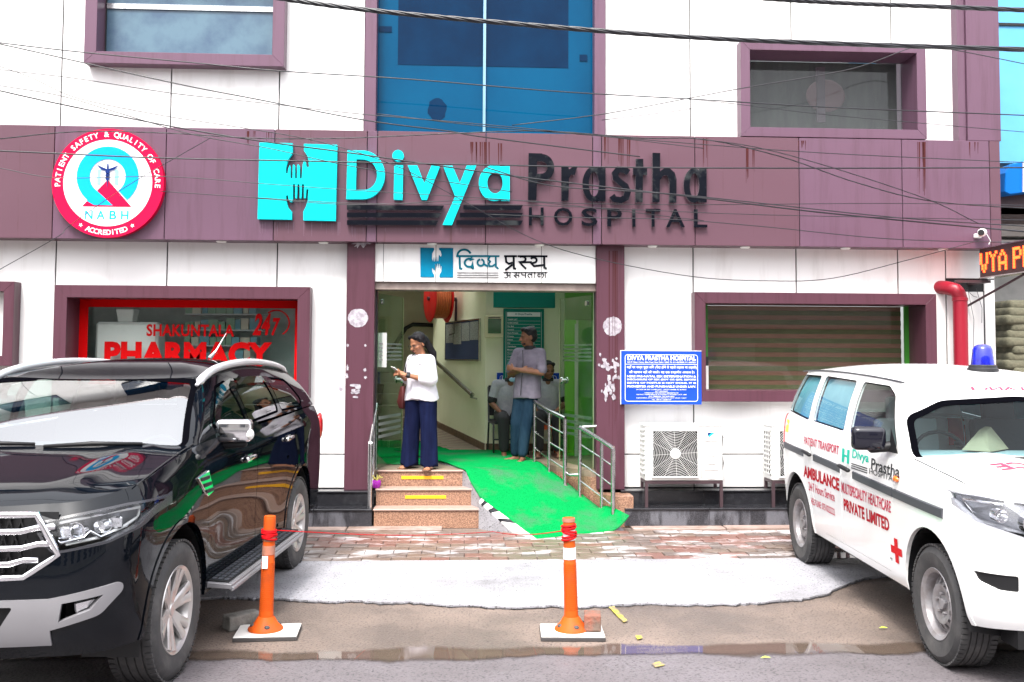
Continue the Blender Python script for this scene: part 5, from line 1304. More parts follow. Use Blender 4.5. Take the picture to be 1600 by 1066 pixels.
def wheel(root, x, y, rad_, width, kind, sgn, steer=0.):
    """wheel > tyre, rim, nuts ; sgn +1 when the outer side faces +x"""
    w = bpy.data.objects.new('wheel', None); COL.objects.link(w); w.parent = root; w.location = (x, y, rad_); w.rotation_euler = (0, 0, steer)
    h = width/2; R_ = rad_
    rim_r = R_*(.615 if kind == 'alloy' else .585)
    prof = [(rim_r-.012, -h+.03), (rim_r+.004, -h+.006), (rim_r+.03, -h-.004), (R_-.05, -h-.010), (R_-.016, -h+.010), (R_-.004, -h+.030)]
    for k in range(4):
        c = -h+.055+k*(width-.11)/3
        prof += [(R_, c-.018), (R_, c-.005), (R_-.009, c-.004), (R_-.009, c+.004), (R_, c+.005)]
    prof += [(R_-.004, h-.030), (R_-.016, h-.010), (R_-.05, h+.010), (R_-.07, h+.012), (rim_r+.03, h+.004), (rim_r+.004, h-.006), (rim_r-.012, h-.03)]
    t = MB().lathe(prof, (0, 0, 0), 'X', 72)
    # shoulder tread blocks
    for k in range(64):
        a = 2*math.pi*k/64
        for s_ in (-1, 1):
            c = Vector((s_*(h-.022), (R_-.004)*math.cos(a), (R_-.004)*math.sin(a)))
            t.obox(c, (.020, .0125, .006), Matrix.Rotation(a-math.pi/2, 3, 'X'))
    part(t, 'tyre', M['rubber'], w, local=True, smooth=35)
    o = sgn*h
    def X(v): return sgn*v
    rm_ = MB()
    rm_.lathe([(rim_r-.004, X(-h+.02)), (rim_r-.03, X(-h+.05)), (rim_r-.035, X(h-.06)), (rim_r-.020, X(h-.015)), (rim_r+.004, X(h+.000)), (rim_r+.007, X(h-.006)), (rim_r+.003, X(h-.012))], n=56, axis='X')
    if kind == 'alloy':
        for k in range(6):
            a0 = 2*math.pi*k/6+.26
            for da in (-.155, .155):
                ring = []
                for (r_, wd, dep, th, dd) in ((.045, .030, h-.045, .03, .35), (.10, .030, h-.035, .03, .75), (.17, .026, h-.020, .026, 1.0), (rim_r-.018, .030, h-.008, .02, 1.12)):
                    a = a0+da*dd; ca, sa = math.cos(a), math.sin(a)
                    q = []
                    for (u, v) in ((-wd, 0), (-wd*.6, th*.28), (wd*.6, th*.28), (wd, 0), (wd*.8, -th), (-wd*.8, -th)):
                        q.append((X(dep+v), r_*ca-u*sa, r_*sa+u*ca))
                    ring.append(q)
                rm_.loft(ring)
        rm_.lathe([(0, X(h-.030)), (.030, X(h-.030)), (.034, X(h-.036)), (.062, X(h-.040)), (.070, X(h-.06)), (.070, X(h-.08))], n=32, axis='X')
        hubm = M['alloy']
    else:
        nh = 14
        rr0, rr1, rr2, rr3 = .095, .118, .148, rim_r-.022
        rm_.lathe([(0, X(h-.035)), (.032, X(h-.035)), (.034, X(h-.055)), (.060, X(h-.058)), (.075, X(h-.045)), (rr0, X(h-.035)), (rr1, X(h-.034))], n=56, axis='X')
        for k in range(nh):
            a0, a1 = 2*math.pi*(k+.22)/nh, 2*math.pi*(k+.78)/nh; a2 = 2*math.pi*(k+1.22)/nh
            vs = []
            for a in (a1, a2):
                for r_, d_ in ((rr1, h-.034), (rr2, h-.052)): vs.append((X(d_), r_*math.cos(a), r_*math.sin(a)))
            rm_.add(vs, [(0, 1, 3, 2)])
            rim_pts = [(a0, rr1), (a1, rr1), (a1, rr2), (a0, rr2)]
            vv = [(X(h-.034 if r_ == rr1 else h-.052), r_*math.cos(a), r_*math.sin(a)) for a, r_ in rim_pts]; vb = [(X(h-.075), r_*math.cos(a), r_*math.sin(a)) for a, r_ in rim_pts]
            rm_.add(vv+vb, [(0, 1, 5, 4), (1, 2, 6, 5), (2, 3, 7, 6), (3, 0, 4, 7)])
        rm_.lathe([(rr2, X(h-.052)), (rr3, X(h-.075)), (rim_r-.02, X(h-.05))], n=56, axis='X')
        for k in range(5):
            a = 2*math.pi*k/5+.3
            rm_.lathe([(0, X(h-.028)), (.010, X(h-.030)), (.011, X(h-.055))], (0, .060*math.cos(a), .060*math.sin(a)), 'X', 8)
        hubm = M['steel_rim']
    part(rm_, 'rim', hubm, w, local=True, smooth=32, recalc=kind == 'alloy')
    part(MB().lathe([(0, X(h-.085)), (rim_r-.03, X(h-.085)), (rim_r-.03, X(h-.10)), (0, X(h-.10))], n=32, axis='X'), 'brake_disc', M['rim_dark'], w, local=True)
    return w

def arch_poly(y, z, r, n=22, z0=.15):
    return [(y-r, z0), (y-r, z)] + [(y-r*math.cos(math.pi*k/n), z+r*math.sin(math.pi*k/n)) for k in range(1, n)] + [(y+r, z), (y+r, z0)]

def build_car(root, P):
    """skin from plan outlines stacked up to the belt line, bonnet sheet, greenhouse and roof; P holds the numbers surveyed for the model"""
    paint = M[P['paint']]
    N = None; rows = []
    ztop = P['ztop']; zb = P['zb']; wz = P['w']; yf = P['yf']; yr = P['yr']
    nt = 34
    for j in range(nt+1):
        t = j/nt; row = []
        # nominal height of this row, used for widths; the true z follows the shoulder line
        zn = lerp(zb, P['znom'], t)
        base = plan(wz(zn), yf(zn), yr(zn), P['cf'](zn), P['cr'](zn), P['bowf'](zn), P['bowr'])
        for (x, y) in base:
            z = lerp(zb+P['zbf'](y), ztop(y), t)
            row.append((x*(1+P['bulge'](y, z)), y, z))
        rows.append(row)
    low = Shell(grid_bm(rows))
    top = rows[-1]
    # greenhouse: from the belt to the roof edge
    gh = []
    nb = len(top)
    B = plan(P['gw0'], P['gy0'], P['gr0'], P['gcf0'], P['gcr'], P['gbow0'], .03)
    T = plan(P['gw1'], P['gy1'], P['gr1'], P['gcf1'], P['gcr'], P['gbow1'], .04)
    ng = 22; rz = P['roofz']
    for j in range(ng+1):
        t = j/ng; row = []
        for (a, b) in zip(B, T):
            za = P['beltz'](a[1]); zt_ = rz(b[1])
            k = math.sin(math.pi*t)*P['gbulge']
            x = lerp(a[0], b[0], t); y = lerp(a[1], b[1], t); z = lerp(za, zt_, t)
            q = abs(x)/max(P['gw0'], .1)
            row.append((x*(1+k+P['bulge'](y, 1.5)*smoothstep(2.0, 2.8, y)), y-(k*.8 if y < 1.4 else -k*.8)*(1-q**4), z+k*.25))
        gh.append(row)
    green = Shell(grid_bm(gh))
    # roof sheet with a rolled edge
    rt = gh[-1]; roofrows = []
    cyr = (P['gy1']+P['gr1'])/2
    for k in range(15):
        s_ = k/14; sc = 1-s_**1.0
        h = (1-(1-s_)**2.2)
        roofrows.append([(p[0]*sc, cyr+(p[1]-cyr)*(1-s_*.999), lerp(p[2], rz(cyr+(p[1]-cyr)*(1-s_))+P['crown'], h)) for p in rt])
    roof = Shell(grid_bm(roofrows))
    # bonnet
    hood = []
    nx_, ny_ = 30, 36
    fr_ = [p for p in top if p[1] < P['hood_end'](0)+.6]
    import bisect
    def yfront(x):
        pts = [p for p in top if p[1] < .2]
        for a, b in zip(pts, pts[1:]):
            if a[0] <= x <= b[0] and b[0] > a[0]: return lerp(a[1], b[1], (x-a[0])/(b[0]-a[0]))
        return pts[-1][1] if x > pts[-1][0]-1e-6 else pts[0][1]
    wt = wz(P['znom'])
    for j in range(ny_+1):
        b = j/ny_; row = []
        for i in range(nx_+1):
            a = i/nx_; xx = wt*math.sin(a*math.pi/2)**.9 if False else wt*a
            y0_ = yfront(min(xx, wt-.0005)) if a < 1 else yfront(wt-.0005)
            if a > .985: y0_ = max(p[1] for p in top if p[0] < wt-.0002 and p[1] < .3)
            y = lerp(y0_, P['hood_end'](xx), b)
            x = xx*(1+P['bulge'](y, ztop(y)))
            e = 1-a**P.get('hexp', 5); e2 = min(1, b*7)**.6
            z = ztop(y)+P['hcrown']*e*e2+P['hshape'](a, b)
            row.append((x, y, z))
        hood.append(row)
    bonnet = Shell(grid_bm(hood))
    return low, green, roof, bonnet

def decal(root, shell, mb2d, name, mat, side, off=.003, label=None):
    """flat print laid on the skin: mb2d holds points (u along +y or -y, height)"""
    out = []
    for p in mb2d.v:
        org = Vector((side*2.0, p[0], p[1])); loc, nr, i, d = shell.bvh.ray_cast(org, Vector((-side, 0, 0)))
        x = loc.x+side*off if loc else side*.87
        out.append((x, p[0], p[1]))
    m = MB(); m.v = out; m.f = list(mb2d.f)
    return part(m, name, mat, root, local=True, recalc=False, label=label)

# ================================================================= black SUV
TH1 = rad(3.96)
suv = thing('parked_suv', 'black seven seat SUV with chrome grille and mirrors parked left of the entrance', 'car', (-2.52, 5.68, 0), -TH1)
P = dict(paint='car_black', zb=.36, znom=1.12,
    zbf=lambda y: .0+.06*smoothstep(2.6, 3.9, y)+.0*y,
    ztop=curve([(-.95, 1.045), (-.82, 1.075), (-.6, 1.13), (-.3, 1.185), (.1, 1.245), (.5, 1.285), (1.2, 1.30), (2.4, 1.325), (3.3, 1.35), (3.9, 1.34)]),
    w=curve([(.3, .895), (.42, .915), (.6, .922), (.85, .93), (1.0, .925), (1.06, .905), (1.12, .872)]),
    yf=curve([(.3, -.80), (.45, -.875), (.60, -.905), (.75, -.90), (.9, -.885), (1.0, -.865), (1.12, -.80)]),
    yr=curve([(.3, 3.90), (.6, 3.98), (.9, 3.95), (1.2, 3.88)]),
    cf=lambda z: (.34, .40), cr=lambda z: (.22, .22), bowf=lambda z: .16, bowr=.05,
    bulge=lambda y, z: .018*(math.exp(-((y-0)/.42)**2)+math.exp(-((y-2.85)/.45)**2))*math.exp(-((z-.86)/.26)**2)-.03*smoothstep(2.9, 3.9, y)-.008*math.exp(-((z-.70)/.14)**2)*smoothstep(.4, .7, y)*(1-smoothstep(2.2, 2.6, y)),
    gw0=.868, gy0=.13, gr0=3.90, gcf0=(.26, .20), gcr=(.20, .26), gbow0=.20,
    gw1=.665, gy1=.86, gr1=3.62, gcf1=(.16, .12), gbow1=.10, gbulge=.030,
    roofz=curve([(.7, 1.640), (1.1, 1.700), (1.6, 1.735), (2.2, 1.742), (2.9, 1.715), (3.6, 1.650)]), crown=.062,
    beltz=lambda y: 1.255+.075*smoothstep(.1, .9, y)+.03*smoothstep(1.5, 3.5, y),
    hood_end=lambda x: .20+.22*(x/.87)**2, hcrown=.035, hexp=4,
    hshape=lambda a, b: .009*math.exp(-((a-.62)/.12)**2)*smoothstep(0, .35, b)*(1-.5*smoothstep(.6, 1, b)))
low, green, roof, bonnet = build_car(suv, P)
both = (1, -1)
for sd in both:
    for wy in (0, 2.85):
        low.cut('side', arch_poly(wy, .42, .455), sd, 9)           # wheel arch hole
        low.cut('side', grow(arch_poly(wy, .42, .455), .035), sd, 8)  # lip
    for dn, (poly, tg) in enumerate((([(.50, .43), (.47, .70), (.43, 1.0), (.47, 1.30), (.60, 1.36), (1.50, 1.36), (1.52, .43)], 2),
                       ([(1.53, .43), (1.51, 1.36), (2.56, 1.39), (2.50, 1.0), (2.36, .80), (2.33, .43)], 3))):
        low.cut('side', grow(poly, .004), sd, 7); low.cut('side', poly, sd, tg+(10 if sd < 0 else 0), only=7)
# front: grille, lamps, fog lamps, silver apron
hlR = rpoly([(.50, 1.000), (.66, 1.034), (.86, 1.066), (.936, 1.062), (.915, .960), (.82, .910), (.60, .875), (.56, .92)], .02)
mir = lambda poly: [(-p[0], p[1]) for p in poly][::-1]
fc = lambda c: c.y < -.20
for poly in (hlR, mir(hlR)): low.cut('front', grow(poly, .012), 1, 4, cond=fc); low.cut('front', poly, 1, 5, only=4, cond=fc)
gr = rpoly([(-.61, .86), (-.50, 1.045), (.50, 1.045), (.61, .86), (.46, .765), (-.46, .765)], .03)
low.cut('front', gr, 1, 6, cond=fc)
ap = [[(-.60, .655), (.60, .655), (.60, .43), (-.60, .43)], [(.55, .648), (.868, .705), (.872, .66), (.80, .56), (.58, .50)], mir([(.55, .648), (.868, .705), (.872, .66), (.80, .56), (.58, .50)])]
fogh = [(.655, .632), (.81, .655), (.765, .590), (.64, .545)]
for poly in (fogh, mir(fogh)): low.cut('front', poly, 1, 21, cond=fc)
low.cut('front', rpoly([(-.44, .622), (.44, .622), (.37, .515), (-.37, .515)], .02), 1, 22, cond=fc)
for i_, poly in enumerate(ap): low.cut('front', rpoly(poly, .025) if i_ else poly, 1, 20, cond=fc)
body = low.take(0, 'body', M['car_black'], suv, thick=.02)
low.take_each(8, 'arch_lip', M['car_black'], suv, push=.006, thick=.03)
low.take(20, 'silver_apron', M['silver'], suv, push=.012, thick=.03)
for tg, sd in ((2, 1), (12, -1)):
    d_ = low.take(tg, 'door', M['car_black'], suv, thick=.02)
    d2 = low.take(tg+1, 'door', M['car_black'], suv, thick=.02)
    if sd > 0:
        for dd, hy, hz in ((d_, 1.30, 1.105), (d2, 2.40, 1.150)):
            part(MB().cap((.945, hy-.09, hz), (.945, hy+.09, hz+.004), .016, n=10, sq=(1, 1.1)).obox((.925, hy, hz), (.012, .05, .028), (0, 0, 0)), 'handle', M['chrome'], dd, local=True, smooth=50)
hl_bez = low.take_each(4, 'headlamp_bezel', M['lamp_dark'], suv, thick=.05)
for sd in both:
    pass
lens_ = low.take_each(5, 'headlight', M['lamp_glass'], suv, push=.004)
# lamp insides: reflector bowl, projector and chrome dividers
def lamp_inside(sd, parent, y0, zc, pts, name='reflector'):
    back = MB().add([(sd*p[0], p[1], p[2]) for p in pts], [tuple(range(len(pts)))])
    part(back, name, M['lamp_inner'], parent, local=True)
for sd in both:
    lens = [o for o in lens_ if o.data.vertices[0].co.x*sd > 0][0]
    lb = MB()
    lb.add([(sd*.50, -.74, .99), (sd*.70, -.62, 1.04), (sd*.85, -.36, 1.05), (sd*.86, -.34, .94), (sd*.78, -.50, .90), (sd*.58, -.70, .885)], [(0, 1, 2, 3, 4, 5)])
    part(lb, 'reflector', M['lamp_back'], lens, local=True)
    part(MB().lathe([(0, -.02), (.030, -.015), (.038, .0), (.044, .012), (.044, .05)], (sd*.745, -.635, .965), 'Y', 20), 'projector', M['lamp_inner'], lens, local=True, smooth=40)
    part(MB().lathe([(0, .01), (.034, .008), (.046, -.015), (.050, -.015), (.050, .03)], (sd*.655, -.70, .950), 'Y', 18), 'bulb_bowl', M['chrome'], lens, local=True, smooth=40)
    part(MB().tube([(sd*p[0], p[1], p[2]) for p in ((.52, -.79, .990), (.66, -.735, 1.016), (.80, -.58, 1.036), (.865, -.45, 1.035), (.862, -.46, .985), (.82, -.56, .948), (.75, -.66, .915), (.62, -.74, .895))], .0085, 8), 'light_guide', M['white_plastic'], lens, local=True, smooth=True)
    part(MB().box(sd*.60-.045, sd*.60+.045, -.765, -.735, .925, .985).box(sd*.80-.035, sd*.80+.035, -.60, -.57, .95, 1.01), 'reflector_cell', M['lamp_inner'], lens, local=True, bevel=.008)
    part(MB().tube([(sd*.555, -.775, .955), (sd*.60, -.755, .905), (sd*.70, -.715, .925), (sd*.72, -.695, .955), (sd*.76, -.67, .92), (sd*.83, -.52, .945), (sd*.855, -.42, 1.00)], .008, 6), 'chrome_divider', M['chrome'], lens, local=True, smooth=True)
    part(MB().tube([(sd*.60, -.745, 1.012), (sd*.74, -.665, 1.030), (sd*.84, -.50, 1.04)], .009, 6), 'chrome_divider', M['chrome'], lens, local=True, smooth=True)
# grille: dark mesh back, chrome surround and bars
gp = MB().add([(-.60, -.775, .75), (.60, -.775, .75), (.60, -.775, 1.06), (-.60, -.775, 1.06)], [(0, 1, 2, 3)])
grille = part(gp, 'grille', M['trim_black'], suv, local=True)
msh = MB()
for k in range(13):
    z = .775+k*.021; msh.obox((0, -.80-.05, z), (.58, .004, .004), (0, 0, 0))
for k in range(46): msh.obox((-.585+k*.026, -.845, .90), (.004, .004, .14), (0, rad(18 if k % 2 else -18), 0))
part(msh.map(lambda p: (p[0], p[1]+.16*(p[0]/.9)**2+.03, p[2])), 'mesh', M['trim_black'], grille, local=True)
def fy(x, d=0): return -.885+.17*(x/.9)**2+d
for zz, hh_ in ((.975, .60), (.895, .60), (.82, .53)):
    m_ = MB()
    pts = []
    for i in range(17):
        x = -hh_+2*hh_*i/16; k = 1 if abs(x) > hh_-.10 else 0
        pts.append((x, fy(x), zz+.014*(abs(x) > hh_-.11)))
    m_.tube(pts, .013, 8); m_.v = [(p[0], p[1], zz+(p[2]-zz)*1.25) for p in m_.v]
    part(m_, 'chrome_bar', M['chrome'], grille, local=True, smooth=True)
sur = [(-.62, .86), (-.52, 1.055), (-.3, 1.058), (0, 1.06), (.3, 1.058), (.52, 1.055), (.62, .86), (.47, .757), (.2, .752), (-.2, .752), (-.47, .757)]
fin = []
for a, b in zip(sur, sur[1:]+sur[:1]):
    for k in range(4): fin.append((lerp(a[0], b[0], k/4), lerp(a[1], b[1], k/4)))
part(MB().tube([(p[0], fy(p[0], -.006), p[1]) for p in fin], .017, 8, closed=True), 'chrome_surround', M['chrome'], grille, local=True, smooth=True)
part(MB().ball((0, -.915, .91), (.115, .02, .05), 24, 10), 'oval_badge', pm('navy_badge', (.01, .02, .12), .2, coat=1), grille, local=True, smooth=True)
# fog lamps and lower intake
part(MB().add([(-.45, -.83, .51), (.45, -.83, .51), (.45, -.83, .63), (-.45, -.83, .63)], [(0, 1, 2, 3)]), 'lower_intake', M['trim_black'], suv, local=True)
for sd in both:
    fg = part(MB().add([(sd*.62, -.72, .53), (sd*.84, -.56, .57), (sd*.84, -.56, .67), (sd*.62, -.72, .65)], [(0, 1, 2, 3)]), 'fog_lamp_recess', M['trim_black'], suv, local=True)
    part(MB().obox((sd*.738, -.745, .605), (.058, .012, .026), (0, rad(sd*-8), rad(sd*34))), 'fog_lamp', M['lamp_inner'], fg, local=True, bevel=.006)
# arch liners and underside
for sd in both:
    for wy in (0, 2.85):
        lin = MB()
        ring0 = [(sd*.90, wy-.45*math.cos(math.pi*k/16), .42+.45*math.sin(math.pi*k/16)) for k in range(17)]
        ring1 = [(sd*.58, p[1], p[2]) for p in ring0]
        lin.add(ring0+ring1, [(k, k+1, k+18, k+17) for k in range(16)]); lin.add(ring1+[(sd*.58, wy, .2)], [tuple(range(17))])
        lin.add([(sd*.90, wy-.45, .42), (sd*.58, wy-.45, .42), (sd*.58, wy-.45, .26), (sd*.88, wy-.45, .26)], [(0, 1, 2, 3)]); lin.add([(sd*.90, wy+.45, .42), (sd*.58, wy+.45, .42), (sd*.58, wy+.45, .26), (sd*.88, wy+.45, .26)], [(0, 1, 2, 3)])
        part(lin, 'arch_liner', M['trim_black'], suv, local=True, recalc=False)
part(MB().box(-.57, .57, -.45, 3.8, .27, .45).box(-.87, .87, .48, 2.38, .34, .45), 'underside', M['trim_black'], suv, local=True)
# bonnet: shut line, sides folded
for sd in both: bonnet.cut('top', [(sd*.60, -1.0), (sd*.60, -.9), (sd*.60, -.9)], 1, 0)
part_b = bonnet.take(0, 'bonnet', M['car_black'], suv, thick=.015)
for sd in both:
    pts = [(sd*(.868-.02*(k/14)), -.50+.95*k/14, P['ztop'](-.50+.95*k/14)+.006+.006*(k/14)) for k in range(15)]
    part(MB().tube(pts, .0035, 5), 'shut_line', M['gap'], part_b, local=True)
# greenhouse glass
wsp = rpoly([(-.80, 1.285), (.80, 1.285), (.655, 1.640), (.33, 1.662), (-.33, 1.662), (-.655, 1.640)], .03)
fw_ = lambda c: c.y < 1.3 
green.cut('front', grow(wsp, .030), 1, 31, cond=fw_); green.cut('front', wsp, 1, 30, only=31, cond=fw_)
swin = [rpoly([(.74, 1.375), (1.10, 1.600), (1.36, 1.635), (1.43, 1.345)], .035), rpoly([(1.51, 1.350), (1.50, 1.640), (2.28, 1.640), (2.33, 1.385)], .035), rpoly([(2.44, 1.385), (2.42, 1.635), (2.95, 1.605), (3.18, 1.43), (3.10, 1.39)], .035)]
for sd in both:
    for k, poly in enumerate(swin):
        green.cut('side', grow(poly, .018), sd, 33); green.cut('side', poly, sd, 34+k+(10 if sd < 0 else 0), only=33)
green.cut('rear', rpoly([(-.66, 1.37), (.66, 1.37), (.55, 1.61), (-.55, 1.61)], .04), 1, 38)
green.take(0, 'pillars', M['car_black'], suv, thick=.02)
green.take(31, 'windscreen_surround', M['frit'], suv, push=-.001)
green.take_each(33, 'window_seal', M['frit'], suv, push=-.001)
green.take(30, 'windscreen', M['ws_glass'], suv, push=-.004)
for k in (34, 35, 36, 44, 45, 46): green.take(k, 'window', M['side_glass'], suv, push=-.005)
green.take(38, 'rear_window', M['side_glass'], suv, push=-.004)
roof.take(0, 'roof', M['car_black'], suv)
# rain visors over the side windows
for pts in ([(.735, 1.385, .86), (.90, 1.50, .825), (1.10, 1.612, .775), (1.36, 1.650, .755), (1.44, 1.650, .757)], [(1.49, 1.652, .757), (1.9, 1.656, .752), (2.30, 1.650, .757), (2.42, 1.62, .77)]):
    m_ = MB(); v = []
    for (y, z, x) in pts: v += [(x+.002, y, z+.012), (x+.030, y, z-.038)]
    m_.add(v, [(2*i, 2*i+1, 2*i+3, 2*i+2) for i in range(len(pts)-1)])
    part(m_, 'rain_visor', M['side_glass'], suv, local=True, smooth=True)
# roof rails, aerial
for sd in both:
    pts = [(.705, .84, 1.645), (.700, 1.02, 1.705), (.690, 1.3, 1.752), (.680, 1.8, 1.785), (.675, 2.3, 1.788), (.672, 2.8, 1.766), (.668, 3.15, 1.730), (.66, 3.35, 1.690)]
    cv = [curve([(i, p[q]) for i, p in enumerate(pts)]) for q in range(3)]
    rail = [(sd*cv[0](t/5), cv[1](t/5), cv[2](t/5)-.014) for t in range(36)]
    m_ = MB().tube(rail, [(.028 if i < 16 else .028-.0004*(i-16)) if 1 < i < 33 else .012 for i in range(36)], 10)
    part(m_, 'roof_rail', M['white_rail'], suv, local=True, smooth=True)
part(MB().tube([(.10, 2.9, 1.80), (.14, 2.93, 1.86), (.20, 3.02, 2.02)], [.022, .008, .003], 8), 'aerial', M['white_rail'], suv, local=True, smooth=True)
# mirrors
for sd in both:
    mr = part(MB().obox((sd*.965, .83, 1.335), (.115, .055, .075), (0, 0, sd*.10)), 'mirror', M['chrome'], suv, local=True, bevel=.036, seg=4, smooth=60)
    part(MB().cap((sd*.84, .84, 1.235), (sd*1.03, .84, 1.245), .030, .020, 10), 'mirror_base', M['trim_black'], mr, local=True, smooth=True)
    part(MB().ball((sd*1.075, .815, 1.31), (.022, .05, .035), 10, 8), 'repeater', M['white_plastic'], mr, local=True, smooth=True)
    # vent on the wing
    vt = part(MB().map(lambda p: p).loft([[(sd*(.945), .22, 1.10), (sd*.948, .40, 1.125), (sd*.948, .50, .985), (sd*.946, .40, .965)], [(sd*.925, .22, 1.10), (sd*.925, .40, 1.125), (sd*.925, .50, .985), (sd*.925, .40, .965)]]), 'wing_vent', M['chrome'], suv, local=True, bevel=.004)
    for k in range(3):
        part(MB().obox((sd*.950, .335+.040*k, 1.085-.042*k), (.003, .065, .010), (0, 0, 0)), 'vent_slot', M['gap'], vt, local=True)
    # running board with a tread of small pads
    rb = part(MB().obox((sd*.985, 1.42, .405), (.085, .93, .016), (0, rad(sd*4), 0)).tube([(sd*1.068, .50, .385), (sd*1.07, 2.34, .385)], .017, 8), 'running_board', M['silver'], suv, local=True, bevel=.004)
    part(MB().obox((sd*.975, 1.42, .424), (.068, .90, .004), (0, rad(sd*4), 0)), 'tread_mat', M['trim_black'], rb, local=True)
    pads = MB()
    for i in range(26):
        for j in range(3): pads.obox((sd*(.935+.04*j), .58+.067*i, .432-.0025*j), (.013, .022, .003), (0, rad(sd*4), 0))
    part(pads, 'tread_pads', M['rub_grey'], rb, local=True)
    # tail lamp tip
    part(MB().ball((sd*.885, 3.78, 1.15), (.03, .09, .13), 10, 8), 'tail_light', M['red_lens'], suv, local=True, smooth=True)
# wipers
for x0, x1 in ((-.62, -.02), (.06, .60)):
    wp = part(MB().tube([(x0, .12+.08*(x0/.8)**2, 1.292), ((x0+x1)/2, .16, 1.306), (x1, .17+.10*(x1/.8)**2, 1.300)], [.010, .014, .010], 8), 'wiper', M['trim_black'], suv, local=True, smooth=True)
part(MB().box(-.78, .78, .10, .42, 1.235, 1.25), 'cowl', M['trim_black'], suv, local=True)
# cabin
cab = part(MB().box(-.80, .80, .45, 3.6, .50, .60), 'cabin_floor', M['seat'], suv, local=True)
part(MB().loft([[(x, .42, 1.05), (x, .72, 1.27), (x, .95, 1.20), (x, 1.0, .9)] for x in (-.76, .76)]), 'dashboard', M['dash_dark'], cab, local=True, bevel=.02)
for x in (-.38, .38):
    for y in (1.45, 2.35):
        sb = MB().obox((x, y+.18, 1.08), (.24, .06, .33), (rad(-14), 0, 0)).obox((x, y-.10, .78), (.24, .28, .08), (0, 0, 0)).obox((x, y+.30, 1.50), (.13, .045, .09), (rad(-10), 0, 0))
        part(sb, 'seat', M['seat'], cab, local=True, bevel=.03, seg=2, smooth=40)
stw = MB().tube([(.38+.185*math.cos(a*.314), 1.02+.08*math.sin(a*.314), 1.10+.17*math.sin(a*.314)) for a in range(20)], .014, 6, closed=True)
part(stw, 'steering_wheel', M['dash_dark'], cab, local=True, smooth=True)
wheel(suv, .795, 0, .388, .245, 'alloy', 1); wheel(suv, -.795, 0, .388, .245, 'alloy', -1)
wheel(suv, .795, 2.85, .388, .245, 'alloy', 1); wheel(suv, -.795, 2.85, .388, .245, 'alloy', -1)

# ================================================================= white ambulance
TH2 = rad(3.3)
amb = thing('parked_ambulance', 'white hospital ambulance with red lettering and a blue beacon parked right of the entrance', 'ambulance', (3.708, 5.70, 0), -TH2)
P2 = dict(paint='car_white', zb=.34, znom=1.10,
    zbf=lambda y: .04*smoothstep(2.9, 3.4, y)+.03*smoothstep(-.4, -.7, y),
    ztop=curve([(-.80, 1.03), (-.7, 1.055), (-.4, 1.115), (0, 1.155), (.35, 1.185), (.8, 1.215), (1.6, 1.235), (2.6, 1.27), (3.4, 1.30)]),
    w=curve([(.3, .82), (.40, .852), (.6, .868), (.85, .872), (1.0, .865), (1.06, .856), (1.10, .838)]),
    yf=curve([(.3, -.66), (.42, -.715), (.60, -.735), (.8, -.725), (.95, -.70), (1.10, -.62)]),
    yr=curve([(.3, 3.32), (.6, 3.40), (.9, 3.41), (1.2, 3.38)]),
    cf=lambda z: (.30, .34), cr=lambda z: (.14, .16), bowf=lambda z: .12, bowr=.03,
    bulge=lambda y, z: .014*(math.exp(-((y-0)/.45)**2)+math.exp(-((y-2.80)/.45)**2))*math.exp(-((z-.80)/.26)**2)-.02*smoothstep(2.7, 3.4, y),
    gw0=.838, gy0=.20, gr0=3.40, gcf0=(.16, .14), gcr=(.14, .16), gbow0=.12,
    gw1=.690, gy1=.76, gr1=3.20, gcf1=(.14, .10), gbow1=.06, gbulge=.022,
    roofz=curve([(.6, 1.640), (.9, 1.665), (1.4, 1.690), (2.2, 1.712), (2.8, 1.712), (3.3, 1.690)]), crown=.075,
    beltz=lambda y: 1.165+.05*smoothstep(.1, .8, y)+.055*smoothstep(1.2, 3.4, y),
    hood_end=lambda x: .28+.12*(x/.84)**2, hcrown=.035, hexp=6,
    hshape=lambda a, b: .016*math.exp(-((a-.45)/.16)**2)*smoothstep(0, .3, b))
low, green, roof, bonnet = build_car(amb, P2)
for sd in both:
    for wy in (0, 2.80):
        low.cut('side', arch_poly(wy, .40, .405), sd, 9)
        low.cut('side', grow(arch_poly(wy, .40, .405), .03), sd, 8)
    for poly, tg in (([(.56, .40), (.50, .62), (.56, .95), (.52, 1.16), (.62, 1.25), (1.60, 1.30), (1.60, .40)], 2), ([(1.615, .40), (1.615, 1.30), (2.54, 1.32), (2.55, .93), (2.36, .72), (2.33, .40)], 3)):
        low.cut('side', grow(poly, .0035), sd, 7); low.cut('side', poly, sd, tg+(10 if sd < 0 else 0), only=7)
    low.cut('side', [(3.24, 1.0), (3.44, 1.0), (3.44, 1.33), (3.24, 1.33)], sd, 19)
hl2 = rpoly([(.47, 1.02), (.62, 1.045), (.80, 1.065), (.872, 1.062), (.862, .985), (.82, .93), (.62, .865), (.47, .85)], .015)
fc2 = lambda c: c.y < -.10
for poly in (hl2, mir(hl2)): low.cut('front', grow(poly, .008), 1, 4, cond=fc2); low.cut('front', poly, 1, 5, only=4, cond=fc2)
fg2 = rpoly([(.68, .665), (.845, .660), (.83, .61), (.76, .578), (.68, .578)], .012)
for poly in (fg2, mir(fg2)): low.cut('front', poly, 1, 21, cond=fc2)
low.cut('front', rpoly([(-.40, 1.01), (.40, 1.01), (.38, .86), (-.38, .86)], .02), 1, 6, cond=fc2)
low.cut('front', rpoly([(-.50, .66), (.50, .66), (.42, .50), (-.42, .50)], .02), 1, 22, cond=fc2)
low.take(0, 'body', M['car_white'], amb, thick=.02); low.take_each(8, 'arch_lip', M['car_white'], amb, push=.004, thick=.025)
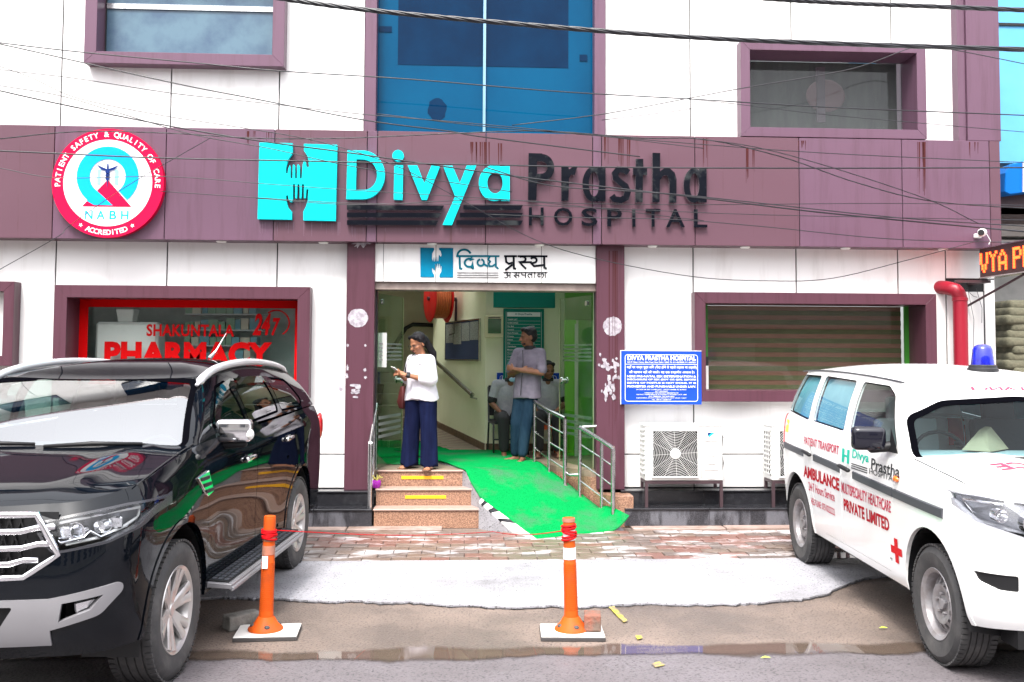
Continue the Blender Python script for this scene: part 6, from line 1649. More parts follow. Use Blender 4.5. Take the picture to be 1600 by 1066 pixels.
low.take_each(21, 'fog_lamp_blank', M['trim_black'], amb, push=-.01); low.take(22, 'lower_intake', M['trim_black'], amb, push=-.015); gr2 = low.take(6, 'grille', M['trim_black'], amb, push=-.012)
for k in range(6):
    part(MB().obox((-.32+.128*k, -.735, .935), (.016, .012, .07), (0, 0, 0)), 'grille_bar', M['chrome'], gr2, local=True, bevel=.003)
low.take_each(4, 'headlamp_bezel', M['lamp_back'], amb, thick=.05); lens2_ = low.take_each(5, 'headlight', M['lamp_glass'], amb, push=.003)
for sd in both:
    lens2 = [o for o in lens2_ if o.data.vertices[0].co.x*sd > 0][0]
    part(MB().add([(sd*.45, -.62, 1.01), (sd*.70, -.54, 1.04), (sd*.84, -.28, 1.05), (sd*.83, -.27, .95), (sd*.70, -.52, .89), (sd*.47, -.63, .85)], [(0, 1, 2, 3, 4, 5)]), 'reflector', M['lamp_back'], lens2, local=True)
    for (x, y, z, r_) in ((.60, -.64, .945, .052), (.73, -.56, .975, .034)):
        part(MB().lathe([(0, .02), (r_*.4, .015), (r_*.8, -.01), (r_, -.03), (r_+.004, -.03), (r_+.004, .03)], (sd*x, y, z), 'Y', 20), 'bulb_bowl', M['chrome'], lens2, local=True, smooth=40)
    part(MB().tube([(sd*.80, -.42, .965), (sd*.835, -.36, 1.035), (sd*.70, -.55, 1.03)], .008, 6), 'chrome_divider', M['chrome'], lens2, local=True, smooth=True)
    d_ = {1: 2, -1: 12}[sd]
    for tg, hy in ((d_, 1.47), (d_+1, 2.42)):
        dd = low.take(tg, 'door', M['car_white'], amb, thick=.02)
        if sd < 0:
            part(MB().cap((sd*.900, hy-.10, .988+.018*(hy-1.4)), (sd*.900, hy+.08, 1.0+.018*(hy-1.4)), .020, n=10, sq=(1, .8)), 'handle', M['trim_black'], dd, local=True, smooth=True)
low.take_each(19, 'tail_light', M['red_lens'], amb, push=.008, thick=.02)
for sd in both:
    for wy in (0, 2.80):
        lin = MB()
        ring0 = [(sd*.85, wy-.40*math.cos(math.pi*k/16), .40+.40*math.sin(math.pi*k/16)) for k in range(17)]
        ring1 = [(sd*.55, p[1], p[2]) for p in ring0]
        lin.add(ring0+ring1, [(k, k+1, k+18, k+17) for k in range(16)]); lin.add(ring1+[(sd*.55, wy, .2)], [tuple(range(17))])
        for q in (-.40, .40): lin.add([(sd*.85, wy+q, .40), (sd*.55, wy+q, .40), (sd*.55, wy+q, .26), (sd*.83, wy+q, .30)], [(0, 1, 2, 3)])
        part(lin, 'arch_liner', M['trim_black'], amb, local=True, recalc=False)
part(MB().box(-.54, .54, -.58, 3.3, .25, .42).box(-.82, .82, .42, 2.38, .325, .42).box(-.66, .66, -.60, -.41, .26, .42), 'underside', M['trim_black'], amb, local=True)
bonnet2 = bonnet.take(0, 'bonnet', M['car_white'], amb, thick=.012)
for sd in both:
    pts = [(sd*(.832), -.40+.72*k/14, P2['ztop'](-.40+.72*k/14)+.006) for k in range(15)]
    part(MB().tube(pts, .003, 5), 'shut_line', M['gap'], bonnet2, local=True)
wsp = rpoly([(-.785, 1.195), (.785, 1.195), (.735, 1.42), (.50, 1.515), (.0, 1.545), (-.50, 1.515), (-.735, 1.42)], .04)
wtop = [(-.785, 1.19), (.785, 1.19), (.690, 1.635), (-.690, 1.635)]
fw2 = lambda c: c.y < 1.05
green.cut('front', grow(wsp, .034), 1, 31, cond=fw2); green.cut('front', wsp, 1, 30, only=31, cond=fw2)
swin2 = [rpoly([(.60, 1.235), (.86, 1.565), (1.02, 1.625), (1.52, 1.640), (1.50, 1.265)], .03), rpoly([(1.66, 1.27), (1.68, 1.645), (2.42, 1.665), (2.42, 1.295)], .03), rpoly([(2.56, 1.295), (2.56, 1.665), (3.06, 1.665), (3.19, 1.34)], .03)]
for sd in both:
    for k, poly in enumerate(swin2):
        green.cut('side', grow(poly, .009), sd, 33); green.cut('side', poly, sd, 34+k+(10 if sd < 0 else 0), only=33)
green.cut('rear', rpoly([(-.62, 1.32), (.62, 1.32), (.56, 1.62), (-.56, 1.62)], .04), 1, 38)
green.take(0, 'pillars', M['car_white'], amb, thick=.02); green.take(31, 'windscreen_surround', M['frit'], amb, push=-.001); green.take_each(33, 'window_seal', M['frit'], amb, push=-.001)
green.take(30, 'windscreen', M['ws_glass2'], amb, push=-.004)
for k in (34, 44): green.take(k, 'window', M['side_glass2'], amb, push=-.004)
for k in (35, 36, 45, 46): 
    w_ = green.take(k, 'window', M['side_glass2'], amb, push=-.004)
    green.take(k, 'curtain_film', M['curtain_film'], amb, push=-.03)
green.take(38, 'rear_window', M['side_glass'], amb, push=-.004)
roof.take(0, 'roof', M['car_white'], amb)
part(MB().tube([(-.694, .80+2.35*k/20, P2['roofz'](.80+2.35*k/20)+.004) for k in range(21)], .006, 6), 'gutter', M['rub_grey'], amb, local=True)
# rubbing strips down the side, in three lengths, following the skin
for sd in both:
    for (a, b) in ((-.20, .555), (.575, 1.33), (1.63, 2.28), (2.56, 3.36)):
        ys = [a+(b-a)*i/12 for i in range(13)]; v = []
        zc = lambda y: .925+.055*(y/3.3)+.03*smoothstep(.2, 3, y)
        for y in ys:
            loc = low.bvh.ray_cast(Vector((sd*2, y, zc(y))), Vector((-sd, 0, 0)))[0]
            x = loc.x if loc else sd*.87
            v += [(x-sd*.004, y, zc(y)-.032), (x+sd*.010, y, zc(y)-.026), (x+sd*.010, y, zc(y)+.026), (x-sd*.004, y, zc(y)+.032)]
        f = [(4*i+k, 4*i+k+1, 4*i+k+5, 4*i+k+4) for i in range(12) for k in range(3)]+[(0, 1, 2, 3), (48, 49, 50, 51)]
        part(MB().add(v, f), 'rubbing_strip', M['rub_grey'], amb, local=True, smooth=30)
    part(MB().ball((sd*.882, .50, 1.035), (.012, .045, .022), 10, 8), 'side_repeater', M['orange_lens'], amb, local=True, smooth=True)
    mr = part(MB().obox((sd*.985, .70, 1.285), (.112, .055, .080), (0, 0, sd*.12)), 'mirror', pm('gloss_black_mirror', (.008, .008, .014), .18, coat=1, spec=0), amb, local=True, bevel=.045, seg=4, smooth=60)
    part(MB().cap((sd*.85, .66, 1.235), (sd*.96, .70, 1.215), .036, .030, 10), 'mirror_arm', M['trim_black'], mr, local=True, smooth=True)
    part(MB().add([(sd*.862, .50, 1.20), (sd*.868, .64, 1.20), (sd*.845, .66, 1.36), (sd*.85, .60, 1.30)], [(0, 1, 2, 3)]), 'mirror_patch', M['trim_black'], mr, local=True)
    part(MB().ball((sd*.935, .648, 1.335), (.011, .006, .011), 8, 6), 'repeater', M['orange_lens'], mr, local=True, smooth=True)
# lettering on the side facing the entrance: reads towards the bonnet
def amb_text(s, y0, y1, z0, z1, mat, bold=.02, shell=None, **k):
    m_ = fit_text(s, 0, 1, z0, z1, 0, bold=bold, **k)
    m_.v = [(lerp(y0, y1, p[0]), p[2], 0) for p in m_.v]
    sh_ = shell or low
    def clamp(p): return p
    return decal(amb, sh_, m_, 'lettering', mat, -1)
M['amb_red'] = pm('red_vehicle_lettering', (.36, .004, .015), .5, spec=.1); M['amb_pink'] = pm('faded_red_lettering', (.46, .045, .085), .5, spec=.1)
M['amb_teal'] = pm('teal_vehicle_lettering', (.01, .42, .30), .5, spec=.1); M['ink'] = pm('black_print', (.015, .015, .02), .5)
amb_text('PATIENT TRANSPORT', 2.56, 1.66, 1.075, 1.145, M['amb_pink'], .02)
amb_text('AMBULANCE', 2.55, 1.64, .795, .895, M['amb_red'], .04)
amb_text('MULTISPECIALITY HEALTHCARE', 1.59, .60, .795, .875, M['amb_pink'], .02)
amb_text('PRIVATE LIMITED', 1.55, .64, .665, .755, M['amb_red'], .035)
amb_text('24·7 Hours Service', 2.42, 1.76, .695, .770, M['amb_pink'], .01)
amb_text('HELP-LINE: 07510222222', 2.38, 1.77, .585, .640, M['amb_pink'], .01)
amb_text('Divya', 1.36, 1.02, 1.065, 1.150, M['amb_teal'], .02)
amb_text('Prastha', .97, .46, 1.045, 1.125, M['ink'], .015)
amb_text('HOSPITAL', 1.00, .52, 1.010, 1.050, M['ink'], .0)
for k in range(3):
    m_ = MB().add([(1.37, 1.045-.016*k, 0), (1.04, 1.045-.016*k, 0), (1.04, 1.037-.016*k, 0), (1.37, 1.037-.016*k, 0)], [(0, 1, 2, 3)]); decal(amb, low, m_, 'logo_line', M['ink'], -1)
def hlogo(y0, y1, z0, z1):
    m_ = MB()
    w_ = y1-y0; h_ = z1-z0
    for r_ in ((0, .32, 0, 1), (.68, 1, 0, 1), (.3201, .6799, .42, .58)): m_.add([(y0+w_*r_[0], z0+h_*r_[2], 0), (y0+w_*r_[1], z0+h_*r_[2], 0), (y0+w_*r_[1], z0+h_*r_[3], 0), (y0+w_*r_[0], z0+h_*r_[3], 0)], [(0, 1, 2, 3)])
    return m_
decal(amb, low, hlogo(1.585, 1.42, 1.03, 1.135), 'logo', M['amb_teal'], -1)
cr_ = MB()
for r_ in ((.44, .63, .535, .585), (.505, .565, .5851, .640), (.505, .565, .480, .5349)): cr_.add([(r_[0], r_[2], 0), (r_[1], r_[2], 0), (r_[1], r_[3], 0), (r_[0], r_[3], 0)], [(0, 1, 2, 3)])
decal(amb, low, cr_, 'red_cross', pm('red_cross_film', (.55, .003, .008), .5, spec=.1), -1)
decal(amb, low, MB().add([(3.20, 1.14, 0), (3.10, 1.13, 0), (3.09, 1.245, 0), (3.19, 1.255, 0)], [(0, 1, 2, 3)]), 'yellow_reflector', pm('yellow_reflector', (.9, .8, .01), .3), -1)
# mirrored word on the bonnet and over the windscreen
def top_text(s, x0, x1, y0, y1, shell, mat, bold=.03, flip=True):
    m_ = fit_text(s, 0, 1, 0, 1, 0, bold=bold); out = []
    for p in m_.v:
        u = 1-p[0] if flip else p[0]; x = lerp(x0, x1, u); y = lerp(y1, y0, p[2])
        loc = shell.bvh.ray_cast(Vector((x, y, 3)), Vector((0, 0, -1)))[0]
        out.append((x, y, (loc.z if loc else 1.1)+.003))
    m_.v = out
    part(m_, 'lettering', mat, amb, local=True, recalc=False)
top_text('AMBULANCE', -.52, .52, -.02, -.20, bonnet, M['amb_pink'])
def ws_text(s, x0, x1, z0, z1, mat):
    m_ = fit_text(s, 0, 1, z0, z1, 0, bold=.03); out = []
    for p in m_.v:
        x = lerp(x1, x0, p[0]); loc = green.bvh.ray_cast(Vector((x, -2, p[2])), Vector((0, 1, 0)))[0]
        out.append((x, (loc.y if loc else .7)-.003, p[2]))
    m_.v = out; part(m_, 'lettering', mat, amb, local=True, recalc=False)
ws_text('AMBULANCE', -.30, .45, 1.615, 1.64, M['amb_pink'])
# wipers, cabin
part(MB().tube([(-.42, .16, 1.190), (-.1, .17, 1.215), (.12, .18, 1.235)], [.012, .016, .010], 8), 'wiper', M['trim_black'], amb, local=True, smooth=True)
part(MB().tube([(.12, .15, 1.195), (.4, .17, 1.215), (.62, .20, 1.225)], [.012, .016, .010], 8), 'wiper', M['trim_black'], amb, local=True, smooth=True)
part(MB().box(-.76, .76, .16, .42, 1.13, 1.15), 'cowl', M['trim_black'], amb, local=True)
cab = part(MB().box(-.78, .78, .45, 3.2, .48, .56), 'cabin_floor', M['seat'], amb, local=True)
part(MB().loft([[(x, .34, 1.00), (x, .50, 1.19), (x, .82, 1.20), (x, .92, .9)] for x in (-.74, .74)]), 'dashboard', M['dash'], cab, local=True, bevel=.02)
part(MB().box(.10, .42, .50, .72, 1.196, 1.235), 'red_folder', M['red_paint'], cab, local=True, bevel=.004)
part(MB().obox((.27, .60, 1.243), (.13, .09, .006), (0, 0, .1)), 'papers', M['white_plastic'], cab, local=True)
for x in (-.37, .37):
    sb = MB().obox((x, 1.55, 1.05), (.23, .06, .32), (rad(-12), 0, 0)).obox((x, 1.28, .78), (.23, .27, .07), (0, 0, 0)).obox((x, 1.66, 1.44), (.12, .045, .09), (rad(-10), 0, 0))
    part(sb, 'seat', M['dash'] if x < 0 else M['seat'], cab, local=True, bevel=.03, seg=2, smooth=40)
part(MB().tube([(-.40+.185*math.cos(a*.314), .90+.07*math.sin(a*.314), 1.16+.15*math.sin(a*.314)) for a in range(20)], .014, 6, closed=True), 'steering_wheel', M['dash_dark'], cab, local=True, smooth=True)
part(MB().loft([[(-.35, .70, 1.21), (-.12, .85, 1.22), (.02, .8, 1.21), (-.2, .62, 1.205)], [(-.18, .80, 1.34), (-.12, .84, 1.36), (-.10, .80, 1.36), (-.15, .76, 1.34)]]), 'brown_paper', pm('kraft_paper', (.34, .26, .16), .8, bump=.4), cab, local=True)
wheel(amb, .74, 0, .352, .215, 'steel', 1); wheel(amb, -.74, 0, .352, .215, 'steel', -1)
wheel(amb, .74, 2.80, .352, .215, 'steel', 1); wheel(amb, -.74, 2.80, .352, .215, 'steel', -1)
M['beacon'] = pm('blue_beacon_dome', (.002, .003, .20), .08, coat=.8, col2=(.003, .01, .42), scale=14)
bc_ = part(MB().lathe([(.0, .205), (.030, .203), (.055, .192), (.068, .168), (.076, .10), (.082, .05), (.088, .045), (.088, .038)], (.14, 1.40, 1.735), n=28), 'beacon', M['beacon'], amb, local=True, smooth=40)
part(MB().lathe([(.088, .040), (.098, .034), (.100, .018), (.108, .012), (.112, -.01), (.112, -.04), (0, -.04)], (.14, 1.40, 1.745), n=28), 'beacon_base', M['black_plastic'], bc_, local=True, smooth=40)

# ------------------------------------------------------------------ people (local frame: faces -y, x to the picture's right when facing the camera)
M['skin'] = pm('brown_skin', (.34, .155, .085), .55, col2=(.28, .12, .066), scale=9, spec=.25)
M['skin2'] = pm('dark_brown_skin', (.20, .092, .054), .55, col2=(.155, .070, .040), scale=9, spec=.25)
M['hair'] = pm('black_hair', (.006, .005, .007), .5, spec=.25, bump=.6, bscale=160, bstretch=(1, 1, .12))
M['eye'] = pm('dark_eye', (.02, .015, .012), .2); M['lip'] = pm('lips', (.26, .085, .07), .45)
M['shirt_white'] = pm('white_cotton_top', (.70, .68, .73), .8, spec=.1, col2=(.58, .53, .63), scale=9, lo=.48, hi=.7, bump=.5, bscale=14)
M['navy_cloth'] = pm('navy_trouser_cloth', (.006, .010, .040), .9, spec=.1, col2=(.004, .006, .026), scale=6, stretch=(3, 3, .4), bump=.7, bscale=7, bstretch=(4, 4, .7))
M['grey_shirt'] = pm('lilac_grey_shirt', (.165, .148, .185), .9, spec=.1, col2=(.13, .115, .148), scale=10, bump=.6, bscale=12)
M['grey_shirt2'] = pm('grey_uniform_shirt', (.36, .37, .40), .9, spec=.1, col2=(.29, .30, .33), scale=10, bump=.6, bscale=12)
M['denim'] = pm('blue_denim', (.010, .025, .045), .9, spec=.05, col2=(.017, .038, .062), scale=5, stretch=(2, 2, .6), bump=.6, bscale=9, bstretch=(3, 3, .8))
M['black_cloth'] = pm('black_cloth', (.012, .012, .014), .85, bump=.4, bscale=10)
M['sandal'] = pm('brown_leather', (.10, .045, .025), .6)
def V(*a): return Vector(a)
def mixp(a, b, t): return tuple(a[i]*(1-t)+b[i]*t for i in range(3))
def person(label, loc, face, J, skin, group=None, hgt=1.0):
    """one continuous skin: torso, neck, head with face, limbs, hands with fingers, feet"""
    t = thing('person', label, 'person', loc, face, group)
    b = MB()
    hip, chest, neck = V(*J['hip']), V(*J['chest']), V(*J['neck'])
    shl = [V(*J['shL']), V(*J['shR'])]; sidev = (shl[1]-shl[0]).normalized()
    b.cap(hip, mixp(hip, chest, .5), .135, .12, 14, sq=(1.0, .72), side=sidev); b.cap(mixp(hip, chest, .5), chest, .12, .135, 14, sq=(1.1, .72), side=sidev)
    b.cap(shl[0], shl[1], .055, .055, 12); b.cap(chest, neck, .09, .05, 12); b.cap(neck, V(*J['head'])-V(0, 0, .02), .050, .050, 12)
    h = V(*J['head']); hr = Matrix.Rotation(J.get('hyaw', 0), 3, 'Z') @ Matrix.Rotation(J.get('hpitch', 0), 3, 'X')
    q = lambda x, y, z: h+hr @ V(x, y, z)
    b.ball(q(0, .012, .035), (.074, .092, .088), 18, 12, hr); b.ball(q(0, -.018, -.030), (.060, .070, .078), 16, 12, hr); b.ball(q(0, -.058, -.088), (.026, .024, .020), 10, 8, hr)
    b.ball(q(0, -.060, .018), (.050, .030, .022), 10, 8, hr)
    b.cap(q(0, -.080, .012), q(0, -.106, -.026), .010, .0155, 8); b.ball(q(-.012, -.092, -.030), (.009, .010, .008), 8, 6, hr); b.ball(q(.012, -.092, -.030), (.009, .010, .008), 8, 6, hr)
    b.ball(q(0, -.080, -.058), (.024, .014, .010), 10, 6, hr)
    for s in (-1, 1): b.ball(q(s*.077, .010, -.008), (.010, .019, .030), 8, 8, hr); b.ball(q(s*.042, -.048, -.028), (.024, .026, .024), 8, 6, hr)
    for s, n in ((0, 'L'), (1, 'R')):
        sh, el, wr = V(*J['sh'+n]), V(*J['el'+n]), V(*J['wr'+n])
        b.cap(sh, el, .048, .036, 12); b.cap(el, mixp(el, wr, .35), .037, .036, 12); b.cap(mixp(el, wr, .35), wr, .036, .023, 12)
        hd = V(*J['hd'+n]); d = (hd-wr).normalized(); nrm = V(*J.get('pn'+n, (0, 0, -1))); nrm = (nrm-d*nrm.dot(d)).normalized(); w = d.cross(nrm)
        palm = wr+d*.075; curl = J.get('cu'+n, .5)
        b.cap(wr+d*.02, palm, .030, .034, 12, sq=(1, .42), side=w)
        for k in range(4):
            ln = (.068, .078, .074, .058)[k]; o = palm+w*(-.029+.0195*k); p = o+d*.008
            a = curl*.55
            dd = d
            for seg in range(3):
                dd = (d*math.cos(a*(seg+.6))+nrm*math.sin(a*(seg+.6))).normalized(); e = p+dd*ln*(.45, .32, .27)[seg]
                b.cap(p, e, .0090-.0012*seg, .0082-.0012*seg, 8); p = e
        th = -1 if J.get('th'+n, -1) < 0 else 1
        p = wr+d*.03+w*th*.022; e = p+(d*.7+w*th*.75+nrm*.2).normalized()*.034; b.cap(p, e, .0125, .0105, 8); e2 = e+(d*.95+w*th*.2+nrm*.35).normalized()*.030; b.cap(e, e2, .0100, .0085, 8)
    for n in 'LR':
        hp, kn, an = V(*J['hp'+n]), V(*J['kn'+n]), V(*J['an'+n])
        b.cap(hp, kn, .078, .052, 12); b.cap(kn, mixp(kn, an, .35), .052, .053, 12); b.cap(mixp(kn, an, .35), an, .053, .034, 12)
        fd = V(*J['ft'+n]).normalized(); sd = V(-fd.y, fd.x, 0)
        b.cap(an-V(0, 0, .03), an-V(0, 0, .055)+fd*.03, .032, .030, 10); b.cap(an-V(0, 0, .045)-fd*.03, an-V(0, 0, .068)+fd*.13, .026, .020, 10, sq=(1.3, 1), side=sd)
        for k in range(5): b.cap(an-V(0, 0, .070)+fd*.125+sd*(-.028+.014*k), an-V(0, 0, .074)+fd*(.165-.008*abs(k-1.5))+sd*(-.030+.015*k), .0105 if k else .013, .009, 8)
    me = remesh(b, .0072, 1, 'body')
    # two light passes keep fingers apart while hiding joints
    put(me, 'body', skin, t, local=True)
    # face details
    for s in (-1, 1):
        part(MB().ball(q(s*.030, -.0835, .000), (.012, .006, .0055), 10, 6, hr), 'eye', M['eye'], t, local=True, smooth=True)
        part(MB().tube([q(s*.014, -.090, .018), q(s*.032, -.091, .023), q(s*.050, -.080, .018)], .0035, 6), 'eyebrow', M['hair'], t, local=True)
    part(MB().ball(q(0, -.0925, -.058), (.021, .008, .0065), 10, 6, hr), 'mouth', M['lip'], t, local=True, smooth=True)
    return t, q, hr
def cloth(name, mb, mat, t, vox=.009, sm=3):
    return put(remesh(mb, vox, sm, name), name, mat, t, local=True)
def hair_cap(q, hr, t, extra=None, full=False):
    b = MB(); b.ball(q(0, .024, .046), (.083, .092, .086), 18, 12, hr); b.ball(q(0, .045, .005), (.080, .072, .075), 16, 10, hr)
    b.cap(q(-.055, -.035, .085), q(.055, -.035, .085), .028, .028, 10)
    if extra: extra(b)
    o = cloth('hair', b, M['hair'], t, .0065, 1)
    return o

# --- woman on the top step, looking down at her phone
wx, wy = W(656, 733, 10.93)[0], 10.93
Jw = dict(hip=(0, .02, .84), chest=(0, .0, 1.10), neck=(.0, -.0, 1.295), head=(0, -.045, 1.405), hyaw=0, hpitch=rad(24),
          shL=(-.155, .0, 1.215), shR=(.155, .0, 1.215), elL=(-.205, -.02, .985), elR=(.200, .0, .985), wrL=(-.045, -.225, 1.035), wrR=(.035, -.235, 1.055), hdL=(-.005, -.33, 1.075), hdR=(-.035, -.335, 1.085),
          pnL=(.3, .3, 1), pnR=(-.6, .2, -.8), cuL=1.0, cuR=1.1, thL=1, thR=-1,
          hpL=(-.085, .02, .80), hpR=(.085, .02, .80), knL=(-.10, -.01, .45), knR=(.115, .0, .45), anL=(-.13, .02, .085), anR=(.14, .0, .085), ftL=(-.25, -1, 0), ftR=(.1, -1, 0))
def twist(J, a, keys=('shL', 'shR', 'elL', 'elR', 'wrL', 'wrR', 'hdL', 'hdR', 'pnL', 'pnR', 'head')):
    c, s = math.cos(a), math.sin(a)
    for k in keys:
        if k in J: x, y, z = J[k]; J[k] = (x*c-y*s, x*s+y*c, z)
TW = rad(-26); twist(Jw, TW); Jw['hyaw'] = TW
wom, q, hr_ = person('woman in white top and wide navy trousers on the top step holding a phone', (wx, wy, FL), rad(-24), Jw, M['skin'])
def pony(b):
    b.ball(q(0, .095, .015), (.050, .045, .060), 12, 8, hr_)
    b.cap(q(0, .11, .0), (.09, .12, 1.30), .045, .040, 12); b.cap((.09, .12, 1.30), (.11, .13, 1.15), .040, .022, 12, sq=(1.2, .8))
    for s in (-1, 1): b.cap(q(s*.070, -.005, .055), q(s*.076, .025, -.01), .018, .016, 8)
hair_cap(q, hr_, wom, pony)
def ell(z, cx, cy, rx, ry, n=20, wob=0., ph=0.): return [(cx+rx*math.cos(2*math.pi*k/n)*(1+wob*math.sin(5*2*math.pi*k/n+ph)), cy+ry*math.sin(2*math.pi*k/n)*(1+wob*math.sin(5*2*math.pi*k/n+ph)), z+wob*.35*math.sin(3*2*math.pi*k/n+ph)) for k in range(n)]
b = MB().loft([ell(.765, 0, .015, .205, .155, wob=.05), ell(.83, 0, .01, .198, .150, wob=.03), ell(.93, 0, .005, .178, .132, wob=.02), ell(1.03, 0, .0, .172, .128), ell(1.12, 0, .0, .178, .122), ell(1.20, 0, .0, .170, .100), ell(1.265, 0, .004, .110, .075), ell(1.285, 0, .006, .075, .062)])
b.cap(Jw['shL'], Jw['shR'], .068, .068, 14); b.cap(Jw['shL'], mixp(Jw['shL'], Jw['elL'], .9), .070, .072, 14); b.cap(Jw['shR'], mixp(Jw['shR'], Jw['elR'], .9), .070, .074, 14)
b.cap(mixp(Jw['shL'], Jw['elL'], .95), mixp(Jw['elL'], Jw['wrL'], .32), .066, .056, 14); b.cap(mixp(Jw['shR'], Jw['elR'], .95), mixp(Jw['elR'], Jw['wrR'], .36), .068, .058, 14)
for a, (x, y) in enumerate(((.11, -.10), (-.10, -.10), (.15, .06), (-.04, -.13))): b.cap((x, y, .80), (x*.7, y*.9, 1.08), .020, .012, 8)
cloth('top', b, M['shirt_white'], wom)
part(MB().obox((.060, -.130, 1.165), (.028, .002, .006), (0, 0, .2)), 'chest_print', M['gap'], wom, local=True)
b = MB()
for s, n in ((-1, 'L'), (1, 'R')):
    x0 = s*.085
    b.loft([ell(.865, s*.06, .015, .120, .120), ell(.74, s*.082, .015, .104, .125), ell(.60, s*.095, .010, .093, .112, wob=.02), ell(.42, s*.108, .0, .090, .108, wob=.04, ph=1), ell(.22, s*.118, -.0, .094, .112, wob=.06, ph=2), ell(.035, s*.125, -.01, .100, .120, wob=.07, ph=2.6)])
cloth('trousers', b, M['navy_cloth'], wom, .010, 2)
for n in 'LR':
    a = V(*Jw['an'+n]); fd = V(*Jw['ft'+n]).normalized()
    so = part(MB().obox(a+fd*.06-V(0, 0, .085+.0), (.042, .125, .007), (0, 0, math.atan2(fd.x, -fd.y))), 'sandal', M['sandal'], wom, local=True, bevel=.006)
    part(MB().cap(a+fd*.09+V(-.045, 0, -.062), a+fd*.09+V(.045, 0, -.062), .012, .012, 8, sq=(1, .8)).cap(a+fd*.09+V(0, 0, -.048), a+fd*.13+V(0, 0, -.06), .012, .008, 8), 'sandal_strap', M['sandal'], so, local=True)
# glasses, watch, bag
gl_ = MB()
for s in (-1, 1):
    gl_.tube([q(s*.032+.024*math.cos(k*.628), -.100+.010*abs(math.cos(k*.628))*0, -.002+.018*math.sin(k*.628)) for k in range(10)], .0022, 6, closed=True); gl_.tube([q(s*.056, -.098, .003), q(s*.076, -.05, .006), q(s*.080, .005, .006)], .002, 6)
gl_.tube([q(-.008, -.102, .003), q(.008, -.102, .003)], .002, 6)
part(gl_, 'glasses', M['black_plastic'], wom, local=True)
wv = mixp(Jw['wrR'], Jw['elR'], .10); dwr = (V(*Jw['hdR'])-V(*Jw['wrR'])).normalized()
part(MB().cap(V(*wv)-dwr*.006, V(*wv)+dwr*.006, .030, .030, 12).box(wv[0]-.016, wv[0]+.016, wv[1]-.016, wv[1]+.016, wv[2]+.020, wv[2]+.036), 'watch', M['black_plastic'], wom, local=True)
ph = thing('mobile_phone', 'pale mobile phone held in the hands of the woman in white', 'phone', (0, 0, 0))
pr = Matrix.Rotation(rad(-50), 3, 'Z'); pw = V(wx, wy, FL)+pr @ V(-.028, -.315, 1.100)
ph.location = pw; ph.rotation_euler = (rad(-35), rad(8), rad(-50))
part(MB().box(-.036, .036, -.075, .075, -.004, .004), 'case', M['white_plastic'], ph, bevel=.003, local=True); part(MB().box(-.032, .032, -.068, .068, .0042, .005), 'screen', M['lamp_dark'], ph, local=True)
bag = thing('shoulder_bag', 'maroon shoulder bag on a dark strap at the side of the woman in white', 'bag', V(wx, wy, FL)+pr @ V(-.23, .02, .66), rad(-50))
b = MB().loft([[(-.035, -.13, 0), (.035, -.13, 0), (.035, .13, 0), (-.035, .13, 0)], [(-.055, -.15, .08), (.055, -.15, .08), (.055, .15, .08), (-.055, .15, .08)], [(-.03, -.12, .26), (.03, -.12, .26), (.03, .12, .26), (-.03, .12, .26)]])
part(b, 'pouch', pm('maroon_leather', (.12, .022, .022), .5, col2=(.08, .015, .015), scale=8), bag, local=True, bevel=.02, seg=3, smooth=50)
stp = [(0, -.10, .25), (.02, -.09, .36), (.075, -.12, .46), (.115, -.105, .56), (.125, -.04, .625), (.125, .03, .62), (.10, .09, .50), (.03, .10, .33), (0, .10, .25)]
part(MB().tube([(p[0]-.00, p[1], p[2]) for p in stp], .009, 6), 'strap', M['black_cloth'], bag, local=True, smooth=True)

# --- man standing with folded arms at the head of the ramp, looking left
mx, my = G(812, 722, FL)[0]+.02, G(812, 722, FL)[1]
Jm = dict(hip=(.06, .02, .88), chest=(.10, -.0, 1.17), neck=(.105, -.0, 1.375), head=(.095, -.020, 1.495), hyaw=rad(-46), hpitch=rad(6),
          shL=(-.055, -.0, 1.305), shR=(.255, .0, 1.305), elL=(-.125, -.07, 1.06), elR=(.305, -.07, 1.07), wrL=(.085, -.20, 1.095), wrR=(.02, -.235, 1.115), hdL=(.19, -.16, 1.10), hdR=(-.08, -.205, 1.13),
          pnL=(0, 1, 0), pnR=(0, 1, 0), cuL=.5, cuR=.5, thL=1, thR=-1,
          hpL=(-.012, .02, .84), hpR=(.125, .02, .84), knL=(-.050, -.03, .46), knR=(.070, -.02, .46), anL=(-.09, .02, .085), anR=(.035, -.04, .085), ftL=(-.9, -.75, 0), ftR=(.15, -1, 0))
man, q, hr_ = person('standing man in lilac grey shirt and blue jeans with arms folded at the ramp', (mx, my, FL), rad(-30), Jm, M['skin2'])
hair_cap(q, hr_, man, lambda b: b.ball(q(0, -.045, .098), (.062, .040, .030), 12, 8, hr_))
part(MB().cap(q(-.035, -.066, -.075), q(.035, -.066, -.075), .014, .014, 8), 'beard', M['hair'], man, local=True, smooth=True)
